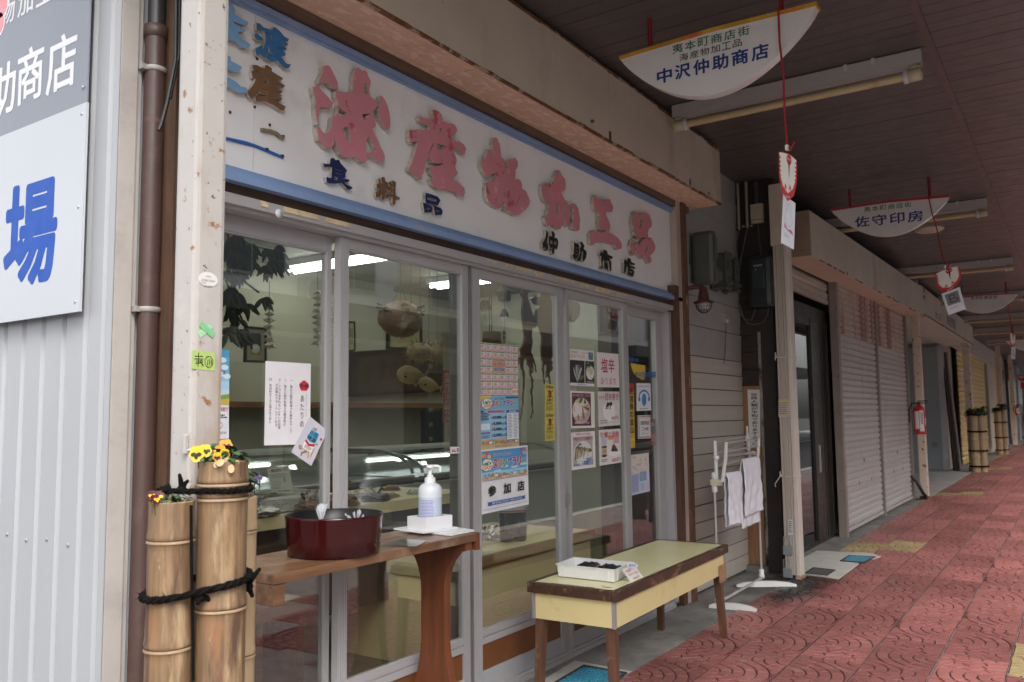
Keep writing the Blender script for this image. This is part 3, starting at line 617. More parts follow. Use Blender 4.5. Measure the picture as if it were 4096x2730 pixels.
letters(z6_, Fy-.026, .014, L_BROWN,
 ([(260,620),(300,620),(340,640),(380,650),(378,625),(400,620),(445,650),(445,680),(510,720),(552,745),(545,762),(475,740),(520,785),(572,815),(550,840),(480,810),(475,835),(548,870),(535,890),(480,885),(542,910),(530,922),(500,922),(545,935),(530,960),(470,940),(520,985),(578,1015),(560,1052),(530,1050),(460,1000),(380,965),(300,965),(285,920),(300,905),(400,920),(395,910),(335,890),(330,865),(310,860),(300,890),(260,930),(240,940),(212,870),(250,835),(285,780),(290,750),(262,740),(250,680),(270,670)],
  [(290,680),(340,680),(350,695),(300,690)],[(385,705),(430,725),(420,735),(388,718)],[(375,765),(410,775),(410,800),(375,790)],[(370,842),(410,857),(375,852)]))
letters(z6_, Fy-.026, .014, L_LBLUE,
 ([(0,0),(45,30),(75,45),(95,90),(98,140),(225,215),(215,240),(180,245),(85,205),(82,215),(195,295),(180,310),(130,305),(130,350),(240,425),(235,450),(205,465),(170,460),(90,395),(20,375),(-60,350)],))
letters(z6_, Fy-.026, .014, L_LBLUE,
 ([(-60,500),(10,520),(55,545),(55,580),(150,630),(160,645),(135,685),(80,685),(30,660),(-60,640)],), ([(-60,700),(0,725),(40,740),(110,785),(150,825),(208,835),(205,885),(130,888),(90,860),(20,825),(-60,800)],))
letters(z7_, Fy-.026, .014, L_NAVY,
 ([(105,190),(130,205),(220,210),(230,115),(265,100),(300,110),(330,150),(340,135),(385,135),(415,200),(430,215),(530,325),(500,370),(495,450),(430,470),(520,475),(560,485),(570,515),(540,530),(470,525),(510,575),(590,605),(628,630),(590,660),(545,668),(500,620),(430,545),(330,555),(200,550),(165,530),(155,460),(165,430),(190,450),(250,460),(260,260),(200,255),(120,262)],[(310,290),(440,335),(435,345),(320,310)],[(310,350),(445,400),(435,408),(318,370)],[(295,425),(360,450),(350,495),(300,490)]))
letters(z7_, Fy-.026, .014, L_BROWN,
 ([(1075,490),(1100,475),(1130,550),(1150,560),(1130,470),(1150,440),(1190,440),(1210,510),(1245,545),(1255,600),(1340,660),(1350,620),(1290,600),(1260,530),(1290,525),(1340,570),(1320,520),(1340,500),(1390,525),(1395,560),(1385,640),(1390,770),(1455,800),(1465,835),(1390,815),(1385,910),(1350,938),(1330,900),(1335,790),(1280,790),(1220,825),(1205,800),(1210,735),(1240,740),(1340,745),(1340,710),(1265,700),(1215,640),(1200,650),(1230,705),(1200,740),(1195,820),(1165,850),(1140,830),(1145,745),(1090,790),(1040,800),(1030,715),(1080,680),(1120,625),(1060,645),(1045,580),(1075,555),(1100,550)],))
letters(z7_, Fy-.026, .014, L_NAVY,
 ([(1915,715),(2020,745),(2140,790),(2185,855),(2135,945),(2030,920),(1920,895)],[(1950,795),(2020,810),(2120,850),(2105,880),(1950,840)]),
 ([(1870,895),(1900,910),(2000,945),(2045,985),(2025,1065),(1900,1070)],[(1915,990),(1970,980),(2000,1005),(1970,1025),(1920,1015)]),
 ([(2060,950),(2190,990),(2225,1040),(2210,1110),(2150,1110),(2090,1120)],[(2105,1025),(2150,1030),(2180,1055),(2110,1060)]))
letters(z8_, Fy-.029, .018, L_BLACK,
 ([(250,120),(285,150),(295,200),(290,260),(262,400),(290,420),(290,575),(265,585),(230,500),(180,525),(165,400),(200,370),(240,260)],),
 ([(370,145),(410,145),(450,210),(440,290),(500,305),(520,370),(520,440),(495,550),(435,520),(435,640),(405,668),(370,600),(390,510),(345,530),(310,440),(310,300),(325,245),(385,270)],[(345,355),(385,360),(388,430),(345,420)],[(430,370),(475,380),(475,450),(432,440)]))
letters(z8_, Fy-.029, .018, L_BLACK,
 ([(875,365),(890,400),(950,420),(985,470),(990,560),(975,700),(930,745),(870,765),(845,680),(870,650)],[(910,505),(950,515),(950,530),(915,525)],[(910,585),(950,595),(950,605),(915,600)],[(910,655),(955,660),(950,672),(915,668)]),
 ([(1010,385),(1055,380),(1110,470),(1090,540),(1150,590),(1160,650),(1140,750),(1090,830),(1060,760),(1075,610),(1050,600),(1040,720),(1010,820),(940,790),(985,720),(1020,600),(1000,540),(1035,480)],))
letters(z8_, Fy-.029, .018, L_BLACK,
 ([(1460,615),(1530,620),(1530,565),(1575,560),(1625,600),(1625,660),(1750,720),(1720,770),(1650,735),(1715,840),(1710,1035),(1680,1035),(1650,820),(1620,790),(1640,1000),(1550,965),(1555,790),(1520,790),(1510,985),(1480,985),(1500,880),(1480,800),(1490,700),(1450,700)],[(1585,790),(1612,850),(1590,850)]))
letters(z8_, Fy-.029, .018, L_BLACK,
 ([(2000,780),(2070,800),(2075,745),(2130,750),(2160,800),(2150,830),(2240,870),(2235,905),(2120,870),(2120,910),(2250,955),(2245,990),(2130,960),(2150,990),(2220,1020),(2225,1080),(2200,1165),(2110,1130),(2075,1110),(2080,980),(2060,900),(2050,980),(2010,1090),(1985,1060),(2000,900),(1990,860)],[(2110,1035),(2180,1050),(2170,1075),(2110,1060)]))
mb = MB(); mb.prism(pxs([z6_(*p) for p in ((-40,1290),(18,1305),(200,1345),(290,1375),(390,1415),(560,1490),(558,1510),(380,1437),(280,1395),(180,1370),(18,1328),(-40,1310))], 1, Fy-.016), (0, .006, 0))
mb.build('blue_strip', mat('sign_blue_strip', (.02, .12, .42), .4), sg)
mb = MB(); mb.prism(pxs([z6_(*p) for p in ((350,1217),(440,1232),(500,1255),(525,1280),(562,1298),(560,1327),(520,1310),(490,1280),(430,1262),(350,1248))], 1, Fy-.02), (0, .009, 0))
mb.build('strap', mat('old_brass_strap', (.22, .18, .10), .5, .2, 30.), sg)
mb = MB()
for p in ((303, 562), (47, 1070), (281, 1020), (424, 1190), (390, 1425), (536, 1488), (543, 1302)):
    q = PX(z6_(*p), 1, Fy-.0105); mb.box(q.x-.004, q.x+.004, Fy-.019 if p[1] > 1290 else Fy-.0125, Fy-.0101, q.z-.004, q.z+.004)
mb.build('bolt_hole', mat('bolt_hole', (.03, .02, .015), .8), sg, kind='stuff')
# ------------------------------------------------------------------ canopy fascia above the sign
FYO, FYI, FZ0, FZ1 = -.45, -.222, 2.50, 2.865
fa = T('canopy_fascia', 'beige panelled canopy box over the shop sign with rusty edges', 'canopy', (3.2, FYO, FZ0))
sx = [1.30, PX((1933, 140), 1, FYO).x, PX(c3(1105, 230), 1, FYO).x, PX(c3(1655, 400), 1, FYO).x, 5.19]
for i, (a, b) in enumerate(zip(sx, sx[1:])):
    MB().box(a+.0015, b-.0015, FYO, FYO+.01, FZ0+.006, FZ1, bev=.002).build('fascia_panel', CREAM, fa)
ss = [1.30, PX(c2(1440, 500), 1, FYI).x, PX(c3(830, 315), 1, FYI).x, PX(c3(1425, 632), 1, FYI).x, 5.19]
for i, (a, b) in enumerate(zip(ss, ss[1:])):
    MB().box(a+.0015, b-.0015, FYO+.014, FYI, FZ0, FZ0+.012, bev=.002).build('soffit_panel', SOFFIT, fa)
MB().box(5.18, 5.19, FYO+.0105, FYI, FZ0+.0125, FZ1).build('end_panel', CREAM, fa)
er = MB(); x = 1.3
while x < 5.185:      # corroded bottom angle, broken into uneven lengths
    w = random.uniform(.06, .22); h = random.uniform(.002, .010); d = random.uniform(.003, .012)
    er.box(x, min(5.188, x+w), FYO-.0022, FYO+.013, FZ0-.003, FZ0+h); x += w
x = 1.3
while x < 5.185:
    w = random.uniform(.08, .3); h = random.uniform(.004, .016)
    er.box(x, min(5.188, x+w), FYO-.002, FYO+.012, FZ1-h, FZ1+.004); x += w
x = 1.3
while x < 5.185:
    w = random.uniform(.1, .4); er.box(x, min(5.188, x+w), FYI-random.uniform(.002, .01), FYI+.004, FZ0-.003, FZ0+.004); x += w
for p in ((1105, 225), (1655, 560)): 
    q = PX(c3(*p), 1, FYO-.002); er.box(q.x-.012, q.x+.01, FYO-.0025, FYO+.002, FZ0+.004, FZ0+.05)
er.build('edge_trim', RUST, fa, kind='stuff')
nb = MB()
for p in ((975, 150), (1780, 645)): q = PX(c3(*p), 1, FYO); nb.lathe([(0, 0), (.009, 0), (.007, .012), (0, .014)], n=10, M=Matrix.Translation((q.x, FYO, q.z)) @ Matrix.Rotation(math.pi/2, 4, 'X'))
for p in ((420, 85), (1155, 487), (1427, 632)): q = PX(c3(*p), 2, FZ0); nb.lathe([(.006, -.003), (0, -.004)], (q.x, max(q.y, FYO+.03), FZ0), n=8)
nb.build('bolt', RUST, fa, kind='stuff')
# ------------------------------------------------------------------ side wall sign board
sb_x = WX-.03
ws = T('wall_signboard', 'large grey and white signboard on the corrugated side wall', 'signboard', (sb_x, .6, 1.6))
yr = PX((348, 400), 0, sb_x).y; zs = PX((343, 413), 0, sb_x).z; zb = PX((313, 1248), 0, sb_x).z
GREYP = mat('sign_grey_print', (.19, .205, .24), .22, .03, 2.); WHTP = mat('sign_white_print', (.43, .45, .485), .2, .02, 2.)
MB().box(sb_x, sb_x+.004, yr, yr+3.2, zs+.002, zs+1.6).build('upper_board', GREYP, ws)
MB().box(sb_x-.003, sb_x+.004, yr-.004, yr+3.2, zb, zs).build('lower_board', WHTP, ws)
lt = MB()
def fitpx(ch, ax_, val, l, r, t, b, bold, mb):
    L_, R_, T_, B_ = PX(l, ax_, val), PX(r, ax_, val), PX(t, ax_, val), PX(b, ax_, val)
    fit(mb, ch, Vector((val, L_.y, B_.z)), Vector((0, R_.y-L_.y, 0)), Vector((0, 0, T_.z-B_.z)), bold)
    return L_.y, R_.y, T_.z, B_.z
a_ = fitpx('店', 0, sb_x-.0008, (184, 330), (306, 250), (262, 133), (250, 360), .018, lt)
b_ = fitpx('商', 0, sb_x-.0008, (66, 380), (172, 330), (120, 190), (110, 410), .018, lt)
st = b_[0]-a_[0]; w_ = a_[1]-a_[0]; hh = a_[2]-a_[3]
for i, ch in enumerate('助仲沢中'):
    y_ = b_[0]+st*(i+1); fit(lt, ch, Vector((sb_x-.0008, y_, a_[3])), Vector((0, w_, 0)), Vector((0, 0, hh)), .018)
q1, q2, q3, q4 = PX((72, 40), 0, sb_x), PX((133, 20), 0, sb_x), PX((100, -60), 0, sb_x), PX((95, 62), 0, sb_x)
w2 = q2.y-q1.y; h2 = (q3.z-q4.z)*.8
for i, ch in enumerate('加工品'): fit(lt, ch, Vector((sb_x-.0008, q1.y+w2*1.2*i, q4.z)), Vector((0, w2, 0)), Vector((0, 0, h2 if ch != '工' else h2*.9)), .014)
for i, ch in enumerate('物産海'): fit(lt, ch, Vector((sb_x-.0008, q1.y-w2*1.2*(i+1), q4.z)), Vector((0, w2, 0)), Vector((0, 0, h2)), .014)
lt.build('lettering', mat('sign_white_lettering', (.60, .60, .62), .25, .02), ws)
bl = MB()
c_ = fitpx('場', 0, sb_x-.0038, (12, 1050), (235, 720), (200, 700), (100, 1145), .03, bl)
for i, ch in enumerate('工加'): fit(bl, ch, Vector((sb_x-.0038, c_[0]+(c_[0]-c_[1])*1.15*(i+1), c_[3])), Vector((0, (c_[1]-c_[0]), 0)), Vector((0, 0, c_[2]-c_[3])), .03)
bl.build('blue_lettering', mat('sign_blue_lettering', (.003, .06, .34), .5, .03), ws)
pm = MB(); pw = MB(); pc = PX((-22, 60), 0, sb_x)
for k in range(5):
    a = math.pi/2+k*2*math.pi/5; r = .052
    for mb_, rr, ox in ((pw, .046, .0006), (pm, .040, .0012)):
        P = [Vector((sb_x-ox, pc.y-(r*math.cos(a)+rr*math.cos(t)), pc.z+r*math.sin(a)+rr*math.sin(t))) for t in [2*math.pi*i/18 for i in range(18)]]
        mb_.add(P, [tuple(range(18))])
pw.build('flower_outline', paint((.80, .80, .82), .25), ws); pm.build('flower_mark', paint((.68, .22, .24), .25), ws)
scw = MB(); yy = .11
while yy < 3:
    for z in (.35, .8): scw.lathe([(0, -.0025), (.006, -.002), (.005, 0)], n=8, M=Matrix.Translation((WX-.0005, yy, z+random.uniform(-.006, .006))) @ Matrix.Rotation(math.pi/2, 4, 'Y'))
    yy += rib
scw.build('screw', mat('wall_screw', (.31, .315, .33), .5), shop, kind='stuff')
sc2 = MB()
for z in (zb+.03, (zb+zs)/2, zs-.03, zs+.05, zs+.5): sc2.lathe([(0, -.002), (.005, -.0015), (.005, 0)], n=8, M=Matrix.Translation((sb_x-.003, yr+.02, z)) @ Matrix.Rotation(math.pi/2, 4, 'Y'))
sc2.build('screw', mat('sign_screw', (.42, .43, .45), .4), ws, kind='stuff')
# ------------------------------------------------------------------ drain pipe
PIPE = mat('brown_vinyl_pipe', (.066, .036, .030), .45, .08, 5., dirt=((.13, .085, .075), 8., .55, .9), stain=((.07, .035, .03), 3., .66, .06, (.4, .4, 1)))
px_, py_, pr = 1.402, -.088, .0295
dp = T('drain_pipe', 'brown vinyl drain pipe at the building corner with white clamps', 'drain pipe', (px_, py_, 0))
zt = PX((600, 85), 1, py_-.03).z
MB().lathe([(pr, 0), (pr, zt-.03)], (px_, py_, 0)).build('pipe', PIPE, dp)
MB().lathe([(pr*.82, zt), (pr*.82, 2.89)], (px_, py_, 0)).build('upper_pipe', mat('dark_pipe', (.03, .028, .03), .4), dp)
MB().lathe([(pr, zt-.032), (pr*1.13, zt-.03), (pr*1.13, zt+.005), (pr*.85, zt+.008)], (px_, py_, 0)).build('socket', PIPE, dp)
zz = PX((600, 470), 1, py_-.03).z; MB().lathe([(pr*1.005, zz-.006), (pr*1.012, zz), (pr*1.005, zz+.006)], (px_, py_, 0)).build('joint_stain', mat('pipe_stain', (.09, .05, .04), .6), dp)
for yy_ in (258, 1236):
    z = PX((600, yy_), 1, py_-.03).z
    c = MB().lathe([(pr+.0005, z-.008), (pr+.004, z-.006), (pr+.004, z+.006), (pr+.0005, z+.008)], (px_, py_, 0)); c.box(px_-pr-.016, px_-pr-.002, py_-.008, py_+.03, z-.008, z+.008)
    c.build('clamp', mat('clamp_grey', (.30, .28, .26), .55, .2, 30.), dp)
cb = MB(); pts = [PX(p, 1, -.2) for p in (cL(1215, -40), cL(1212, 300), cL(1210, 420), cL(1150, 720), cL(1112, 860), cL(1095, 900))]
cb.tube([Vector((p.x, -.2, p.z)) for p in pts], .006, 6); cb.tube([Vector((p.x+.01, -.2, p.z+.02)) for p in pts[:4]], .005, 6)
tag(cb.build('cable', mat('black_cable', (.012, .012, .013), .5)), 'black cable hanging between the brown pipe and the cream post', 'cable')
# ------------------------------------------------------------------ arcade posts
def post(label, x0, y0, s, h, m, base=True, group='steel arcade posts'):
    t = T('arcade_post', label, 'post', (x0+s/2, y0+s/2, 0), 0, group)
    MB().box(x0, x0+s, y0, y0+s, 0.001, h, bev=.012).build('shaft', m, t)
    if base: MB().box(x0-.006, x0+s+.006, y0-.006, y0+s+.006, .001, .05, bev=.004).build('rusty_foot', RUST, t)
    return t
PO = (1.198, -.592, .084)
post('near cream steel post with rust spots, stickers and green tape', PO[0], PO[1], PO[2], 2.9, POST)
hk = MB(); p = PX(cW(315, 1395), 1, PO[1]); hx = PO[0]
hk.box(hx-.012, hx, -.585, -.575, p.z-.02, p.z+.025, bev=.003); hk.tube([(hx-.008, -.58, p.z-.012), (hx+.03, PO[1]-.004, p.z-.012)], .004, 6)
tag(hk.build('hook', POST), 'small cream iron hook welded on the near post', 'hook')
def on_post(L_): return [PX(p, 1, PO[1]-.0008) for p in L_]
cc = on_post([cW(438, 357), cW(553, 357), cW(553, 446), cW(438, 446)])
def disc_sheet(name, label, cat, cx_, w, h, n=28):
    t = T(name, label, cat, tuple(cx_)); mb = MB()
    P = [cx_+Vector((w*math.cos(a), 0, h*math.sin(a))) for a in [2*math.pi*i/n for i in range(n)]]
    mb.prism(P, (0, -.0005, 0)); mb.build('sheet', paint((.60, .58, .56)), t); return t
ctr = sum(cc, Vector())/4
os_ = disc_sheet('oval_sticker', 'white oval permit sticker on the near cream post', 'sticker', ctr, (cc[1].x-cc[0].x)/2, (cc[0].z-cc[3].z)/2)
mb = MB()
for tx, u0, v0, u1, v1 in (('占用許可物件', .14, .42, .86, .60), ('道路法', .36, .74, .64, .86), ('新潟県', .3, .08, .7, .2), ('許可番号', .14, .28, .40, .36)):
    fit(mb, tx, cc[3]+Vector(((cc[1].x-cc[0].x)*u0, -.0008, (cc[0].z-cc[3].z)*v0)), Vector(((cc[1].x-cc[0].x)*(u1-u0), 0, 0)), Vector((0, 0, (cc[0].z-cc[3].z)*(v1-v0))))
mb.build('print', paint((.18, .18, .2)), os_)
tc_ = T('green_tape', 'cross of two pieces of green tape on the near post', 'tape', tuple(PX(cW(483, 705), 1, PO[1])))
GT = mat('green_tape', (.16, .42, .20), .5, .1, 30.); GT2 = mat('pale_green_tape', (.30, .52, .30), .5, .1, 30.)
MB().prism(on_post([cW(430, 718), cW(505, 668), cW(528, 690), cW(450, 752)]), (0, -.0006, 0)).build('strip', GT2, tc_)
MB().prism([v+Vector((0, -.0008, 0)) for v in on_post([cW(440, 680), cW(458, 652), cW(537, 722), cW(520, 752)])], (0, -.0006, 0)).build('strip', GT, tc_)
gn = Sheet('green_note', 'light green note with a handwritten mark on the near post', 'note', on_post([cW(402, 822), cW(538, 838), cW(536, 948), cW(400, 936)]), srgb('9fb568'))
bk = srgb('14140f')
for st_ in ([(.12, .32), (.45, .28)], [(.27, .12), (.27, .42)], [(.10, .46), (.46, .42)], [(.16, .56), (.44, .52)], [(.27, .42), (.25, .84)], [(.14, .68), (.40, .62)], [(.35, .60), (.48, .74)], [(.42, .54), (.43, .80)], [(.68, .42), (.66, .72)], [(.76, .38), (.76, .72)], [(.84, .42), (.84, .66)]): gn.stroke(st_, .03, bk)
gn.stroke([(.72+.18*math.cos(a), .54+.30*math.sin(a)) for a in [2*math.pi*i/16 for i in range(17)]], .022, bk); gn.done()
# ------------------------------------------------------------------ siding wall, meters, lamp between the shops
SID = mat('pale_siding', (.47, .425, .375), .6, .05, 5., bump=.25, grain=((1.2, 30, 55), .90), rnd=.03)
SID_U = mat('grey_siding', (.315, .31, .30), .6, .06, 5., bump=.2, bs=50, rnd=.03)
sw = T('siding_wall', 'pale horizontal board wall between the glazed shop and the dark shop', 'wall', (5.5, Fy, 0))
MB().box(5.032, 6.17, Fy-.008, Fy+.1, 0, 2.89).build('wall_core', mat('siding_gap', (.06, .055, .05), .9), sw)
z = .02; n = 0
while z < 2.85:
    h = .108 if z < 1.46 else .20
    M_ = Matrix.Translation((5.6, Fy-.012, z)) @ Matrix.Rotation(math.radians(2.2), 4, 'X')
    MB().box(-.565, .545, -.008, .004, .002, h-.004, M=M_).build('board', SID if z < 1.46 else SID_U, sw); z += h
DARKW = mat('dark_old_timber', (.040, .026, .020), .75, .25, 8., bump=.4, grain=((40, 4, 50), .5), rnd=.12)
dw = T('dark_side_wall', 'dark timber return wall with a light brown plank panel at its foot', 'wall', (6.16, -.33, 0))
MB().box(6.165, 6.26, -.47, Fy-.02, 0, 2.89).build('wall_core', DARKW, dw)
z = 1.45
zt_ = PX((2940, 1545), 0, 6.15).z
z = zt_
while z < 2.85: MB().box(6.150, 6.164, -.385, Fy-.014, z+.002, z+.12).build('board', DARKW, dw); z += .124
LBW = mat('light_brown_plank', (.31, .155, .075), .55, .1, 4., bump=.2, grain=((20, 30, 1.2), .7), dirt=((.14, .08, .05), 6., .55, .9))
for a, b in ((-.205, -.268), (-.270, -.345)): MB().box(6.148, 6.163, b, a, .05, zt_-.004).build('plank', LBW, dw)
MB().box(6.10, 6.165, -.37, Fy-.013, 0, .048).build('footing', CONC, dw)
mb = MB().box(6.145, 6.175, -.372, -.350, .1, 1.75); mb.build('peeling_batten', mat('peeling_batten', (.26, .22, .19), .7, .3, 12., stain=((.04, .03, .025), 12., .5, .08, (1, 1, .3))), dw)
MB().box(6.18, 6.30, -.50, -.475, 0, 2.89).box(6.14, 6.178, -.468, -.374, 0, 2.89).build('corner_post', mat('black_timber', (.022, .016, .014), .6, .2, 10., bump=.3, bs=40), dw)
def on_dw(p, off=.0): return PX(p, 0, 6.148-off)
cal = Sheet('calligraphy_strip', 'white paper strip with vertical brush writing pinned on the brown planks', 'paper', [on_dw(cK(*p), .002) for p in ((413, 226), (484, 228), (487, 550), (425, 548))], (.62, .61, .60))
cal.vtext('世界人類が平和でありますように', .22, .06, .82, .99, srgb('1b1a18'), .02); cal.done()
METER = mat('meter_grey_green', (.075, .082, .072), .45, .1, 8.); METER_W = mat('meter_window', (.04, .05, .055), .2)
def meter(label, pts, y, dep, bev=.02, winf=None):
    a, b = PX(cU(*pts[0]), 1, Fy-.05), PX(cU(*pts[1]), 1, Fy-.03-dep)
    t = T('electric_meter', label, 'electric meter', ((a.x+b.x)/2, y, b.z), 0, 'electric meters on the board wall')
    MB().box(a.x, b.x, Fy-.02, Fy-.035, b.z+.02, a.z-.02).build('back_plate', METER, t)
    MB().box(a.x+.004, b.x-.004, Fy-.03-dep, Fy-.036, b.z, a.z, bev=bev).build('housing', METER, t)
    zc = b.z+(a.z-b.z)*.35; yf = Fy-.03-dep; w_ = b.x-a.x
    MB().prism([Vector((a.x+w_*.2, yf+.003, zc)), Vector((a.x+w_*.2, yf-.03, zc-.05)), Vector((a.x+w_*.2, yf-.03, b.z+.03)), Vector((a.x+w_*.2, yf+.003, b.z+.012))], (w_*.6, 0, 0)).build('terminal_cover', METER, t)
    MB().box(a.x+w_*.2, b.x-w_*.2, yf-.004, yf+.002, zc+.04, a.z-.05).build('window', METER_W, t)
    return t
meter('largest electric meter box on the board wall, nearest to the shop sign', ((135, 445), (345, 865)), -.30, .16, .03)
meter('middle of the three meters on the board wall, beige grey', ((335, 640), (405, 880)), -.29, .11, .015)
meter('smallest meter at the right end of the row on the board wall', ((410, 680), (480, 905)), -.28, .10, .015)
# big round cornered meter box on the dark wall
a, b = on_dw(cU(560, 640), .08), on_dw(cU(765, 1035), .08)
mt = T('meter_box', 'large black rounded meter box on the dark timber wall', 'meter box', (6.12, (a.y+b.y)/2, b.z))
BLKP = mat('black_plastic', (.022, .025, .027), .4, .1, 12.)
MB().box(6.06, 6.149, b.y, a.y, b.z, a.z, bev=.035).build('housing', BLKP, mt)
MB().box(6.054, 6.0605, b.y+.05, a.y-.04, b.z+.14, a.z-.05, bev=.003).build('window', METER_W, mt)
w0, w1 = b.y+.06, a.y-.055
MB().box(6.052, 6.0535, w0, w1, a.z-.085, a.z-.075).box(6.052, 6.0535, w1-.02, w1-.012, a.z-.115, a.z-.105).build('marking', paint((.35, .33, .3)), mt)
# conduits and junction box
cnd = T('conduit', 'pair of beige conduits with grey cables above the black meter box', 'conduit', tuple(on_dw(cU(505, 430), .02)))
BEI = mat('beige_plastic', (.33, .29, .235), .5, .1, 8.)
for px1, px2 in (((508, 60), (503, 430)), ((570, 55), (568, 415))):
    p, q = on_dw(cU(*px1), .02), on_dw(cU(*px2), .02)
    MB().tube([Vector((6.128, q.y, 2.89)), Vector((6.128, q.y, q.z))], .0105, 10).build('tube', BEI, cnd)
CABG = mat('grey_cable', (.10, .10, .10), .5)
for pts in (((503, 430), (480, 560), (462, 800), (465, 980), (520, 1100), (570, 1160)), ((568, 415), (520, 640), (495, 800), (500, 1000), (540, 1130), (600, 1140), (635, 1040)), ((735, 1030), (725, 1100), (690, 1160), (620, 1175), (560, 1160))):
    MB().tube([on_dw(cU(*p), .03) for p in pts], .005, 6).build('cable', CABG, cnd)
cl_ = MB()
for p in ((475, 410), (538, 405), (600, 400)): q = on_dw(cU(*p), .015); cl_.box(q.x-.01, q.x+.005, q.y-.009, q.y+.009, q.z-.006, q.z+.006)
cl_.build('saddle', BEI, cnd, kind='stuff')
a, b = on_dw(cU(590, 235), .04), on_dw(cU(690, 370), .04)
jb = T('junction_box', 'small beige junction box on the dark wall beside the conduits', 'junction box', (6.12, (a.y+b.y)/2, b.z))
BX2 = mat('beige_box', (.47, .41, .28), .45, .06, 10.)
MB().box(6.10, 6.149, b.y, a.y, b.z+.025, a.z, bev=.006).build('housing', BX2, jb); MB().box(6.102, 6.149, b.y+.002, a.y-.002, b.z, b.z+.022, bev=.004).build('cable_cover', BX2, jb)
wires = MB()
for dx in (-.012, 0, .012): wires.tube([Vector((6.12, (a.y+b.y)/2+dx, 2.88)), Vector((6.12, (a.y+b.y)/2+dx*.8, a.z-.004))], .003, 5)
wires.tube([Vector((6.125, (a.y+b.y)/2, b.z)), Vector((6.13, (a.y+b.y)/2-.01, b.z-.15)), Vector((6.13, (a.y+b.y)/2-.01, b.z-.3))], .004, 5)
wires.build('wire', CABG, jb)
# caged lamp
lo = PX(cU(225, 1000), 1, -.36)
lamp = T('caged_lamp', 'rusty red bulkhead lamp with a wire cage under the meter box', 'wall lamp', (lo.x, -.36, lo.z))
RED_R = mat('rusty_red_paint', (.085, .024, .02), .7, .25, 20., bump=.3, bs=60)
MB().lathe([(.016, .085), (.022, .08), (.034, .02), (.036, .0), (.062, -.012), (.066, -.018), (.06, -.02), (.03, -.005)], (lo.x, -.36, lo.z+.015), n=20).build('shade', RED_R, lamp)
arm = MB().tube([(lo.x, -.36, lo.z+.09), (lo.x-.02, -.33, lo.z+.10), (lo.x-.06, -.27, lo.z+.09), (lo.x-.07, Fy-.02, lo.z+.085)], .014, 8); arm.lathe([(0, 0), (.035, 0), (.03, .016), (0, .018)], n=14, M=Matrix.Translation((lo.x-.07, Fy-.02, lo.z+.085)) @ Matrix.Rotation(math.pi/2, 4, 'X')); arm.build('bracket', RED_R, lamp)
MB().lathe([(0, -.062), (.024, -.055), (.042, -.035), (.046, -.012), (.03, .0)], (lo.x, -.36, lo.z), n=18).build('lamp_glass', mat('frosted_lamp_glass', (.45, .45, .45), .12, .15, 30.), lamp)
cg = MB(); c0 = Vector((lo.x, -.36, lo.z))
for k in range(8):
    a = math.pi*k/8; cg.tube([c0+Vector((.052*math.cos(a)*math.cos(t), .052*math.sin(a)*math.cos(t), -.006-.064*math.sin(t))) for t in [math.pi*i/10 for i in range(11)]], .0016, 5)
for zz, r in ((-.03, .049), (-.052, .034)): cg.tube([c0+Vector((r*math.cos(t), r*math.sin(t), zz)) for t in [2*math.pi*i/20 for i in range(20)]], .0016, 5, closed=True)
cg.build('cage', mat('black_wire', (.02, .018, .016), .6), lamp)
o_ = PX(cU(378, 1125), 1, Fy-.03)
ol = T('wall_outlet', 'small beige outdoor outlet with a plug and cord on the board wall', 'outlet', tuple(o_))
MB().box(o_.x-.012, o_.x+.012, Fy-.05, Fy-.018, o_.z-.038, o_.z+.038, bev=.003).build('body', BEI, ol)
MB().box(o_.x+.008, o_.x+.024, Fy-.06, Fy-.04, o_.z-.03, o_.z-.006).build('plug', paint((.6, .6, .58)), ol)
MB().tube([(o_.x+.02, Fy-.045, o_.z-.03), (o_.x+.022, Fy-.035, o_.z-.15), (o_.x+.01, Fy-.03, o_.z-.26), (o_.x-.02, Fy-.03, o_.z-.32)], .003, 5).build('cord', CABG, ol)
# ------------------------------------------------------------------ shutter guide pole beside the dark glass door
PA = mat('pale_beige_aluminium', (.46, .40, .345), .45, .05, 6.)
gp_ = T('shutter_guide_post', 'beige ribbed aluminium post with tied cords before the dark timber', 'post', (6.0, -.58, 0))
y0, y1 = -.63, -.53
mb = MB()
for i, (a, b, d) in enumerate(((-.536, -.552, .0), (-.554, -.570, .006), (-.572, -.588, .002), (-.590, -.606, .006))): mb.box(5.985+d, 6.05, b, a, .03, 2.35)
mb.build('guide_rail', PA, gp_)
MB().box(5.99, 6.09, -.638, -.608, 0.001, 2.35, bev=.004).build('front_post', mat('cream_front_post', (.62, .55, .49), .45, .04, 5., bump=.2, bs=30, stain=((.22, .09, .03), 20., .70, .03)), gp_)
MB().box(5.99, 6.08, -.60, -.52, 2.352, 2.80).build('upper_box', CREAM, gp_)
MB().box(5.985, 6.094, -.642, -.604, 0.001, .03).build('rusty_foot', RUST, gp_)
for zz, nm in ((.115, 0), (.02, 1)):
    p = PX(cK(640, 1140 if nm == 0 else 1270), 0, 5.98)
    mb = MB().box(5.972, 5.986, p.y-.035, p.y+.028, p.z-.035, p.z+.028, bev=.003)
    mb.tube([(5.97, p.y-.026, p.z+.028), (5.966, p.y-.026, p.z+.09), (5.966, p.y+.018, p.z+.09), (5.97, p.y+.018, p.z+.028)], .004, 6)
    mb.build('latch', mat('zinc_latch', (.30, .33, .35), .45, .1, 14., metal=.5), gp_)
st1 = [PX(cK(*p), 0, 5.982) for p in ((590, 280), (655, 280), (655, 385), (590, 385))]
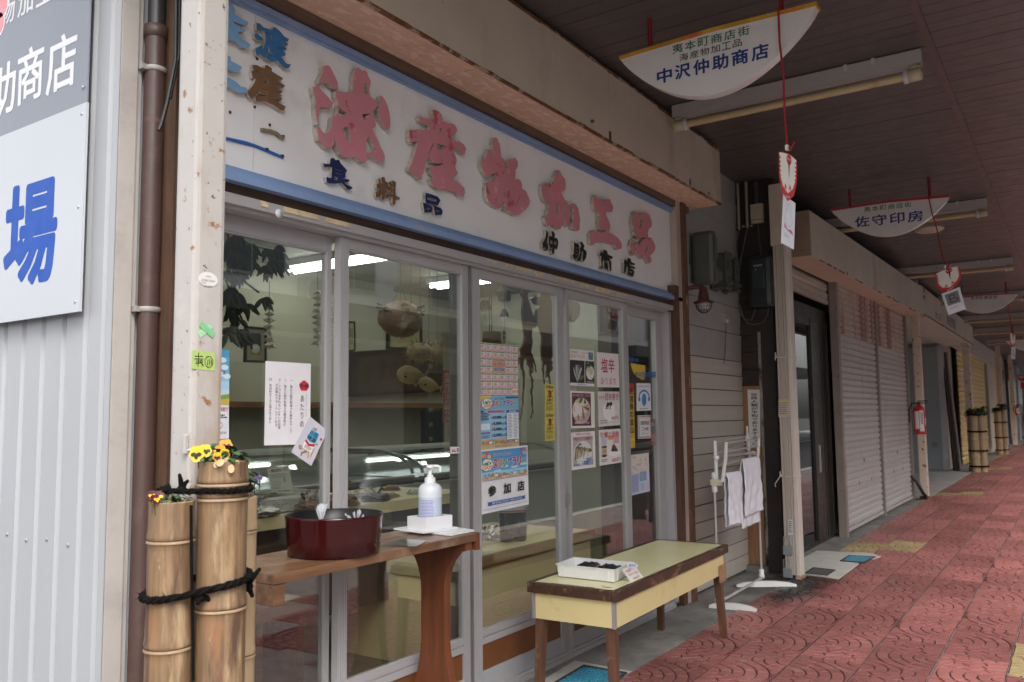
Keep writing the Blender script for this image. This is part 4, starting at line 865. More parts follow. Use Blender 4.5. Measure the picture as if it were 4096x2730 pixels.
s1 = Sheet('warning_sticker', 'yellow topped warning sticker on the ribbed aluminium post', 'sticker', st1, (.50, .45, .38)); s1.rect(0, 0, 1, .10, srgb('c9b53a')); s1.lines(.08, .2, .9, .9, 6, srgb('6a5f58'), .4); s1.done()
s2 = Sheet('warning_sticker', 'small white sticker low on the ribbed aluminium post', 'sticker', [PX(cK(*p), 0, 5.982) for p in ((645, 968), (670, 968), (672, 1055), (645, 1055))], (.6, .6, .58)); s2.lines(.15, .1, .85, .9, 6, srgb('4a4a55'), .5); s2.done()
cd_ = mat('white_cord', (.6, .59, .56), .8)
for zy, lab in (((1200, 600), 'white cord knotted round the ribbed post at head height'), ((722, 722), 'white cord tied round the ribbed post with a hanging tail')):
    yy = 40 if zy[0] == 1200 else 722
    p = PX(cK(640, yy), 0, 5.98)
    mb = MB().tube([(5.981, -.53, p.z), (5.981, -.57, p.z-.002), (5.982, -.642, p.z), (6.03, -.643, p.z), (6.1, -.64, p.z), (6.1, -.53, p.z)], .0032, 6, closed=True)
    q = PX(cK(575, yy+60 if yy == 722 else 60), 0, 5.97)
    mb.tube([(5.98, -.535, p.z), (5.972, -.525, p.z+.03), (5.97, -.532, p.z+.035), (5.97, -.528, p.z-.0), (5.968, q.y+.005, q.z+.02), (5.968, q.y, q.z)], .0035, 6)
    tag(mb.build('tied_cord', cd_), lab, 'cord', 'cords tied round the ribbed post')
# ------------------------------------------------------------------ second shop: canopy, dark door, rusty shutters
f2 = T('canopy_fascia', 'longer beige panelled canopy box over the closed white shutters', 'canopy', (9.4, -.65, 2.38))
CREAM2 = mat('pale_fascia_panel', (.57, .51, .44), .6, .07, 3., bump=.1, bs=60, rnd=.05, stain=((.30, .20, .13), 2.4, .62, .2, (1, 1, .4)))
def lerp(a, b, t): return a+(b-a)*t
xa, xb = 6.60, 12.3
def zbot(x): return lerp(2.36, 2.415, (x-xa)/(xb-xa))
def ztop(x): return lerp(2.716, 2.80, (x-xa)/(xb-xa))
xs2 = [xa]+[PX(cR(a, b), 1, -.65).x for a, b in ((663, 900), (845, 1000), (980, 1080), (1095, 1150))]+[xb]
for a, b in zip(xs2, xs2[1:]):
    a += .002; b -= .002
    MB().prism([Vector((a, -.65, zbot(a))), Vector((b, -.65, zbot(b))), Vector((b, -.65, ztop(b))), Vector((a, -.65, ztop(a)))], (0, .012, 0)).build('fascia_panel', CREAM2, f2)
    MB().prism([Vector((a, -.637, zbot(a)+.001)), Vector((b, -.637, zbot(b)+.001)), Vector((b, -.40, zbot(b)+.001)), Vector((a, -.40, zbot(a)+.001))], (0, 0, .012)).build('soffit_panel', mat('pale_soffit_panel', (.58, .43, .34), .65, .06, 4., rnd=.04, stain=((.3, .2, .12), 3., .62, .2)), f2)
MB().box(6.585, 6.60, -.65, -.40, 2.362, 2.716).build('end_panel', mat('brown_end_panel', (.33, .235, .165), .65, .12, 4., stain=((.14, .06, .03), 5., .58, .1)), f2)
e2 = MB(); x = xa
while x < xb:
    w = random.uniform(.05, .2); 
    if random.random() < .5: e2.prism([Vector((x, -.653, zbot(x)-.003)), Vector((x+w, -.653, zbot(x+w)-.003)), Vector((x+w, -.653, zbot(x+w)+random.uniform(.002, .008))), Vector((x, -.653, zbot(x)+random.uniform(.002, .008)))], (0, .01, 0))
    x += w*1.4
for p in xs2[1:]: e2.box(p-.015, p+.015, -.6525, -.648, zbot(p)-.004, zbot(p)+.02)
e2.build('edge_trim', RUST, f2, kind='stuff')
d2 = T('glass_door', 'dark framed glass door under a half rolled beige shutter', 'door', (7.1, -0.3350, 0))
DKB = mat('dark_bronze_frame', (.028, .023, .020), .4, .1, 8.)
z_tr = PX(cU(930, 1120), 1, -0.3350).z; z_up = PX(cU(930, 930), 1, -0.3350).z
xl, xr = 6.32, 9.2
mb = MB().box(xl, xr, -0.3500, -0.3100, z_tr-.03, z_tr+.05); mb.box(xl, xr, -0.3450, -0.3150, 0, .04); mb.box(xl, xr, -0.3500, -0.3100, 2.0, 2.1)
xm = PX((3266, 1700), 1, -0.3350).x; xq = PX((3312, 1600), 1, -0.3350).x
for xx, w in ((xm, .30), (xm+.2, .04), (xl+.02, .05), (xq, .05), (xr-.06, .1)): mb.box(xx-w/2, xx+w/2, -0.3570, -0.3090, .04, z_tr+.03)
mb.build('frame', DKB, d2)
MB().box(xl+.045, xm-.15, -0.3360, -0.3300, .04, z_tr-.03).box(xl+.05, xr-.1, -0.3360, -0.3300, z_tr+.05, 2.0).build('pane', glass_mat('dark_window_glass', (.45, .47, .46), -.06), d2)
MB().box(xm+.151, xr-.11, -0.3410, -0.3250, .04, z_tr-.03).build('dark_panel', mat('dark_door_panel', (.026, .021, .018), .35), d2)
MB().box(xm-.05, xm-.02, -0.3670, -0.3575, .62, .86).build('handle', ALU, d2)
sg2 = MB()
for p in ((968, 1125), (1092, 1165)): q = PX(cU(*p), 1, -0.3570); sg2.tube([q, q+Vector((0, -.012, -.012)), q+Vector((0, -.014, .004))], .003, 5)
sg2.build('coat_hook', ALU, d2)
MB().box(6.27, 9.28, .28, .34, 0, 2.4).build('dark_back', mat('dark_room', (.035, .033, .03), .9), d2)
rs = T('rolling_shutter', 'half rolled beige shutter above the dark glass door', 'shutter', (7.2, -.37, z_up))
SLA = mat('beige_slat', (.45, .385, .325), .5, .05, 5., dirt=((.28, .2, .15), 10., .55, .9), rnd=.04)
def slat_mb(L_, h, d=.014):
    prof = [(0, 0), (-d, h*.16), (-d, h*.70), (-d*.35, h*.84), (0, h*.94)]
    mb = MB()
    for (ya, za), (yb, zb_) in zip(prof, prof[1:]): mb.quad(Vector((0, ya, za)), Vector((L_, ya, za)), Vector((L_, yb, zb_)), Vector((0, yb, zb_)))
    mb.box(0, L_, .001, .003, 0, h); return mb
xA = PX(cE(95, 200), 1, -.37).x; xB = 8.18
zz = z_up+.04; sm_ = slat_mb(xB-6.3, .085).mesh('slat', SLA)
while zz < 2.33: o = link('slat', sm_, rs); o.location = (6.3-rs.location.x, -.37-rs.location.y, zz-rs.location.z); zz += .085
MB().box(6.3, xB, -.39, -.36, z_up, z_up+.038).build('bottom_bar', SLA, rs)
def shutter(label, x0, x1, y, z1, h, m, group, hdl=True, name='rolling_shutter', z0=.03):
    t = T(name, label, 'shutter', ((x0+x1)/2, y, z0), 0, group)
    me = slat_mb(x1-x0-.05, h).mesh('slat', m); zz = z0+.035
    while zz < z1-.01: o = link('slat', me, t); o.location = (-(x1-x0)/2+.025, 0, zz-z0); zz += h
    MB().box(x0+.025, x1-.025, y-.022, y+.004, z0, z0+.033, bev=.003).build('bottom_bar', m, t)
    if hdl:
        mb = MB()
        for f in (.35, .68): mb.box(lerp(x0, x1, f)-.012, lerp(x0, x1, f)+.012, y-.019, y-.013, .43, .46)
        mb.build('lift_grip', mat('tan_grip', (.35, .25, .12), .6), t)
        xx = lerp(x0, x1, .5); MB().lathe([(0, 0), (.018, 0), (.015, .008), (0, .009)], n=12, M=Matrix.Translation((xx, y-.014, .66)) @ Matrix.Rotation(math.pi/2, 4, 'X')).build('lock', ALU_D, t)
    return t
SHW = mat('white_shutter_rusting', (.48, .45, .435), .5, .04, 4., rnd=.05, world=True, dirt=((.44, .35, .31), 9., .54, .85), stain=[((.34, .20, .14), 5., .60, .12, (1.2, 1, .22)), ((.24, .11, .06), 26., .69, .04, (1, 1, .5)), ((.42, .40, .39), 1.6, .55, .2)])
SHR = mat('rust_stained_slat', (.50, .40, .36), .6, .08, 5., rnd=.04, world=True, stain=[((.26, .11, .085), 3.6, .49, .06, (1, .05, .06)), ((.34, .22, .17), 9., .55, .15, (1, .1, .3))])
x0s, xms, x1s = 8.29, 9.92, 12.0
xms = PX((3525, 1900), 1, -.42).x
for lab, a, b in (('nearer rust streaked white shutter next to the dark door', x0s, xms-.03), ('farther rust streaked white shutter next to the extinguisher post', xms+.03, x1s)):
    t = shutter(lab, a, b, -.42, 2.36, .0615, SHW, 'white rusting shutters')
    sl = [c for c in COL.objects if c.parent == t and c.name.startswith('slat')]
    sl.sort(key=lambda c: c.location.z)
    me2 = sl[0].data.copy(); me2.materials.clear(); me2.materials.append(SHR)
    for c in sl[-8:]: c.data = me2
b2 = T('next_shop_building', 'shop building behind the beige canopy and white shutters', 'building', (9.3, -.1, 0))
GPM = mat('shutter_guide', (.26, .215, .19), .5, .1, 6., stain=((.10, .04, .02), 14., .62, .1))
for a_, b_, y_ in ((8.20, 8.285, -.46), (xms-.028, xms+.028, -.452), (12.0, 12.06, -.46)): MB().box(a_, b_, y_, -.39, 0, 2.40).build('guide_post', GPM, b2)
MB().box(8.25, 12.05, -.36, -.3, 2.3, 2.88).box(9.3, 12.05, -.3, 3.9, 0, 2.88).box(8.25, 9.29, .36, 3.9, 0, 2.88).box(6.2, 8.24, .40, 3.9, 2.40, 2.88).build('body', mat('next_shop_wall', (.2, .18, .16), .8), b2)
MB().box(6.15, 12.3, .35, 4.2, 3.27, 6.0).build('upper_storey', mat('upper_storey_wall', (.45, .42, .38), .8), b2)
# ------------------------------------------------------------------ far posts, extinguishers, recess, yellow shutters
FP = 'rusty posts farther down the arcade'
post('rusty post carrying the nearer fire extinguisher', 12.17, -.60, .10, 2.9, POST_FAR, True, FP)
def extinguisher(label, x, y, pz0, pz1, px_):
    t = T('fire_extinguisher', label, 'fire extinguisher', (x, y, pz0), 0, 'fire extinguishers on the posts')
    h = pz1-pz0; r = .068
    RED = mat('extinguisher_red', (.50, .018, .022), .25, .05, 6.)
    MB().lathe([(0, 0), (r*.95, 0), (r, .015), (r, h*.80), (r*.9, h*.88), (r*.45, h*.95), (r*.3, h)], (x, y, pz0), n=20).build('cylinder', RED, t)
    MB().box(x-.02, x+.02, y-.02, y+.02, pz1, pz1+.035).box(x-.012, x+.012, y-.10, y+.015, pz1+.04, pz1+.052).box(x-.012, x+.012, y-.09, y+.0, pz1+.015, pz1+.026).build('valve', mat('black_rubber', (.02, .02, .02), .5), t)
    MB().tube([(x-.01, y+.01, pz1+.02), (x-.05, y+.07, pz1+.02), (x-.06, y+.10, pz1-.06), (x-.06, y+.10, pz0+h*.4)], .011, 7).build('hose', mat('black_rubber', (.02, .02, .02), .5), t)
    L_ = MB()
    for a0, a1, zz0, zz1 in ((2.5, 3.2, .18, .78), (3.3, 4.05, .10, .80), (4.35, 4.8, .30, .55)):
        for i in range(4):
            a, b = a0+(a1-a0)*i/4, a0+(a1-a0)*(i+1)/4
            q = [Vector((x+(r+.0015)*math.cos(u), y+(r+.0015)*math.sin(u), pz0+h*v)) for u, v in ((a, zz0), (b, zz0), (b, zz1), (a, zz1))]; L_.quad(*q)
    L_.build('label', paint((.62, .62, .60)), t)
    txt = MB(); vs, fs, bb = glyphs('YAMATO', .03)
    for v in vs: pass
    H_ = h*.42; ang = 3.45
    txt.add([Vector((x+(r+.003)*math.cos(ang+(v.y/.8)*.5), y+(r+.003)*math.sin(ang+(v.y/.8)*.5), pz0+h*.33+H_*(v.x-bb[0])/(bb[1]-bb[0]))) for v in vs], fs)
    txt.build('lettering', paint((.05, .05, .06)), t)
    return t
ez0, ez1 = PX((3680, 1737), 1, -.66).z, PX((3680, 1640), 1, -.66).z
extinguisher('nearer red fire extinguisher hung on a rusty post past the white shutters', PX((3676, 1690), 1, -.665).x, -.672, ez0, ez1+.06, 0)
hs = MB().tube([(12.0, -.40, .33), (11.95, -.50, .25), (12.0, -.56, .10), (12.15, -.57, .05), (12.17, -.55, .025)], .022, 8)
tag(hs.build('hose', mat('black_rubber', (.02, .02, .02), .5)), 'short black hose looping to the ground beside the rusty post', 'hose')
rc = T('recess_building', 'building with an open grey bay and grey metal side panel', 'building', (15.3, 1.5, 0))
GREYD = mat('grey_bay_panel', (.33, .36, .38), .5, .04, 2., dirt=((.25, .26, .27), 3., .55, .9)); TEAL = mat('teal_panel', (.18, .25, .26), .5, .05, 3.)
xg = PX(cD(180, 1380), 2, 0).x
MB().box(18.40, 18.45, -.10, 5, 0, 2.42).build('side_panel', GREYD, rc)
MB().box(18.385, 18.399, -.14, -.02, 0, 2.45).box(18.38, 18.384, .28, .36, 0, 2.4).build('panel_trim', mat('white_panel_trim', (.5, .51, .52), .5), rc)
MB().box(12.35, 12.42, -.30, 3, .0, 2.45).box(12.42, 18.4, 4.2, 4.25, 0, 2.45).build('teal_wall', TEAL, rc)
MB().box(12.07, 18.5, -.2, 5, 2.50, 2.56).build('bay_ceiling', mat('bay_ceiling', (.5, .48, .46), .7), rc)
MB().box(12.3, 30, .2, 5, 2.6, 6.0).build('upper_storey', mat('upper_storey_wall', (.45, .42, .38), .8), rc)
ob = PX(cD(225, 1225), 0, 18.38); mb = MB().box(18.36, 18.399, ob.y-.05, ob.y+.05, ob.z-.03, ob.z+.07, bev=.004); mb.build('outlet_box', mat('grey_box', (.25, .25, .24), .5), rc)
f3 = T('canopy_fascia', 'far canopy box with faded black lettering above the grey bay', 'canopy', (15, -.62, 2.4))
xs3 = [12.33, PX(cD(262, 400), 1, -.62).x, 18.9]
zb3 = lambda x: lerp(PX(cD(160, 410), 1, -.62).z, PX(cD(375, 545), 1, -.62).z, (x-12.33)/6.57)
zt3 = lambda x: lerp(PX(cD(145, 232), 1, -.62).z, PX(cD(375, 425), 1, -.62).z, (x-12.33)/6.57)
for a, b in ((12.33, 14.2), (14.205, 16.3), (16.305, 18.9)):
    MB().prism([Vector((a, -.62, zb3(a))), Vector((b, -.62, zb3(b))), Vector((b, -.62, zt3(b))), Vector((a, -.62, zt3(a)))], (0, .02, 0)).build('fascia_panel', CREAM2, f3)
    MB().prism([Vector((a, -.598, zb3(a))), Vector((b, -.598, zb3(b))), Vector((b, -.10, zb3(b))), Vector((a, -.10, zb3(a)))], (0, 0, .02)).build('soffit_panel', CREAM2, f3)
MB().box(12.30, 12.328, -.62, -.1, zb3(12.33), zt3(12.33)).build('end_panel', CREAM2, f3)
mb = MB(); q0, q1 = PX(cD(292, 430), 1, -.6205), PX(cD(350, 500), 1, -.6205)
for i, ch in enumerate('海産問屋'):
    w = (q1.x-q0.x)/4; fit(mb, ch, Vector((q0.x+w*i, -.6212, q0.z-.10-.0)), Vector((w*.85, 0, 0)), Vector((0, 0, .17)), .02)
q0 = PX(cD(218, 400), 1, -.6205); fit(mb, '本店', Vector((q0.x, -.6212, q0.z-.06)), Vector((.7, 0, 0)), Vector((0, 0, .11)), .0)
mb.build('lettering', mat('faded_black', (.13, .12, .115), .7), f3)
e3 = MB(); x = 12.33
while x < 18.8: e3.prism([Vector((x, -.623, zb3(x)-.004)), Vector((x+.3, -.623, zb3(x+.3)-.004)), Vector((x+.3, -.623, zb3(x+.3)+.012)), Vector((x, -.623, zb3(x)+random.uniform(.005, .02)))], (0, .01, 0)); x += .3
for a, b in ((160, 300), (160, 345)): q = PX(cD(150, b-45), 1, -.622); e3.box(q.x-.05, q.x+.05, -.625, -.621, q.z-.03, q.z+.03)
e3.build('edge_trim', RUST, f3, kind='stuff')
lp = random.Random(3)
for i, (y_, cl, lab) in enumerate(((-.14, (.05, .03, .025), 'dark brown pole leaning beside the grey bay panel'), (-.18, (.22, .20, .18), 'grey batten leaning third from the grey bay panel'), (-.22, (.09, .06, .05), 'brown batten leaning in the middle of the leaning poles'), (-.27, (.34, .33, .32), 'pale metal pole leaning outermost beside the tan column'))):
    tb = MB().tube([(18.3-.05*i, y_-.08, .005), (18.42, y_+.02+.02*i, 2.3)], .022 if i != 2 else .03, 6)
    tag(tb.build('leaning_pole', mat('pole_'+str(i), cl, .6, .2, 10.)), lab, 'pole', 'poles leaning by the grey bay')
YEL = mat('yellow_shutter', (.62, .44, .13), .5, .06, 4., rnd=.04, dirt=((.3, .2, .06), 6., .55, .9))
COLM = mat('tan_pillar', (.40, .34, .27), .7, .06, 3.); COLL = mat('pale_pillar', (.55, .50, .42), .7, .05, 3.)
fb = T('far_shop_building', 'far row of shops with yellow shutters and pale lintel', 'building', (25, .3, 0))
MB().box(18.46, 19.9, -.10, .3, 0, 2.6).build('tan_pillar', COLM, fb)
MB().box(26.2, 28.4, -.26, .3, .15, 2.75).box(26.15, 28.45, -.24, .3, 0, .15).build('pale_pillar', COLL, fb)
FZ = 2.45
MB().box(19.0, 31.5, -.30, -.2, FZ, 2.88).build('lintel_band', mat('dirty_white_band', (.50, .46, .43), .7, .08, 3., stain=((.35, .27, .22), 2., .58, .2)), fb)
MB().box(18.5, 60, .02, 6, 0, 6).build('body', mat('far_wall', (.4, .37, .33), .8), fb)
mb = MB(); q0, q1 = PX(cD(555, 590), 1, -.302), PX(cD(592, 590), 1, -.302)
fit(mb, '印房', Vector((q0.x, -.3035, q0.z-.12)), Vector((q1.x-q0.x, 0, 0)), Vector((0, 0, .26)), .03); mb.build('lettering', paint((.02, .02, .02)), fb)
for lab, a, b in (('nearest yellow shutter beyond the tan pillar', 19.95, 22.2), ('middle yellow shutter behind the nearer bamboo pair', 22.3, 26.1), ('farthest yellow shutter beyond the pale pillar', 28.5, 31.4)):
    shutter(lab, a, b, -.19, FZ, .11, YEL, 'yellow shutters far down the arcade', False, z0=.02)
for lab, px1, px2, yb in (('rusty post behind the nearer far bamboo pair', (3883, 1500), (3900, 1600), -.60), ('rusty post behind the farther bamboo pair', (4005, 1500), (4020, 1600), -.60), ('rusty post carrying the farther fire extinguisher', (4065, 1700), (4082, 1780), -.60)):
    p = PX(px1, 1, yb); post(lab, p.x, yb, .12, 2.9, POST_FAR, True, FP)
pe = PX((4066, 1620), 1, -.66)
extinguisher('farther red fire extinguisher hung on a distant rusty post', pe.x, -.68, PX((4066, 1662), 1, -.66).z, PX((4066, 1625), 1, -.66).z, 0)
# end of the arcade: grey dark shopfront, white car, red banner
eb = T('end_building', 'dark glazed building at the far end of the arcade', 'building', (40, .2, 0))
MB().box(31.6, 33.5, -.22, .01, 0, 2.88).build('wall', mat('far_grey_wall', (.30, .29, .28), .7), eb)
MB().box(33.5, 58, -.30, -.02, 0, 2.88).build('dark_front', mat('far_dark_front', (.05, .06, .07), .3), eb)
for xx in (35, 38, 42, 47): MB().box(xx, xx+.3, -.36, -.302, 0, 2.88).build('mullion', mat('far_mullion', (.45, .47, .5), .5), eb)
p = PX((4028, 1480), 1, -.35); bx_ = MB().box(p.x, p.x+.6, -.5, -.31, p.z-.35, p.z+.25, bev=.02); tag(bx_.build('wall_box', mat('brown_box', (.12, .08, .06), .6)), 'brown box hung on the wall above the farther bamboo pair', 'wall box')
rb = T('red_banner', 'red hanging banner with white letters at the far right edge', 'banner', tuple(PX((4085, 1560), 0, 33)))
RB = mat('banner_red', (.55, .02, .025), .5, .08, 6.)
P = [PX(q, 0, 33.0) for q in ((4070, 1500), (4130, 1505), (4130, 1532), (4090, 1525), (4072, 1520))]; MB().prism(P, (.06, 0, 0)).build('upper_flag', RB, rb)
P = [PX(q, 0, 33.0) for q in ((4084, 1530), (4130, 1534), (4130, 1590), (4100, 1568), (4082, 1552))]; MB().prism(P, (.06, 0, 0)).build('lower_flag', RB, rb)
a, b = PX((4076, 1516), 0, 32.995), PX((4094, 1504), 0, 32.995); mb = MB(); fit(mb, 'TOP', Vector((32.99, a.y, a.z)), Vector((0, b.y-a.y, 0)), Vector((0, 0, b.z-a.z)), .03); mb.build('lettering', paint((.8, .8, .8)), rb)
MB().tube([(33.03, PX((4100, 1500), 0, 33).y, 2.9), (33.03, PX((4100, 1500), 0, 33).y, PX((4100, 1500), 0, 33).z)], .02, 6).build('hanger', ALU, rb)
car = T('parked_car', 'white car parked beyond the far end of the arcade', 'car', (42, -1.1, 0))
CW = mat('car_white', (.7, .71, .72), .2, .02, 2., coat=.5)
mb = MB(); pr_ = [(0, .25), (0, .75), (.35, .85), (.9, 1.38), (2.6, 1.42), (3.4, .9), (4.1, .8), (4.1, .25)]
mb.prism([Vector((40+a, -2.2, b)) for a, b in pr_], (0, 1.6, 0)); mb.build('body', CW, car)
MB().prism([Vector((40+a, -2.21, b)) for a, b in ((.75, .9), (1.05, 1.32), (2.5, 1.34), (3.1, .92))], (0, 1.62, 0)).build('side_window', mat('car_glass', (.02, .025, .03), .1), car)
MB().prism([Vector((40+.38, -2.1, .87)), Vector((40+.38, -.7, .87)), Vector((40+.83, -.75, 1.34)), Vector((40+.83, -2.05, 1.34))], (-.01, 0, .01)).build('rear_window', mat('car_glass', (.02, .025, .03), .1), car)
for xx in (40.7, 43.3):
    for yy in (-2.22, -.78): MB().lathe([(0, 0), (.3, 0), (.3, .2), (0, .2)], n=16, M=Matrix.Translation((xx, yy, .3)) @ Matrix.Rotation(math.pi/2, 4, 'X')).build('wheel', mat('black_rubber', (.02, .02, .02), .5), car)
for yy in (-2.0, -.95): MB().box(39.98, 40.0, yy, yy+.2, .62, .76).build('tail_light', paint((.4, .02, .02)), car)
sky_end = MB().box(58, 60, -3, .0, 0, 2.9)
tag(sky_end.build('end_wall', mat('pale_end_wall', (.62, .63, .64), .7)), 'pale wall closing the view at the end of the arcade', 'wall')
# ------------------------------------------------------------------ hanging half moon signs, cords, bird ornaments
SIGNW = mat('pendant_white', (.70, .68, .66), .3, .03, 3.)
SIGNE = mat('pendant_edge', (.66, .62, .61), .25, .06, 5., dirt=((.5, .40, .36), 14., .55, .9))
RODR = mat('red_rod', (.22, .015, .022), .4, .1, 8.)
def pendant(label, x, ya, yb, zl, zr, zm, ztop, edge_col, rods, texts, th=.05):
    """half moon sign across the walk at distance x, ya = wall side end (left in the photo), yb = street side end"""
    t = T('hanging_sign', label, 'hanging sign', (x, (ya+yb)/2, zm), 0, 'half moon shop signs under the arcade')
    ym = (ya+yb)/2; top = []; n = 20
    for i in range(n+1): top.append((lerp(ya, yb, i/n), lerp(zl, zr, i/n)+ztop*(1-abs(2*i/n-1))))
    low = []
    for i in range(1, n*2):
        u = i/(n*2); low.append((lerp(yb, ya, u), lerp(zr, zl, u)-((zl+zr)/2-zm)*math.sin(math.pi*u)**.78))
    P = [Vector((x, a, b)) for a, b in top+low]
    MB().prism(P, (th, 0, 0), 0, 1).build('panel', [SIGNW, SIGNE], t)
    mb = MB()
    for (a, b), (c, d) in zip(top, top[1:]):
        mb.prism([Vector((x-.006, a, b-.010)), Vector((x-.006, c, d-.010)), Vector((x-.006, c, d+.006)), Vector((x-.006, a, b+.006))], (th+.012, 0, 0))
    mb.build('top_edge', edge_col, t)
    for ry in rods:
        zr_ = lerp(zl, zr, (ry-ya)/(yb-ya))+ztop*(1-abs(2*(ry-ya)/(yb-ya)-1))
        MB().tube([(x+.025, ry, zr_), (x+.025, ry, CZ)], .011, 10).build('rod', RODR, t)
    for s, (l, r, tp_, bt), col, bold in texts:
        mb = MB(); n_ = len(s)
        L_, R_ = PX(l, 0, x-.001), PX(r, 0, x-.001); hgt = PX(tp_, 0, x-.001).z-PX(bt, 0, x-.001).z
        wch = (L_.y-R_.y)/(n_+(n_-1)*.18)
        for i, ch in enumerate(s):
            yl = L_.y-i*wch*1.18; zc = lerp(L_.z, R_.z, (i+.5)/n_)
            fit(mb, ch, Vector((x-.0012, yl, zc-hgt/2)), Vector((0, -wch, 0)), Vector((0, 0, hgt)), bold)
        mb.build('lettering', paint(col), t)
    return t
XS1 = 3.289
def c1y(p): return PX(cS(*p), 0, XS1)
e_old = mat('peeled_yellow_edge', (.55, .30, .02), .5, .3, 6., stain=[((.60, .12, .02), 4., .52, .15), ((.6, .57, .52), 5., .64, .05)])
e_red = mat('red_edge', (.45, .02, .035), .4, .08, 6.)
GRN, NVY, BLK = (.022, .15, .06), (.012, .035, .19), (.02, .02, .02)
pl_, pr_ = c1y((135, 400)), c1y((1495, 25))
pendant('nearest half moon sign with a peeling yellow top edge and three lines of writing', XS1, pl_.y, pr_.y, pl_.z, pr_.z, c1y((690, 672)).z, .012, e_old,
        (c1y((330, 310)).y, c1y((1238, 60)).y),
        (('夷本町商店街', (cS(498, 345), cS(1030, 205), cS(760, 240), cS(760, 305)), GRN, .012), ('海産物加工品', (cS(548, 402), cS(978, 290), cS(760, 318), cS(760, 370)), BLK, .006), ('中沢仲助商店', (cS(392, 535), cS(1163, 345), cS(815, 385), cS(815, 490)), NVY, .028)))
XS2 = 6.842
def c2y(p): return PX(cR(*p), 0, XS2)
pl_, pr_ = c2y((557, 588)), c2y((1372, 490))
pendant('second half moon sign with a red top edge and four large blue characters', XS2, pl_.y, pr_.y, pl_.z, pr_.z, c2y((940, 768)).z, .014, e_red,
        (c2y((680, 440)).y, c2y((1227, 360)).y),
        (('夷本町商店街', (cR(785, 585), cR(1112, 548), cR(950, 552), cR(950, 588)), GRN, .012), ('佐守印房', (cR(722, 672), cR(1192, 625), cR(950, 610), cR(950, 685)), NVY, .02)))
XS3 = 13.2
def c3y(p): return PX(cR(*p), 0, XS3)
pr_ = c3y((1847, 1160)); w3 = .84
pendant('third half moon sign with small green characters half hidden behind the bird ornament', XS3, pr_.y+w3, pr_.y, pr_.z, pr_.z, c3y((1650, 1297)).z, .014, e_red,
        (pr_.y+.13+.55, pr_.y+.14), (('夷本町商店街', (cR(1520, 1193), cR(1703, 1187), cR(1610, 1176), cR(1610, 1202)), GRN, .012),))
XS4 = 19.8
q = PX((4020, 1362), 0, XS4)
pendant('farthest half moon sign at the right edge of the view', XS4, q.y, q.y-.84, q.z, q.z, q.z-.25, .014, e_red, (q.y-.14, q.y-.7), (('夷本町商店街', ((4080, 1354), (4160, 1352), (4100, 1347), (4100, 1361)), GRN, .012),))
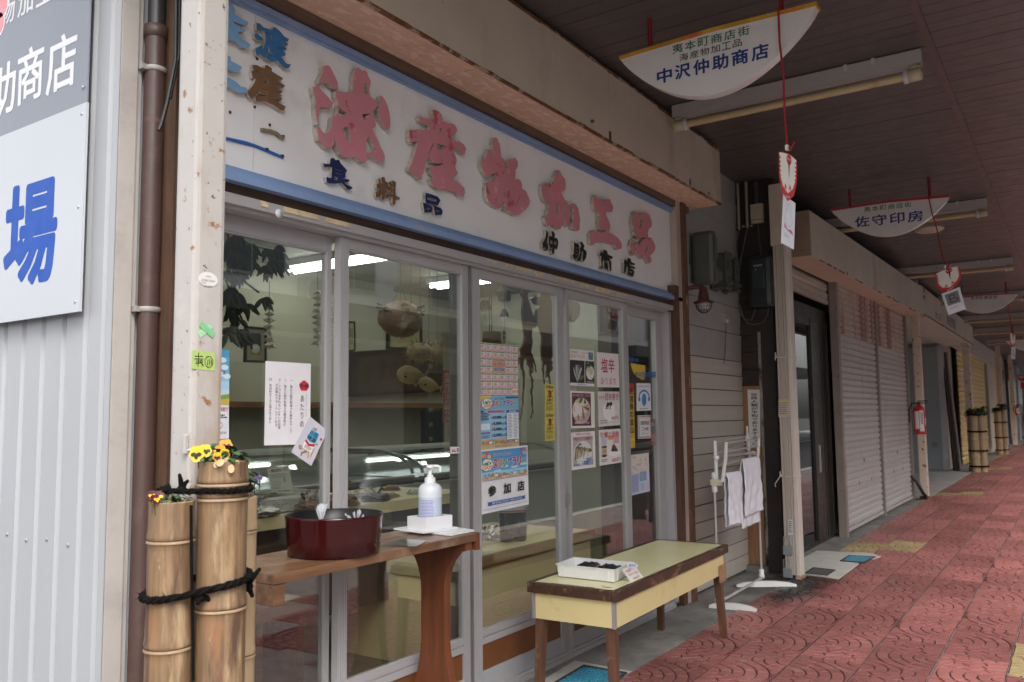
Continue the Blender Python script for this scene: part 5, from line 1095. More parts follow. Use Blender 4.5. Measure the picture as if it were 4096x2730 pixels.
def bird(label, x, cord, quadpx, sheetpx, kind, curl=.0, yaw=0.):
    curl = 0.
    """paper ornament printed with a white bird, hung on a red cord, with a laminated sheet under it"""
    CR = [PX(p, 0, x) for p in cord]
    mb = MB().tube([CR[0]]+[lerp(CR[0], CR[-1], f)+Vector((0, .004*math.sin(f*9), 0)) for f in (.25, .5, .75)]+[CR[-1]], .0042, 6)
    mb.tube([CR[-1], CR[-1]+Vector((.0, -.012, -.012)), CR[-1]+Vector((0, -.03, .012))], .004, 5); mb.tube([CR[-1], CR[-1]+Vector((0, -.012, -.02)), CR[-1]+Vector((0, -.024, .002))], .003, 5)
    t = T('bird_ornament', label, 'paper ornament', tuple(CR[-1]), 0, 'bird ornaments on red cords')
    mb.build('red_cord', mat('red_cord', (.36, .012, .03), .7), t)
    Q = [PX(p, 0, x+d) for p, d in zip(quadpx, (0, yaw, yaw, 0))]
    s = Sheet('b', None, None, Q, parent=t, mats=glass_mat('clear_film', (1, 1, 1)), curl=curl); COL.objects.unlink(s.sheet); bpy.data.objects.remove(s.sheet)
    wht, red, blk = srgb('e6e2da'), srgb('c4262e'), srgb('1d1a1a')
    fan = [(.02, .06), (.2, .02), (.5, .0), (.8, .03), (.98, .10), (1., .55), (.86, .84), (.5, 1.0), (.14, .84), (0, .55)]
    # the card itself is a folded piece of card with thickness
    mb = MB(); mb.prism([s.p(u, v, 0) for u, v in fan], s.n*-.002); mb.build('card', paint(red), t)
    s.poly([(.06, .05), (.3, .03), (.6, .02), (.94, .08), (.93, .5), (.78, .72), (.5, .84), (.22, .72), (.07, .5)], wht)
    for sd in (0, 1):
        for k in range(5):
            u = .04 if not sd else .96; v = .1+.09*k; d = .10 if not sd else -.10
            s.poly([(u, v), (u+d, v+.055), (u, v+.085)], red)
    s.ell(.56, .13, .13, .11, red); s.poly([(.52, .2), (.60, .2), (.565, .56)], blk)
    for u in (.50, .62): s.ell(u, .12, .026, .022, wht); s.ell(u, .12, .012, .011, blk)
    for u in (.36, .62):
        for dx in (-.06, 0, .06): s.stroke([(u, .66), (u+dx, .76)], .03, red)
    s.text('佐渡市', .36, .89, .62, .94, wht); s.done()
    hole = MB().box(-.010, .010, -.006, .006, -.016, .004); M_ = Matrix.Translation(CR[-1]); hole.v = [M_ @ v for v in hole.v]; hole.build('tab', paint(wht), t)
    la = Sheet('b', None, None, [PX(p, 0, x+.004+d) for p, d in zip(sheetpx, (0, yaw, yaw, 0))], srgb('d5d5de'), parent=t, curl=curl*.6); la.sheet.name = 'laminated_sheet'
    if kind == 0:
        ln = srgb('6d6d78')
        la.stroke([(.5+.16*math.cos(a), .20+.075*math.sin(a)) for a in [2*math.pi*i/14 for i in range(15)]], .012, ln)
        la.stroke([(.34, .24), (.24, .34), (.2, .46), (.3, .56), (.5, .6), (.72, .55), (.8, .44), (.72, .32), (.64, .25)], .012, ln)
        la.stroke([(.42, .19), (.46, .19)], .015, ln); la.stroke([(.54, .19), (.58, .19)], .015, ln)
        la.poly([(.22, .54), (.34, .62), (.5, .65), (.7, .62), (.84, .64), (.88, .72), (.5, .68), (.2, .64)], srgb('c06a86')); la.lines(.2, .76, .7, .84, 3, ln, .25)
    elif kind == 1:
        la.rect(.14, .10, .86, .62, srgb('77737a')); blk = srgb('2a2628')
        la.stroke([(.34, .22), (.34, .52), (.66, .52)], .05, blk); la.stroke([(.34, .22), (.62, .20), (.62, .36), (.36, .38)], .045, blk); la.ell(.72, .44, .07, .05, srgb('5b3038')); la.lines(.2, .72, .7, .82, 3, srgb('8a8a92'), .3)
    else:
        la.stroke([(.3, .2), (.6, .3), (.4, .55), (.6, .75)], .09, srgb('23222a')); la.stroke([(.65, .5), (.7, .8)], .07, srgb('23222a'))
    la.done(); return t
bird('nearest bird ornament on a long red cord with a sketch sheet below', XS1-.03, [cS(1228, 55), cS(1290, 1010)], [cS(1228, 1030), cS(1362, 1085), cS(1352, 1405), cS(1238, 1370)], [cU(848, 150), cU(945, 225), cU(932, 588), cU(830, 533)], 0, .004, .02)
bird('second bird ornament tilted on its cord with a photograph sheet below', XS2-.05, [cR(1228, 488), cR(1345, 972)], [cR(1272, 1020), cR(1442, 960), cR(1470, 1095), cR(1300, 1190)], [cR(1318, 1165), cR(1445, 1118), cR(1487, 1270), cR(1368, 1312)], 1, .006)
bird('small far bird ornament hanging at the right edge of the view', XS3-.05, [(4033, 1220), (4046, 1333)], [(4038, 1335), (4063, 1338), (4063, 1392), (4040, 1390)], [(4046, 1388), (4062, 1390), (4060, 1438), (4044, 1436)], 2, 0)
# ------------------------------------------------------------------ fluorescent fittings across the walk
TUBE = mat('yellowed_tube', (.52, .40, .22), .3, .08, 6., dirt=((.36, .25, .12), 8., .55, .9)); HOLD = mat('cream_holder', (.50, .42, .29), .5, .06, 10.); CHN = mat('white_channel', (.42, .39, .38), .45, .05, 5., dirt=((.24, .2, .18), 14., .58, .85)); HW = mat('holder_white', (.55, .53, .55), .4)
def fitting():
    t = T('fluorescent_fitting', 'nearest unlit fluorescent tube fitting, behind the first half moon sign', 'ceiling light', (0, 0, 0), 0, 'unlit tube lights across the arcade')
    L0, L1 = -.482, -1.765
    mb = MB().box(-.03, .03, L1, L0, -.072, -.006); mb.box(-.022, .022, L1+.02, L0-.02, -.082, -.0725); mb.build('channel', CHN, t)
    ends = ((L0, -1), (L1, 1))
    for y, s in ends:
        MB().lathe([(0, 0), (.027, 0), (.031, .012), (.031, .075), (.0, .076)], n=18, M=Matrix.Translation((-.012, y, -.125)) @ Matrix.Rotation(math.pi/2*(1 if s < 0 else -1), 4, 'X')).build('tube_holder', HOLD, t)
        MB().lathe([(.032, .062), (.034, .064), (.034, .082), (.0, .084)], n=18, M=Matrix.Translation((-.012, y, -.125)) @ Matrix.Rotation(math.pi/2*(1 if s < 0 else -1), 4, 'X')).build('collar', HW, t)
        MB().lathe([(0, -.082), (.032, -.082), (.03, -.092), (0, -.094)], (0, y+.03*s, 0), n=16).build('starter_base', HOLD, t)
    MB().tube([(-.012, L0-.08, -.125), (-.012, L1+.08, -.125)], .0195, 14).build('tube', TUBE, t)
    for y in (-1.55, -1.42): MB().box(-.036, -.0305, y-.008, y+.008, -.035, -.001).build('bracket', HW, t)
    return t
ft = fitting(); ft.location = (4.372, 0, CZ)
for i, (x, lab) in enumerate(((7.83, 'second unlit tube fitting, behind the red edged half moon sign'), (11.08, 'third unlit tube fitting, behind the tilted bird ornament'), (14.3, 'fourth unlit tube fitting down the arcade'), (17.5, 'fifth unlit tube fitting down the arcade'), (20.3, 'sixth unlit tube fitting down the arcade'), (23.6, 'seventh unlit tube fitting, farthest down the arcade'))):
    o = dup(ft); o.location = (x, 0, CZ); o['label'] = lab
p = PX(cR(1235, 718), 2, CZ); dl = MB().lathe([(0, -.03), (.10, -.028), (.125, -.012), (.13, 0)], (p.x, p.y, CZ), n=24)
tag(dl.build('downlight', mat('beige_downlight', (.5, .42, .33), .5)), 'round beige ceiling lamp behind the second half moon sign', 'ceiling lamp')
# ------------------------------------------------------------------ wooden table with the shaped trestle
TW = mat('oiled_table_wood', (.20, .098, .05), .34, .10, 3., bump=.15, grain=((2.2, 34, 34), .42), stain=((.26, .19, .135), 4., .52, .18, (1, 2, 1)))
TWL = mat('oiled_leg_wood', (.165, .05, .019), .42, .10, 3., bump=.12, grain=((40, 34, 2.5), .58))
tz, tx0, tx1, ty0, ty1 = .74, 1.515, 2.432, -.512, -.215
tb = T('wooden_table', 'narrow varnished wooden table with curved trestle legs', 'table', (1.97, -.36, 0))
for a, b in ((ty0, ty0+.105), (ty0+.1055, ty0+.205), (ty0+.2055, ty1)): MB().box(tx0, tx1-.022, a, b, tz-.028, tz, bev=.0025).build('plank', TW, tb)
MB().box(tx1-.0215, tx1, ty0, ty1, tz-.060, tz+.001, bev=.003).build('end_batten', TWL, tb)
MB().box(tx0+.002, tx0+.04, ty0+.004, ty1, tz-.085, tz-.0285, bev=.003).build('end_batten', TW, tb)
def trestle(x, yc=-.355):
    hw = .052
    P = []
    for k in range(9): a = math.pi/2*k/8; P.append((yc-hw-(.095*(1-math.sin(a))), tz-.030-.135*(1-math.cos(a))-.0))
    top = [(yc-.150, tz-.0287), (yc-.150, tz-.055)]
    right = [(-.095*(1-math.sin(math.pi/2*k/8)), -.055-.15*(1-math.cos(math.pi/2*k/8))) for k in range(9)]
    R_ = [(yc-hw+a, tz+b) for a, b in right]
    foot = [(yc-hw, .36), (yc-hw-.004, .32), (yc-hw-.02, .24), (yc-hw-.045, .16), (yc-.155, .07), (yc-.155, .001)]
    half = top+R_+foot
    full = half+[(2*yc-a, b) for a, b in half[::-1]]
    return MB().prism([Vector((x-.018, a, b)) for a, b in full], (.036, 0, 0))
trestle(2.375).build('leg', TWL, tb)
MB().box(1.53, 1.56, -.25, ty1, .001, tz-.0855).build('rear_leg', TWL, tb)
# lacquer tub with wrapped sweets
LAC = mat('dark_red_lacquer', (.030, .0025, .003), .12, .15, 3., spec=.3, coat=.12); LACB = mat('black_lacquer', (.008, .008, .010), .35, .1, 3., spec=.25)
pcx, pcy, pr_ = 1.845, -.392, .147
tub = T('lacquer_tub', 'dark red round lacquer tub with a black inside on the wooden table', 'tub', (pcx, pcy, tz+.001))
MB().lathe([(0, 0), (.132, 0), (.1375, .004), (.141, .045), (pr_, .112), (pr_+.001, .1175), (pr_-.0025, .1185)], (pcx, pcy, tz+.001), n=64).build('shell', LAC, tub)
MB().lathe([(pr_-.0025, .1185), (pr_-.006, .117), (.137, .05), (.132, .006), (0, .006)], (pcx, pcy, tz+.001), n=64).build('lining', LACB, tub)
CEL = mat('cellophane', (.72, .75, .80), .12, .1, 20., alpha=.38)
def crumple(name, label, c, r, spikes, seed, up=1.2, m=CEL, cat='bag', group=None, flat=.6):
    R_ = random.Random(seed); mb = MB(); n = 14
    vs = []; rows = 6
    for i in range(rows+1):
        for j in range(n):
            a = 2*math.pi*j/n; ph = math.pi*i/rows*.55; rr = r*math.sin(ph+.2)*(1+R_.uniform(-.22, .22)); vs.append(Vector(c)+Vector((rr*math.cos(a), rr*math.sin(a), r*flat*(1-math.cos(ph))*-1+r*flat+R_.uniform(-.12, .12)*r)))
    if m is not CEL: mb.add(vs, [(i*n+j, i*n+(j+1) % n, (i+1)*n+(j+1) % n, (i+1)*n+j) for i in range(rows) for j in range(n)])
    for k in range(spikes):
        a = R_.uniform(0, 6.28); t_ = R_.uniform(.15, .75); d = Vector((math.cos(a)*t_, math.sin(a)*t_, up)).normalized()*r*R_.uniform(.7, 1.25); o = Vector(c)+Vector((0, 0, r*flat*.8)); w = Vector((-math.sin(a), math.cos(a), 0))*r*R_.uniform(.08, .22)
        e = o+d; mb.add([o, e-w+Vector((0, 0, R_.uniform(-.1, .1)*r)), e+Vector((R_.uniform(-.1, .1)*r, 0, .12*r)), e+w], [(0, 1, 2), (0, 2, 3)])
    return tag(mb.build(name, m), label, cat, group)
p1 = PX(cP(745, 830), 1, pcy+.02); crumple('cellophane_bag', 'clear cellophane bag with a twisted top standing in the dark red tub', (p1.x, pcy+.02, tz+.062), .052, 22, 4, 2.2)
p2 = PX(cP(1110, 850), 1, pcy); crumple('cellophane_bag', 'clear wrapped packet lying low at the right inside the dark red tub', (p2.x, pcy, tz+.055), .048, 6, 9, .5)
# board, box stand, sanitiser
WP = mat('white_corrugated_plastic', (.72, .72, .74), .4, .03, 10.)
bo = [PX(p, 2, tz+.003) for p in (cP(1500, 962), cP(2100, 1028), cP(2345, 980), cP(1900, 905))]
wb_ = T('white_board', 'white corrugated plastic sheet on the right end of the wooden table', 'plastic sheet', tuple(sum(bo, Vector())/4)); MB().prism([Vector((v.x, v.y, tz+.007)) for v in bo], (0, 0, -.0055)).build('sheet', WP, wb_)
scx, scy = 2.358, -.345
bz = tz+.008
hx_ = T('white_box_stand', 'low white cardboard holder round the foot of the sanitiser bottle', 'box', (scx, scy, bz), math.radians(-8))
MB().box(-.088, .078, -.062, .06, 0, .006).build('flange', WP, hx_, world=False)
mb = MB()
for a in ((-.066, .062, -.05, -.046, .0062, .05), (-.066, .062, .044, .048, .0062, .05), (-.066, -.062, -.0455, .0435, .0062, .05), (.058, .062, -.0455, .0435, .0062, .05)): mb.box(*a)
mb.build('wall', WP, hx_, world=False)
sn = T('sanitiser_bottle', 'white pump bottle of hand sanitiser on the wooden table', 'bottle', (scx, scy, bz+.007))
BT = mat('milky_bottle', (.66, .69, .74), .3, .02, 5.); BTF = mat('blue_liquid_bottle', (.50, .58, .70), .25, .02, 5.)
z0 = .0; top = .150
MB().lathe([(0, z0), (.040, z0), (.0425, .004), (.0425, .108)], (scx, scy, bz+.007), n=32).build('lower_body', BTF, sn)
MB().lathe([(.0425, .1085), (.0425, .128), (.040, .142), (.032, .153), (.021, .158), (.019, .160)], (scx, scy, bz+.007), n=32).build('shoulder', BT, sn)
PW = mat('white_plastic', (.78, .78, .78), .35, .02, 6.)
pu = MB().lathe([(.0195, .159), (.0195, .177), (.012, .179), (.0115, .186), (.006, .188), (.006, .208), (.012, .210), (.0135, .212), (.0135, .222), (0, .223)], (scx, scy, bz+.007), n=20)
dv = Vector((RT.x, RT.y, 0)).normalized()
pu.tube([Vector((scx, scy, bz+.225)), Vector((scx, scy, bz+.225))+dv*.028, Vector((scx, scy, bz+.222))+dv*.036, Vector((scx, scy, bz+.203))+dv*.037], .0055, 8); pu.build('pump', PW, sn)
lb = MB(); ca = math.atan2(CAM.y-scy, CAM.x-scx)-.25
for i in range(8):
    a, b = ca-.62+1.24*i/8, ca-.62+1.24*(i+1)/8
    lb.quad(*[Vector((scx+.0429*math.cos(u), scy+.0429*math.sin(u), bz+.007+v)) for u, v in ((a, .006), (b, .006), (b, .106), (a, .106))])
lb.build('label', paint(srgb('c9cde4')), sn)
lp_ = MB()
for i in range(17):
    v = .018+.005*i; u = ca-.56
    while u < ca+.5:
        l = random.uniform(.06, .2); lp_.quad(*[Vector((scx+.0432*math.cos(x), scy+.0432*math.sin(x), bz+.007+w)) for x, w in ((u, v), (min(u+l, ca+.56), v), (min(u+l, ca+.56), v+.0022), (u, v+.0022))]); u += l+.03
lp_.quad(*[Vector((scx+.0433*math.cos(x), scy+.0433*math.sin(x), bz+.007+w)) for x, w in ((ca+.40, .008), (ca+.56, .008), (ca+.56, .024), (ca+.40, .024))])
lp_.build('print', paint(srgb('5a5c9a')), sn)
pf = [PX(p, 2, tz+.002) for p in (c5(190, 735), c5(400, 745), c5(470, 710), c5(330, 697))]
pk = MB().prism([v+Vector((0, 0, .002)) for v in pf], (0, 0, -.0015)); tag(pk.build('plastic_sleeve', glass_mat('hazy_sleeve', (.8, .8, .8), .16, .2)), 'empty clear plastic sleeve lying flat at the front of the wooden table', 'plastic sleeve')
# ------------------------------------------------------------------ yellow bench table
YF_ = mat('yellow_laminate', (.80, .74, .42), .22, .02, 3.); YA = mat('cream_yellow_apron', (.66, .55, .27), .4, .04, 4., dirt=((.42, .30, .13), 7., .58, .9), stain=((.2, .12, .06), 30., .74, .01))
DB = mat('worn_dark_edge', (.075, .034, .02), .5, .2, 6., bump=.35, grain=((4, 50, 50), .6), stain=((.26, .13, .07), 7., .58, .10, (1, 3, 3)))
DBL = mat('worn_dark_leg', (.15, .068, .036), .55, .2, 6., bump=.35, grain=((60, 60, 3), .5), stain=((.30, .17, .10), 10., .60, .1))
B0 = Vector((2.946, -.783, 0)); B1 = Vector((4.30, -.742, 0)); ang = math.atan2(B1.y-B0.y, B1.x-B0.x); BL_ = (B1-B0).length; BW = .405; BZ = .472
be = T('bench_table', 'low yellow laminate bench table with worn dark wooden edges', 'bench', tuple(B0), ang)
def bb(name, m, *a, bev=0.): return MB().box(*a, bev=bev).build(name, m, be, world=False)
e = .026
bb('top', YF_, e, BL_-e, e, BW-e, BZ-.020, BZ-.0005)
for a in ((0, BL_, 0, e-.0004), (0, BL_, BW-e+.0004, BW)): bb('edge_trim', DB, a[0], a[1], a[2], a[3], BZ-.042, BZ+.0008, bev=.005)
for a in ((0, e-.0004), (BL_-e+.0004, BL_)): bb('edge_trim', DB, a[0], a[1], e, BW-e, BZ-.042, BZ+.0006, bev=.005)
a0, a1, b0, b1, zA = .018, BL_-.02, .018, BW-.018, BZ-.145
bb('apron', YA, a0+.003, a1-.003, b0, b0+.012, zA, BZ-.043); bb('apron', YA, a0+.003, a1-.003, b1-.012, b1, zA, BZ-.043)
bb('apron', YA, a0, a0+.012, b0+.0125, b1-.0125, zA, BZ-.043); bb('apron', YA, a1-.012, a1, b0+.0125, b1-.0125, zA, BZ-.043)
for x_, y_ in ((a0-.0022, b0-.0022), (a0-.0022, b1-.012), (a1-.012, b0-.0022), (a1-.012, b1-.012)): bb('corner_strip', mat('grey_corner_strip', (.27, .24, .24), .45, .06, 12.), x_, x_+.0145, y_, y_+.0145, zA-.002, BZ-.0435)
bb('wood_patch', mat('pale_wood_patch', (.38, .20, .12), .6, .1, 6., grain=((3, 40, 40), .75)), a1-.10, a1-.008, b0-.012, b0-.0025, zA-.022, zA+.05, bev=.002); bb('wood_patch', mat('pale_wood_patch', (.38, .20, .12)), a1-.104, a1-.010, b0-.013, b0-.0026, zA-.034, zA-.0225, bev=.002)
for (x_, y_, dx, dy) in ((.045, .045, -.012, -.012), (.045, BW-.045, -.012, .012), (BL_-.06, .045, .022, -.018), (BL_-.06, BW-.045, .022, .012)):
    mb = MB(); h = .019; f = .015
    top_ = [Vector((x_+a, y_+b, zA+.02)) for a, b in ((-h, -h), (h, -h), (h, h), (-h, h))]; bot_ = [Vector((x_+dx+a, y_+dy+b, .001)) for a, b in ((-f, -f), (f, -f), (f, f), (-f, f))]
    mb.add(top_+bot_, [(0, 1, 2, 3), (7, 6, 5, 4)]+[(i, 4+i, 4+(i+1) % 4, (i+1) % 4) for i in range(4)]); mb.build('leg', DBL, be, world=False)
chip = MB()
R_ = random.Random(5)
def flake(x, y, w, h):
    n = 10; P = [Vector((x+w*math.cos(2*math.pi*i/n)*R_.uniform(.6, 1.2), y+h*math.sin(2*math.pi*i/n)*R_.uniform(.5, 1.2), BZ-.0003)) for i in range(n)]; chip.add(P, [tuple(t) for t in tessellate_polygon([P])])
for k in range(9): flake(e+.004, .12+.022*k, .006, .012)
flake(.06, .07, .008, .028); flake(.08, .1, .006, .008); flake(.50, .36, .05, .010); flake(.42, .355, .02, .006)
chip.build('laminate_chip', mat('laminate_chip', (.20, .13, .07), .7, .3, 40.), be, world=False, kind='stuff')
# white tray, dried seaweed packs, price cards
tc = [PX(p, 2, BZ+.002) for p in (c6(490, 655), c6(985, 710), c6(1120, 640), c6(640, 595))]
TRW = mat('white_tray_plastic', (.76, .76, .75), .35, .02, 8.)
tr = T('white_tray', 'white plastic food tray on the yellow bench table', 'tray', tuple(sum(tc, Vector())/4))
cen = sum(tc, Vector())/4; hT = .052
outb = [cen+(v-cen)*.965+Vector((0, 0, .001)) for v in tc]; outt = [cen+(v-cen)*1.0+Vector((0, 0, hT)) for v in tc]; rimo = [cen+(v-cen)*1.05+Vector((0, 0, hT)) for v in tc]; rimo2 = [v-Vector((0, 0, .004)) for v in rimo]
inn = [cen+(v-cen)*.95+Vector((0, 0, .007)) for v in tc]; innt = [cen+(v-cen)*.985+Vector((0, 0, hT)) for v in tc]
mb = MB()
def loop(a, b): mb.add(a+b, [(i, (i+1) % 4, 4+(i+1) % 4, 4+i) for i in range(4)])
loop(outb, [v-Vector((0, 0, .004)) for v in outt]); loop([v-Vector((0, 0, .004)) for v in outt], rimo2); loop(rimo2, rimo); loop(rimo, innt); loop(innt, inn); mb.add(inn, [(0, 1, 2, 3)]); mb.add(outb, [(3, 2, 1, 0)])
mb.build('body', TRW, tr)
rb_ = MB()
for i, f in ((0, .12), (0, .88), (1, .2), (1, .8)):
    a, b = outb[i], outb[(i+1) % 4]; a2, b2 = outt[i], outt[(i+1) % 4]; nrm = ((a+b)/2-cen); nrm.z = 0; nrm.normalize(); p, q = a.lerp(b, f), a2.lerp(b2, f)-Vector((0, 0, .005)); d = (b-a).normalized()*.003
    rb_.prism([p-d, p+d, q+d, q-d], nrm*.003)
rb_.build('rib', TRW, tr)
NORI = mat('dried_seaweed', (.010, .010, .012), .45, .4, 60., bump=.8, bs=160, stain=((.05, .05, .055), 60., .6, .1))
for lab, quad in (('left pack of black dried seaweed in the white tray', ((632, 566), (760, 590), (885, 548), (757, 530))), ('right pack of black dried seaweed in the white tray', ((805, 592), (960, 610), (1075, 572), (918, 553)))):
    q = [PX(c6(*p), 2, BZ+.034) for p in quad]; c_ = sum(q, Vector())/4
    t = T('seaweed_pack', lab, 'food pack', tuple(c_), 0, 'dried seaweed packs in the white tray'); mb = MB(); n = 9; vs = []
    for j in range(n+1):
        for i in range(n+1):
            u, v = .03+.94*i/n, .03+.94*j/n; P = q[0]*(1-u)*(1-v)+q[1]*u*(1-v)+q[2]*u*v+q[3]*(1-u)*v; ed = min(i, j, n-i, n-j)
            vs.append(P+Vector((0, 0, -.006+(.012+random.uniform(-.005, .006) if ed > 0 else 0))))
    mb.add(vs, [(j*(n+1)+i, j*(n+1)+i+1, (j+1)*(n+1)+i+1, (j+1)*(n+1)+i) for j in range(n) for i in range(n)]); mb.build('seaweed', NORI, t)
    mb = MB(); lo_ = [v-Vector((0, 0, .012)) for v in q]; up_ = [c_+(v-c_)*.93 for v in q]; mb.add(lo_+up_, [(i, (i+1) % 4, 4+(i+1) % 4, 4+i) for i in range(4)]+[(4, 5, 6, 7)]); mb.build('clear_box', PLASTIC_CLEAR, t)
pcard = [PX(c6(*p), 1, -.735) for p in ((1045, 600), (1150, 560), (1228, 662), (1118, 705))]
pc_ = Sheet('price_card', 'white handwritten price card leaning on the white tray', 'price card', pcard, srgb('e9e6e4'))
rd = srgb('b0303c')
pc_.text('佐渡産', .12, .10, .52, .30, rd, .0); pc_.text('岩のり(採)', .18, .40, .9, .62, rd, .0); pc_.text('400円', .30, .74, .80, .94, rd, .0); pc_.done()
bbq = [PX(c6(*p), 1, -.742) for p in ((1085, 532), (1170, 537), (1180, 590), (1100, 582))]
t = T('price_bubble', 'small white bubble shaped card with blue writing above the price card', 'price card', tuple(sum(bbq, Vector())/4))
cb = sum(bbq, Vector())/4; U_ = (bbq[1]-bbq[0]+bbq[2]-bbq[3])/4; V_ = (bbq[0]-bbq[3]+bbq[1]-bbq[2])/4
P = [cb+U_*1.08*math.cos(a)*(1+.06*math.sin(3*a))+V_*1.12*math.sin(a) for a in [2*math.pi*i/24 for i in range(24)]]; MB().prism(P, (0, .0008, 0)).build('card', paint(srgb('eceaf0')), t)
mb = MB(); fit(mb, '新物', cb-U_*.75-V_*.55, U_*1.1, V_*1.0, .0, off=Vector((0, -.0012, 0))); fit(mb, '!', cb+U_*.5-V_*.6, U_*.14, V_*1.2, .02, off=Vector((0, -.0012, 0))); mb.build('lettering', paint(srgb('2f50b8')), t)
# ------------------------------------------------------------------ towel rack
RK = mat('rack_white_plastic', (.72, .72, .71), .4, .03, 10.); CHR = mat('rack_steel', (.52, .50, .48), .35, .03, 3., metal=.3); IVR = mat('ivory_clip', (.62, .56, .42), .5, .05, 10.)
fA, fB = Vector((4.93, -.52, 0)), Vector((5.70, -.49, 0))
rk = T('towel_rack', 'white and steel folding towel rack beside the yellow bench table', 'towel rack', tuple((fA+fB)/2))
def footy(c, pxs_):
    mb = MB(); L_ = [PX(cK(*p), 2, .02) for p in pxs_]; a, b = L_
    d = (b-a).normalized(); n_ = Vector((-d.y, d.x, 0)); prof = []
    L = (b-a).length; k = 8
    for i in range(k+1):
        f = i/k; h = .014+.022*math.sin(math.pi*min(1, max(0, f)))**.6; c_ = a+d*(L*f)
        prof.append([c_+n_*.016+Vector((0, 0, -.018)), c_-n_*.016+Vector((0, 0, -.018)), c_-n_*.013+Vector((0, 0, h-.018)), c_+n_*.013+Vector((0, 0, h-.018))])
    vs = [v for p in prof for v in p]; fs = [(i*4+j, i*4+(j+1) % 4, (i+1)*4+(j+1) % 4, (i+1)*4+j) for i in range(k) for j in range(4)]+[(0, 1, 2, 3), tuple(4*k+i for i in (3, 2, 1, 0))]
    mb.add(vs, fs); return mb, (a+b)/2
m1, cA = footy(None, ((195, 1450), (465, 1475))); m1.build('foot', RK, rk)
m2, cB = footy(None, ((350, 1335), (690, 1332))); m2.build('foot', RK, rk)
pa0 = PX(cK(247, 1440), 2, .03); pb0 = PX(cK(494, 1300), 2, .03)
def up(p0, pxt): t = PX(pxt, 1, p0.y); return Vector((p0.x+(t.x-p0.x)*.0, p0.y, t.z)), t
za = PX(cK(243, 790), 1, pa0.y).z; zb_ = PX(cK(474, 920), 1, pb0.y).z; ztop = PX(cK(240, 520), 1, pa0.y).z; ztop2 = PX(cK(470, 505), 1, pb0.y).z
MB().tube([(pa0.x, pa0.y, .03), (pa0.x, pa0.y, za+.05)], .0075, 10).build('pole', CHR, rk); MB().tube([(pb0.x, pb0.y, .03), (pb0.x, pb0.y, za+.10)], .0075, 10).build('pole', CHR, rk)
MB().tube([Vector((pa0.x, pa0.y, .028)), Vector((pb0.x, pb0.y, .028))], .010, 10).build('base_bar', CHR, rk)
for p0 in (pa0, pb0): MB().lathe([(0, .03), (.020, .03), (.020, .05), (.016, .055), (.0165, .085), (.012, .088), (0, .09)], (p0.x, p0.y, 0), n=16).build('socket', RK, rk)
for p0, zz in ((pa0, za), (pb0, za)):
    MB().lathe([(.012, -.02), (.017, -.015), (.017, .02), (.012, .022), (.013, .06), (.017, .062), (.017, .09), (.010, .10)], (p0.x, p0.y, zz), n=14).build('collar', RK, rk)
MB().box(pa0.x-.02, pa0.x+.02, pa0.y-.045, pa0.y+.02, za+.022, za+.058, bev=.004).build('clip', IVR, rk)
arms = []
for p0, tops in ((pa0, (((228, 519), (232, 640), (238, 752)), ((292, 526), (288, 620), (270, 752)))), (pb0, (((414, 488), (418, 560), (432, 640)), ((476, 500), (474, 580), (462, 690))))):
    for tp3 in tops:
        P = [PX(cK(*q), 0, p0.x) for q in tp3]; arms.append(P); MB().tube(P, [.0095, .0115, .0105], 8).build('arm', RK, rk)
    kq = PX(cK(*((236, 615) if p0 is pa0 else (445, 590))), 0, p0.x-.012); MB().lathe([(0, -.016), (.016, -.011), (.018, 0), (.016, .011), (0, .016)], n=12, M=Matrix.Translation(kq)).build('knob', RK, rk)
def al(P, f): return P[0].lerp(P[1], f*2) if f < .5 else P[1].lerp(P[2], f*2-1)
for i in (0, 1):
    for f in (.03, .30, .62, .93): MB().tube([al(arms[i], f), al(arms[2+i], f)], .0058, 8).build('rail', CHR, rk)
MB().tube([PX(cK(245, 610), 0, pa0.x), PX(cK(455, 588), 0, pb0.x)], .0065, 8).build('rail', CHR, rk)
arms = [(P[2], P[0]) for P in arms]
gl = MB(); gp0 = arms[2][1]
for k in range(5): gl.tube([gp0+Vector((-.03+.012*k, 0, -.02)), gp0+Vector((-.03+.012*k, .004*(k-2), .02+.008*(k % 3))), gp0+Vector((-.035+.015*k, .006*(k-2), .045+.01*(k % 3)))], .006, 6)
gl.tube([gp0+Vector((-.02, 0, .0)), gp0+Vector((-.02, -.005, -.04))], .016, 8)
tag(gl.build('rubber_glove', RK), 'white glove hung over the far end of the towel rack', 'glove')
TOW = mat('white_towel', (.80, .80, .86), .9, .03, 8., bump=.35, bs=220)
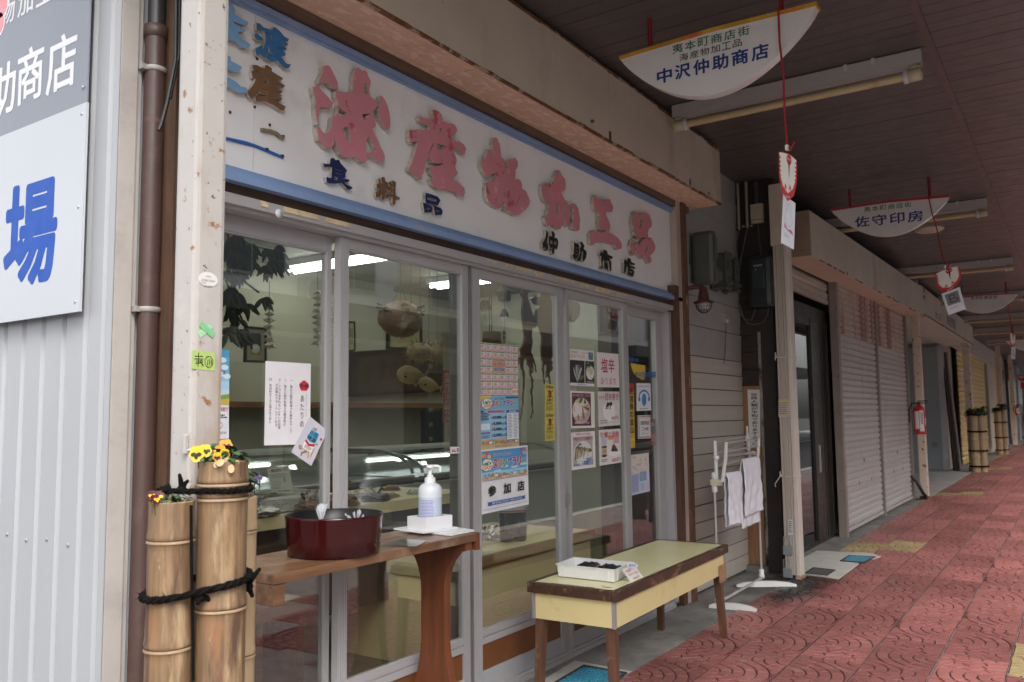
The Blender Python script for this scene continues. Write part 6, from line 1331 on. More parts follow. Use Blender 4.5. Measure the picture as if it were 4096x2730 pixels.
def towel(label, xa_, xb_, y, zt_, zb1, zb2, seed):
    R_ = random.Random(seed); t = T('towel', label, 'towel', ((xa_+xb_)/2, y, zb1), 0, 'white towels on the rack')
    for dy, zb_, o, nm in ((-.016, zb1, 0, 'front_fold'), (.012, zb2, .012, 'back_fold')):
        mb = MB(); nx, nz = 26, 40; vs = []
        for j in range(nz+1):
            f = j/nz; z = zt_-(zt_-zb_)*f
            for i in range(nx+1):
                u = i/nx; x = xa_+o+(xb_-xa_)*u+.010*f*math.sin(seed+u*2)
                bulge = .006*math.sin(u*5+seed+f*2)*f+.0035*math.sin(u*17+seed*3+2.5*math.sin(f*4+seed))*min(1, f*2)+.002*math.sin(f*26+u*6+seed)
                yy = y+(dy*min(1, f*7)**.5 if f < 1 else dy)+bulge
                vs.append(Vector((x, yy, z+.010*f*math.sin(u*3.1+seed))))
        n0 = len(vs); vs += [v+Vector((0, .007 if dy < 0 else .006, 0)) for v in vs]
        w = nx+1
        fs = [(j*w+i, j*w+i+1, (j+1)*w+i+1, (j+1)*w+i) for j in range(nz) for i in range(nx)]; fs += [tuple(n0+k for k in f[::-1]) for f in fs]
        for j in range(nz): fs += [(j*w, (j+1)*w, n0+(j+1)*w, n0+j*w), (j*w+nx, n0+j*w+nx, n0+(j+1)*w+nx, (j+1)*w+nx)]
        fs += [(nz*w+i, nz*w+i+1, n0+nz*w+i+1, n0+nz*w+i) for i in range(nx)]
        mb.add(vs, fs, 0, True); mb.build(nm, TOW, t)
    return t
yt = arms[1][0].y-.005
def tz_(p): return PX(cK(*p), 1, yt)
a, b = tz_((290, 700)), tz_((368, 700)); towel('nearer white towel folded over the low rail of the rack', a.x, b.x, yt, tz_((330, 697)).z, tz_((330, 1000)).z, tz_((300, 1025)).z, 1)
a, b = tz_((380, 630)), tz_((475, 630)); towel('farther white towel with two hanging folds on the rack', a.x, b.x, yt+.0, tz_((430, 617)).z, tz_((440, 928)).z, tz_((410, 1010)).z, 4)
# ------------------------------------------------------------------ bamboo planters
BAM = mat('weathered_bamboo', (.245, .150, .078), .55, .14, 5., bump=.12, grain=((90, 90, 5), .50), stain=[((.37, .265, .155), 9., .56, .16, (3, 3, .5)), ((.085, .045, .03), 16., .535, .12, (1.6, 1.6, .25)), ((.23, .105, .045), 14., .56, .14, (1.5, 1.5, .3)), ((.46, .36, .26), 46., .68, .05, (1, 1, .4))])
BAM2 = mat('pale_bamboo', (.38, .27, .16), .45, .10, 5., bump=.1, grain=((20, 20, 1.4), .85))
NODE = mat('bamboo_node', (.30, .205, .12), .6, .2, 40.); NODED = mat('bamboo_node_groove', (.10, .06, .04), .8, .3, 40.)
CUT = mat('bamboo_cut_end', (.55, .40, .24), .7, .1, 20.); SOIL = mat('potting_soil', (.03, .022, .016), .95, .3, 40., bump=.6, bs=120)
LEAF = mat('pansy_leaf', (.042, .095, .028), .5, .25, 20.); LEAF_D = mat('dark_leaf', (.035, .085, .03), .5, .25, 20.)
PY = mat('pansy_yellow', (.72, .46, .015), .6, .1, 12.); PD = mat('pansy_dark', (.012, .006, .010), .6); POR = mat('pansy_orange', (.60, .25, .02), .6, .12, 12.); PMR = mat('pansy_maroon', (.075, .006, .016), .6, .3, 10.); PVI = mat('pansy_violet', (.09, .05, .22), .6, .2, 10.); DRY = mat('withered_bloom', (.48, .36, .20), .8, .2, 12.)
def petal_mb(mb, c, n_, up_, w, h, ang, mi=0, cup=.25):
    """rounded petal in the plane facing n_, pointing at angle ang from up_"""
    s = n_.cross(up_).normalized(); d = up_*math.cos(ang)+s*math.sin(ang); q = n_.cross(d).normalized()
    K = 9; rim = []
    for i in range(K+1):
        a = -math.pi*.78+2*math.pi*.78*i/K; rim.append(c+d*(h*.52+h*.48*math.cos(a))+q*(w*.5*math.sin(a))+n_*(cup*h*(.5+.5*math.cos(a))*.5+random.uniform(-.06, .06)*h))
    mid = c+d*h*.5+n_*h*.05
    mb.add([c]+rim+[mid], [(K+2, i, i+1) for i in range(1, K+1)]+[(0, 1, K+2), (0, K+2, K+1)], mi, True)
def pansy(parent, c, n_, size, cols, seed):
    """one bloom: five petals, dark blotch; cols = (upper, lower)"""
    n_ = n_.normalized(); up_ = (Vector((0, 0, 1))-n_*n_.z).normalized()
    fl = MB().tube([c-n_*.012-up_*.03, c-n_*.004, c], .0014, 5).build('flower', LEAF, parent)
    for i, (a, w, h, off) in enumerate(((.55, 1., .62, 0), (-.55, 1., .62, .0006), (1.75, .85, .55, .0012), (-1.75, .85, .55, .0018), (math.pi, 1.05, .6, .0024))):
        mb = MB(); petal_mb(mb, c+n_*off*2, n_, up_, size*w*.44, size*h*.70, a); mb.build('petal', cols[0] if i < 2 else cols[1], fl)
    mb = MB()
    for a in (1.75, -1.75, math.pi): petal_mb(mb, c+n_*.0066, n_, up_, size*.2, size*.27, a, 0, .15)
    mb.build('blotch', PD if cols[1] is not PMR else PY, fl)
    return fl
def leaves(parent, c, r, n, m, seed, droop=.3, size=.03, rise=.02):
    R_ = random.Random(seed)
    mb = MB()
    for k in range(n):
        a = R_.uniform(0, 6.283); d = Vector((math.cos(a), math.sin(a), 0)); o = c+d*r*R_.uniform(.05, .75)+Vector((0, 0, R_.uniform(0, rise))); L = size*R_.uniform(.6, 1.2); w = L*R_.uniform(.28, .42); q = Vector((-d.y, d.x, 0)); up_ = R_.uniform(-.1, .9)
        P = []
        for i in range(5):
            f = i/4; ctr = o+d*L*f+Vector((0, 0, L*(up_*f-droop*2*f*f))); ww = w*math.sin(math.pi*(f*.86+.08)); P += [ctr-q*ww+Vector((0, 0, .15*ww)), ctr, ctr+q*ww+Vector((0, 0, .15*ww))]
        mb.add(P, [(i*3+j, i*3+j+1, (i+1)*3+j+1, (i+1)*3+j) for i in range(4) for j in range(2)], 0, True)
    return mb.build('leaf', m, parent, kind='stuff')
def culm(label, x, y, r, zt, nodes, m, group, tilt=0., seed=0, zb=.001, dense=True):
    t = T('bamboo_planter', label, 'planter', (x, y, zb), 0, group); R_ = random.Random(seed); prof = [(r*1.0, zb)]
    for zn in sorted(nodes):
        prof += [(r*.985, zn-.025), (r*.99, zn-.008), (r*1.045, zn-.0035), (r*.995, zn), (r*1.03, zn+.004), (r*1.035, zn+.009), (r*.995, zn+.022), (r*.98, zn+.07)]
    prof = [p for p in prof if p[1] < zt-.004]+[(r*.985, zt-.004), (r*.98, zt)]
    ph = R_.uniform(0, 6); wob = lambda a, z: 1+.012*math.sin(2*a+ph)+.006*math.sin(3*a+z*9)
    MB().lathe(prof, (x, y, 0), n=40, wob=wob).build('culm', m, t)
    for zn in nodes:
        if zn > zt-.02 or not dense: continue
        MB().lathe([(r*1.046, zn-.0065), (r*1.054, zn-.0038), (r*1.03, zn-.0012)], (x, y, 0), n=40, wob=wob).build('node_ring', NODE, t)
        MB().lathe([(r*1.0, zn-.0010), (r*1.012, zn+.0004), (r*1.03, zn+.0025)], (x, y, 0), n=40, wob=wob).build('node_groove', NODED, t)
    MB().lathe([(r*.98, zt), (r*.86, zt+.0005), (r*.85, zt-.02)], (x, y, 0), n=40, wob=wob).build('cut_rim', CUT, t)
    MB().lathe([(0, zt-.006), (r*.5, zt-.005), (r*.855, zt-.012)], (x, y, 0), n=20).build('soil', SOIL, t)
    return t
zb_t = lambda p, y: PX(p, 1, y).z
GB = 'bamboo planters tied to the near post'
kB = culm('tallest bamboo planter with yellow pansies in front of the near post', 1.222, -.68, .055, zb_t((880, 1850), -.72), [zb_t(cT(570, 365), -.73), zb_t(cT(570, 455), -.73), zb_t(cT(600, 1135), -.73)], BAM, GB, seed=1)
kA = culm('leftmost bamboo planter with dark red pansies beside the brown pipe', 1.127, -.63, .049, zb_t((670, 2012), -.65), [zb_t(cT(260, 710), -.66), zb_t(cT(260, 1370), -.66)], BAM, GB, seed=2)
kC = culm('palest bamboo planter with violet pansies half hidden behind the tallest one', 1.335, -.60, .038, zb_t((1010, 1985), -.61), [zb_t(cT(770, 640), -.62), zb_t(cT(770, 1390), -.62)], BAM2, GB, seed=3)
def px_at(p, y): return PX(p, 1, y)
nc = lambda c, dx=0., dz=.15: (CAM-c).normalized()+Vector((dx, 0, dz))
zB = kB.location.z
for p, y, n_, sz, cols, sd in ((cT(440, 178), -.70, (-.5, .1), .044, (PY, PY), 1), (cT(488, 160), -.69, (.3, .25), .036, (PY, PY), 2), (cT(612, 130), -.66, (.25, .3), .040, (POR, POR), 3), (cT(580, 160), -.68, (-.1, .1), .034, (POR, PY), 4), (cT(605, 180), -.70, (.2, -.1), .030, (PY, POR), 5), (cT(560, 195), -.71, (.1, -.1), .026, (PY, POR), 6)):
    c = px_at(p, y); pansy(kB, c, nc(c, *n_), sz, cols, sd)
zt_B = zb_t((880, 1850), -.72); zt_A = zb_t((670, 2012), -.65); zt_C = zb_t((1010, 1985), -.61)
leaves(kB, Vector((1.222, -.68, zt_B)), .055, 64, LEAF, 11, .35, .026, .022); leaves(kB, Vector((1.215, -.68, zt_B+.012)), .035, 22, LEAF_D, 12, .2, .030, .022)
wl_ = MB()
for k in range(9):
    c = Vector((1.222, -.68, zt_B))+Vector((random.uniform(-.05, .05), -.04+random.uniform(-.02, .01), random.uniform(-.005, .012))); petal_mb(wl_, c, (CAM-c).normalized(), Vector((0, 0, -1)), .014, .020, random.uniform(-1, 1))
wl_.build('withered_petal', DRY, kB, kind='stuff')
for p, y, sz, sd in ((cT(205, 440), -.61, .034, 1), (cT(160, 435), -.62, .030, 2), (cT(182, 458), -.64, .030, 3)):
    c = px_at(p, y); pansy(kA, c, nc(c, -.3+.3*sd, .3), sz, (PMR, PMR), sd)
leaves(kA, Vector((1.127, -.63, zt_A)), .040, 34, LEAF, 13, .35, .020, .012)
for p, y, sz, sd in ((cT(790, 345), -.57, .020, 1), (cT(820, 325), -.57, .018, 2), (cT(765, 318), -.57, .018, 3)):
    c = px_at(p, y); pansy(kC, c, nc(c, .2, .2), sz, (PVI, PVI), sd)
leaves(kC, Vector((1.33, -.58, zt_C+.01)), .055, 80, LEAF, 14, .35, .026, .05); leaves(kC, Vector((1.345, -.57, zt_C+.03)), .04, 40, LEAF_D, 15, .3, .026, .04)
ROPE = mat('black_palm_rope', (.006, .0055, .005), .95, .4, 60., bump=.9, bs=220, spec=.1)
def hull(circs, extra):
    pts = []
    for x, y, r in circs: pts += [(x+(r+extra)*math.cos(a), y+(r+extra)*math.sin(a)) for a in [2*math.pi*i/32 for i in range(32)]]
    pts = sorted(set(pts))
    def half(ps):
        h = []
        for p in ps:
            while len(h) > 1 and (h[-1][0]-h[-2][0])*(p[1]-h[-2][1])-(h[-1][1]-h[-2][1])*(p[0]-h[-2][0]) <= 0: h.pop()
            h.append(p)
        return h
    return half(pts)[:-1]+half(pts[::-1])[:-1]
def rope(label, circs, z, r, slope=0., knots=(), group=None, fuzz=True, dense=True):
    H_ = hull(circs, r*.8); P = [Vector((x, y, z+slope*(x-H_[0][0]))) for x, y in H_]
    Q = []
    for a, b in zip(P, P[1:]+P[:1]):
        k = max(1, int((b-a).length/.02)) if dense else 1
        Q += [a.lerp(b, i/k) for i in range(k)]
    mb = MB(); rs = [r*(1+.16*math.sin(i*2.3)+random.uniform(-.08, .08)) for i in range(len(Q))]
    Q = [q+Vector((0, 0, random.uniform(-.15, .15)*r)) for q in Q]
    if dense:
        k = len(Q); tw = max(3, round(sum((b-a).length for a, b in zip(Q, Q[1:]))/(r*7)))
        D = []
        for a, b in zip(Q, Q[1:]+Q[:1]): D += [a.lerp(b, i/4) for i in range(4)]
        n_ = len(D); Z_ = Vector((0, 0, 1))
        for sd in range(3):
            path = []
            for i, q in enumerate(D):
                tg = (D[(i+1) % n_]-D[i-1]).normalized(); o1 = tg.cross(Z_).normalized(); o2 = o1.cross(tg); a = 2*math.pi*(tw*i/n_+sd/3)
                path.append(q+(o1*math.cos(a)+o2*math.sin(a))*r*.52)
            mb.tube(path, [r*.56*(1+random.uniform(-.12, .12)) for _ in path], 6, closed=True)
    else: mb.tube(Q, rs, 7, closed=True)
    if fuzz:
        for q in Q:
            for _ in range(7): d = Vector((random.gauss(0, 1), random.gauss(0, 1), random.gauss(0, 1))).normalized(); o_ = Vector((random.uniform(-.01, .01), random.uniform(-.01, .01), 0)); mb.add([q+d*r*.8-Vector((.0013, 0, 0)), q+d*r*.8+Vector((.0013, 0, .0008)), q+o_+d*r*random.uniform(1.25, 2.0)], [(0, 1, 2)])
    for (kp, tails) in knots:
        kp = Vector(kp); mb.lathe([(0, -r*1.6), (r*1.3, -r), (r*1.7, 0), (r*1.3, r), (0, r*1.6)], tuple(kp), n=8)
        for td in tails: mb.tube([kp, kp+Vector(td)*.5+Vector((0, 0, .004)), kp+Vector(td)], [r*.9, r*.8, r*.5], 6)
    return tag(mb.build('rope', ROPE), label, 'rope', group)
GR = 'black ropes binding the near bamboo planters'
cA_, cB_, cC_ = (1.127, -.63, .049), (1.222, -.68, .055), (1.335, -.60, .038); cP_ = (PO[0]+.042, PO[1]+.042, .052)
k1 = px_at(cT(345, 395), -.645); k2 = px_at(cT(700, 395), -.70)
rope('upper black rope with two knots binding the tallest bamboo to the near post', [cB_, cP_, (1.135, -.60, .012)], px_at(cT(560, 410), -.735).z, .0068, 0., [(k1, [(-.01, -.005, .035), (.01, -.01, .02)]), (k2, [(.03, 0, .01), (-.012, -.004, -.03)])], GR)
k3 = px_at(cT(455, 1050), -.70); k4 = px_at(cT(745, 985), -.70)
rope('lower black rope with knots round the two larger bamboo planters', [cA_, cB_], px_at(cT(260, 1065), -.665).z, .0080, .16, [(k3, [(.03, -.004, -.015), (-.012, -.01, -.012)]), (k4, [(.035, 0, .035), (.012, -.004, -.025), (.022, .0, .02)])], GR)
vr = MB().tube([px_at(cT(*p), -.685) for p in ((403, 490), (404, 640), (405, 850), (410, 1040), (413, 1300), (416, 1560))], .0035, 6); tag(vr.build('cord', ROPE), 'thin black cord running down between the two larger bamboo planters', 'cord')
GF = 'bamboo planters far down the arcade'; GRF = 'black ropes round the far bamboo planters'
for i, (lab, pxb, w) in enumerate((('nearer far', ((3904, 1890), (3936, 1890)), 18.0), ('farther', ((4000, 1820), (4022, 1818)), 25.0))):
    tubes = []
    for j, p in enumerate(pxb):
        b = PX(p, 2, 0); r = .085 if j == 0 else .07; y = -.66-.02*j
        pt = PX((p[0]-4, (1658 if j == 0 else 1650) if i == 0 else (1640 if j == 0 else 1628)), 1, y)
        x = b.x; y = b.y; zt = PX((p[0], (1656, 1650)[j] if i == 0 else (1645, 1630)[j]), 1, y).z
        tt = culm(('left' if j == 0 else 'right')+' bamboo planter of the '+lab+' pair by the yellow shutters', x, y, r, zt, [zt*.25, zt*.55, zt*.8], BAM2, GF, seed=20+i*2+j, dense=False)
        leaves(tt, Vector((x, y, zt)), r*1.1, 60, LEAF_D, 30+i*2+j, .35, .10, .08); tubes.append((x, y, r))
        for q in range(3):
            c = Vector((x+random.uniform(-.08, .08), y-.05, zt+random.uniform(.05, .11))); pansy(tt, c, nc(c), .05, (PY, POR), q)
    for k, f in enumerate((.96, .68, .36, .1)): rope(('highest', 'second highest', 'second lowest', 'lowest')[k]+' black rope on the '+lab+' bamboo pair', tubes, zt*f, .014, 0, [((tubes[1][0]+.10, tubes[1][1]-.05, zt*f), [(.08, -.02, .01)])], GRF, False, False)
# ------------------------------------------------------------------ papers and stickers on the glass
YA_, YB_ = Fy-.0035, Fy+.031      # just outside the front panes / just outside the rear panes
def paper(name, label, cat, quad, cz, y, col, **kw): return Sheet(name, label, cat, [PX(cz(*p), 1, y) for p in quad], col, **kw)
PWH, INK = srgb('e4e0e0'), srgb('2c2a2c')
s = paper('notice', 'white paper notice with vertical black writing and a red plum mark on the leftmost door', 'notice', ((840,888),(1110,905),(1105,1385),(832,1393)), cW, YB_, srgb('dedbe0'))
for k in range(5):
    a = -math.pi/2+k*2*math.pi/5; s.ell(.845+.052*math.cos(a), .28+.032*math.sin(a), .062, .036, srgb('c5283c'), 14)
s.text('合格', .73, .255, .965, .305, INK, .03); s.vtext('あたりめ', .755, .385, .86, .80, INK); s.vtext('NAKASUKE', .885, .38, .925, .66, srgb('77727a'))
for tx, u, v0, v1 in (('一、噛むと脳が刺激され集中力アップ', .555, .20, .86), ('二、噛むと脳が刺激され眠気防止', .42, .20, .77), ('三、イカに含まれるレシチンが記憶', .30, .20, .81), ('の定着をサポートしてくれる', .235, .26, .78), ('四、原材料はイカと塩のみで安心', .105, .20, .74)): s.vtext(tx, u-.03, v0, u+.032, v1, INK)
s.done()
s = paper('sample_packet', 'clear packet of dried squid with blue and red label taped askew on the door', 'food pack', ((1105,1220),(1210,1305),(1113,1515),(993,1432)), cW, YB_-.003, srgb('c9c6d2'))
R_ = random.Random(2)
for k in range(16):
    a = R_.uniform(0, 6.28); u, v = .5+.24*math.cos(a)*R_.uniform(.5, 1), .46+.36*math.sin(a)*R_.uniform(.6, 1); s.stroke([(u, v), (u+R_.uniform(-.2, .2), v+R_.uniform(-.12, .12)), (u+R_.uniform(-.25, .25), v+R_.uniform(-.2, .2))], .05, srgb(R_.choice(('b9986f', '8c6a48', 'd5bd98'))))
s.poly([(.30, .22), (.72, .20), (.76, .46), (.74, .74), (.30, .76), (.26, .48)], srgb('e8e4e6')); s.poly([(.31, .23), (.71, .21), (.75, .46), (.50, .54), (.27, .50)], srgb('4aa3cf')); s.poly([(.27, .52), (.5, .57), (.75, .48), (.745, .56), (.5, .64), (.275, .58)], srgb('c02a34'))
s.vtext('佐渡', .50, .23, .70, .50, INK, .03); s.vtext('の味', .30, .25, .50, .50, INK, .03); s.lines(.36, .64, .68, .73, 3, srgb('8a3038'), .5); s.ell(.88, .30, .05, .035, srgb('c5283c')); s.done()
s = paper('sky_poster', 'narrow visible strip of a blue sky poster beside the near post', 'poster', ((480,812),(622,822),(620,1352),(480,1357)), cW, YB_-.001, srgb('e2e4ea'))
for i in range(6): s.rect(0, .0+.09*i, 1, .091+.09*i, [srgb(c) for c in ('4f9bc9', '5fa8d2', '75b5da', '92c5e2', 'aad3ea', 'bfdcea')][i])
for u, v in ((.8, .2), (.72, .12), (.9, .3), (.6, .28)): s.ell(u, v, .16, .03, srgb('dbe8f0'))
s.poly([(0, .56), (.5, .52), (1, .50), (1, .62), (0, .62)], srgb('7ca04a')); s.poly([(0, .585), (1, .55), (1, .62), (0, .62)], srgb('c9b048'))
s.text('サービス', .2, .235, .84, .285, srgb('1d2b38'), .02); s.text('宅配や', .60, .645, .96, .69, srgb('b8434a'), .01); s.lines(.3, .73, .95, .78, 2, INK); s.text('0790', .62, .92, .88, .945, INK, .0)
s.ell(.62, .85, .09, .035, srgb('b8434a')); s.ell(.62, .85, .07, .027, srgb('e2e4ea')); s.done()
# stamp rally grid
s = paper('shop_list_poster', 'stamp rally shop list poster with rows of small green headed boxes', 'poster', ((28,40),(366,70),(372,497),(32,500)), cQ, YA_, srgb('c2a888'))
cells, hd, tx = [], [], []
for r in range(7):
    for c in range(6):
        if (r in (2, 3) and c in (2, 3)) or (r == 6 and c == 5): continue
        u0, v0 = c/6+.012, r/7+.010; cells.append((u0, v0, u0+.143, v0+.123)); hd.append((u0+.004, v0+.004, u0+.139, v0+.026))
        for k in range(3): tx.append((u0+.02, v0+.045+.022*k, u0+.02+random.uniform(.06, .11), v0+.055+.022*k))
s.rects(cells, srgb('e6d3da')).rects(hd, srgb('4f9a62')).rects(tx, srgb('6f6468')); s.rects([(a, d-.028, c, d-.006) for a, b, c, d in cells], srgb('d8b4c4'))
s.text('スタンプラリー', .345, .36, .655, .46, srgb('c8326a'), .03); s.text('両津商工会商業部会', .36, .305, .64, .335, srgb('4a4a6a'), .0); s.rect(.38, .48, .62, .525, srgb('4a6fb0')); s.text('加盟店紹介', .41, .488, .59, .518, PWH)
s.rect(.845, .87, .985, .99, PWH)
for k in range(4): s.ell(.87+.032*k, .93, .012, .035, srgb(('d07a8a', 'c85a6a', 'e0a0a8', 'b86a7a')[k]))
s.done()
# prize poster
s = paper('prize_poster', 'colourful stamp rally prize poster listing amounts of yen', 'poster', ((33,503),(372,500),(380,935),(40,970)), cQ, YA_-.0004, srgb('7fb8d8'))
s.rect(0, .82, 1, 1, srgb('c9b48a')); s.rect(0, .26, 1, .82, srgb('93c6e2')); s.poly([(0, .0), (.3, .0), (.2, .1), (0, .14)], srgb('e8c64a'))
RB_ = ('c8304a', 'd8702a', '3a9a5a', '3a6ab8', '8a4aa0', 'c83a3a', '4a9a4a')
s.rect(.66, .02, .99, .055, srgb('2f4f9a')); s.text('両津商工会商業部会', .36, .045, .62, .075, srgb('3a3a6a'))
def rally(s, u0, v0, u1, v1):
    t = 'スタンプラリー'; w = (u1-u0)/7
    for off, col in ((1, PWH), (0, None)):
        for i, ch in enumerate(t):
            d = .006*off; s.text(ch, u0+w*i-d, v0-d*.7, u0+w*(i+.92)+d, (v1 if ch != 'ー' else (v0+v1)/2+(v1-v0)*.07)+d*.7, col or srgb(RB_[i]), .05 if not off else .085) if ch != 'ー' else s.rect(u0+w*i, (v0+v1)/2-.012-d, u0+w*(i+.9), (v0+v1)/2+.012+d, col or srgb(RB_[i]))
def letsgo(s, u, v, ru, rv):
    for a in range(7): s.ell(u+ru*.62*math.cos(a*.9), v+rv*.62*math.sin(a*.9), ru*.5, rv*.5, srgb('2a4a8a'), 12)
    for a in range(7): s.ell(u+ru*.58*math.cos(a*.9), v+rv*.58*math.sin(a*.9), ru*.46, rv*.46, PWH, 12)
    s.text("Let's", u-ru*.75, v-rv*.62, u+ru*.7, v-rv*.02, srgb('2a8a4a'), .05); s.text('GO!', u-ru*.6, v+rv*.08, u+ru*.75, v+rv*.70, srgb('d8a020'), .05)
rally(s, .30, .09, .93, .205); letsgo(s, .18, .15, .13, .10)
s.text('抽選で参加店お買い物券が当たる', .20, .275, .62, .325, srgb('d8342a'), .03)
for v, a, b, c in ((.385, '10,000', '円分', '5名'), (.50, '5,000', '円分', '5名'), (.61, '3,000', '円分', '15名'), (.72, '2,000', '円分', '15名')):
    s.text(a, .33, v, .53, v+.062, INK, .04); s.text(b, .535, v+.02, .60, v+.06, INK, .01); s.text(c, .61, v, .655 if len(c) < 3 else .66, v+.06, INK, .03)
for k, v in enumerate((.385, .50, .61, .72)): s.text('%d等' % (k+1), .275, v+.012, .32, v+.055, srgb('b83040'), .02)
s.rect(.66, .28, .985, .86, srgb('3a5fa8')); s.rect(.67, .335, .975, .85, srgb('e0e6ec')); s.text('参加加盟店', .73, .29, .92, .325, PWH, .02); s.lines(.69, .36, .81, .83, 16, srgb('6a7080'), .4); s.lines(.84, .36, .96, .83, 16, srgb('6a7080'), .4)
s.rect(.01, .275, .09, .31, srgb('2f4f9a')); s.lines(.02, .32, .24, .47, 5, srgb('2c3c5a'), .5); s.rect(.02, .52, .24, .64, srgb('cfe0ec')); s.rect(.02, .68, .24, .71, srgb('8a6aa8')); s.lines(.04, .74, .25, .80, 3, srgb('4a5a78'), .4)
def town(s, u0, u1, v, h, n, seed=1):
    R2 = random.Random(seed)
    for k in range(n):
        u = u0+(u1-u0)*k/n; w = (u1-u0)/n*.72; hh = h*R2.uniform(.5, 1); s.rect(u, v-hh, u+w, v, srgb(R2.choice(('d8e2e8', 'c88a5a', 'e8d8c0', 'a8b8c8', 'd07a6a', '8aa8c0')))); s.poly([(u-.004, v-hh), (u+w/2, v-hh*1.5), (u+w+.004, v-hh)], srgb(R2.choice(('b85a4a', '4a7a9a', '7a8a5a', 'c8a04a'))))
        if k % 2: s.poly([(u+w, v), (u+w*1.2, v-h*1.3), (u+w*1.4, v)], srgb('3f8a4f'))
    for k in range(n*2): s.ell(u0+(u1-u0)*R2.random(), v+.012, .010, .011, srgb(R2.choice(('d83a3a', 'e8e0d8', '3a6ab8', 'e8b040'))), 8)
town(s, .05, .95, .90, .05, 11, 3); s.text('両津商工会', .34, .945, .50, .975, INK, .0); s.text('TEL 0259-27-5128', .52, .945, .75, .975, INK, .0); s.done()
# participation sheet
s = paper('shop_banner_sheet', 'large white sheet with a colourful rally banner over three big black characters', 'poster', ((42,970),(450,928),(463,1435),(48,1525)), cQ, YA_-.0012, srgb('e6e5ea'))
s.rect(.03, .025, .975, .48, srgb('5fa6d2')); s.rect(.03, .03, .975, .18, srgb('4f98cc')); s.rect(.03, .36, .975, .48, srgb('9fd0e6')); s.rect(.03, .44, .975, .485, srgb('d6bd86'))
for u, v, c in ((.07, .10, 'e8a04a'), (.13, .06, 'd85a6a'), (.18, .12, 'e8c84a')): s.ell(u, v, .035, .035, srgb(c))
for u, v in ((.5, .3), (.7, .33), (.35, .36), (.9, .3)): s.ell(u, v, .08, .02, srgb('b9dcee'))
s.text('両津商工会商業部会', .25, .075, .63, .125, PWH, .05); s.text('両津商工会商業部会', .253, .078, .627, .122, srgb('46589a'), .015); rally(s, .25, .165, .95, .32); letsgo(s, .125, .245, .125, .095); town(s, .06, .96, .445, .045, 12, 5)
s.ell(.90, .10, .06, .055, srgb('c85a6a'), 16); s.ell(.90, .10, .05, .046, srgb('7fb8d8'), 16); s.stroke([(.80, .03), (.88, .06), (.96, .09)], .012, srgb('c83a4a')); s.rect(.03, .487, .975, .494, srgb('3a4a8a'))
for ch, u0, u1 in (('参', .13, .29), ('加', .435, .59), ('店', .735, .885)): s.text(ch, u0, .575, u1, .745, srgb('1f1e22'), .035)
s.poly([(.115, .83), (.90, .83), (.885, .86), (.90, .885), (.115, .885), (.13, .86)], srgb('2f5aa8')); s.text('期間 令和6年12月2日㈪～令和7年1月31日㈮', .20, .840, .82, .875, PWH, .01); s.rect(.03, .935, .97, .941, srgb('6a86b8')); s.done()
# yellow no-salesmen strips
for lab, q in (('upper yellow no salesmen sticker with a crossed out figure', ((576,758),(641,768),(642,955),(576,958))), ('lower yellow no salesmen sticker with a crossed out figure', ((576,960),(641,958),(643,1152),(577,1160)))):
    s = paper('warning_sticker', lab, 'sticker', q, c4, YA_, srgb('cfc157'), group='yellow no salesmen stickers'); bk = srgb('23210f')
    s.text('訪問販売', .06, .05, .94, .17, bk, .02); s.ell(.5, .25, .11, .04, bk); s.rect(.34, .28, .66, .40, bk); s.rect(.39, .40, .48, .50, bk); s.rect(.52, .40, .61, .50, bk)
    s.stroke([(.2, .22), (.8, .48)], .07, srgb('b03a2a')); s.stroke([(.8, .22), (.2, .48)], .07, srgb('b03a2a')); s.text('お断り', .16, .52, .84, .62, bk, .03); s.lines(.08, .64, .92, .74, 3, bk, .5); s.rect(.05, .755, .95, .762, bk); s.lines(.1, .80, .9, .96, 5, bk, .4); s.done()
# six food sheets
GSH = 'food photo sheets on the door'
s = paper('food_sheet', 'food sheet with grey squid photo, top of the left column of six', 'poster', ((55,48),(345,75),(352,503),(57,492)), cG, YA_, PWH, group=GSH, curl=.0012)
s.text('お刺身用', .04, .05, .30, .10, srgb('6a6468')); s.text('佐渡ヶ島産', .52, .06, .74, .10, srgb('8a848a')); s.text('あおりいか', .03, .13, .63, .24, srgb('d6a45a'), .01); s.rect(.77, .05, .96, .26, srgb('4a7f8f')); s.stroke([(.8, .24), (.9, .1)], .04, srgb('9ac0c8'))
s.rect(0, .30, .60, .92, srgb('2c2d30')); s.rect(.625, .30, 1, .92, srgb('34312e')); R_ = random.Random(8)
for k in range(26): a = R_.uniform(-.9, .9); s.stroke([(.30, .86), (.30+.26*math.sin(a)*R_.uniform(.5, 1.), .86-.5*math.cos(a)*R_.uniform(.4, 1.))], R_.uniform(.02, .06), srgb(R_.choice(('9a9b9e', 'c2c3c5', '6a6c70', '84868a'))))
for k in range(5): s.stroke([(.38, .86), (.42+.04*k, .72)], .03, srgb('5a7a4a'))
s.ell(.36, .86, .06, .04, srgb('6a3030')); s.ell(.82, .62, .17, .2, srgb('d8d8d6')); s.ell(.80, .56, .13, .11, srgb('c9c7a8'), rot=.4); s.stroke([(.74, .46), (.86, .42)], .04, srgb('4a7a3a')); s.text('いか刺', .66, .34, .78, .38, PWH); s.lines(.68, .87, .95, .91, 1, PWH); s.lines(.28, .945, .70, .985, 2, srgb('5a7ab0'), .5); s.done()
s = paper('food_sheet', 'white sheet with large red characters, top of the right column of six', 'poster', ((383,88),(645,112),(655,515),(390,512)), cG, YA_, srgb('e6dfe2'), group=GSH, curl=.0012)
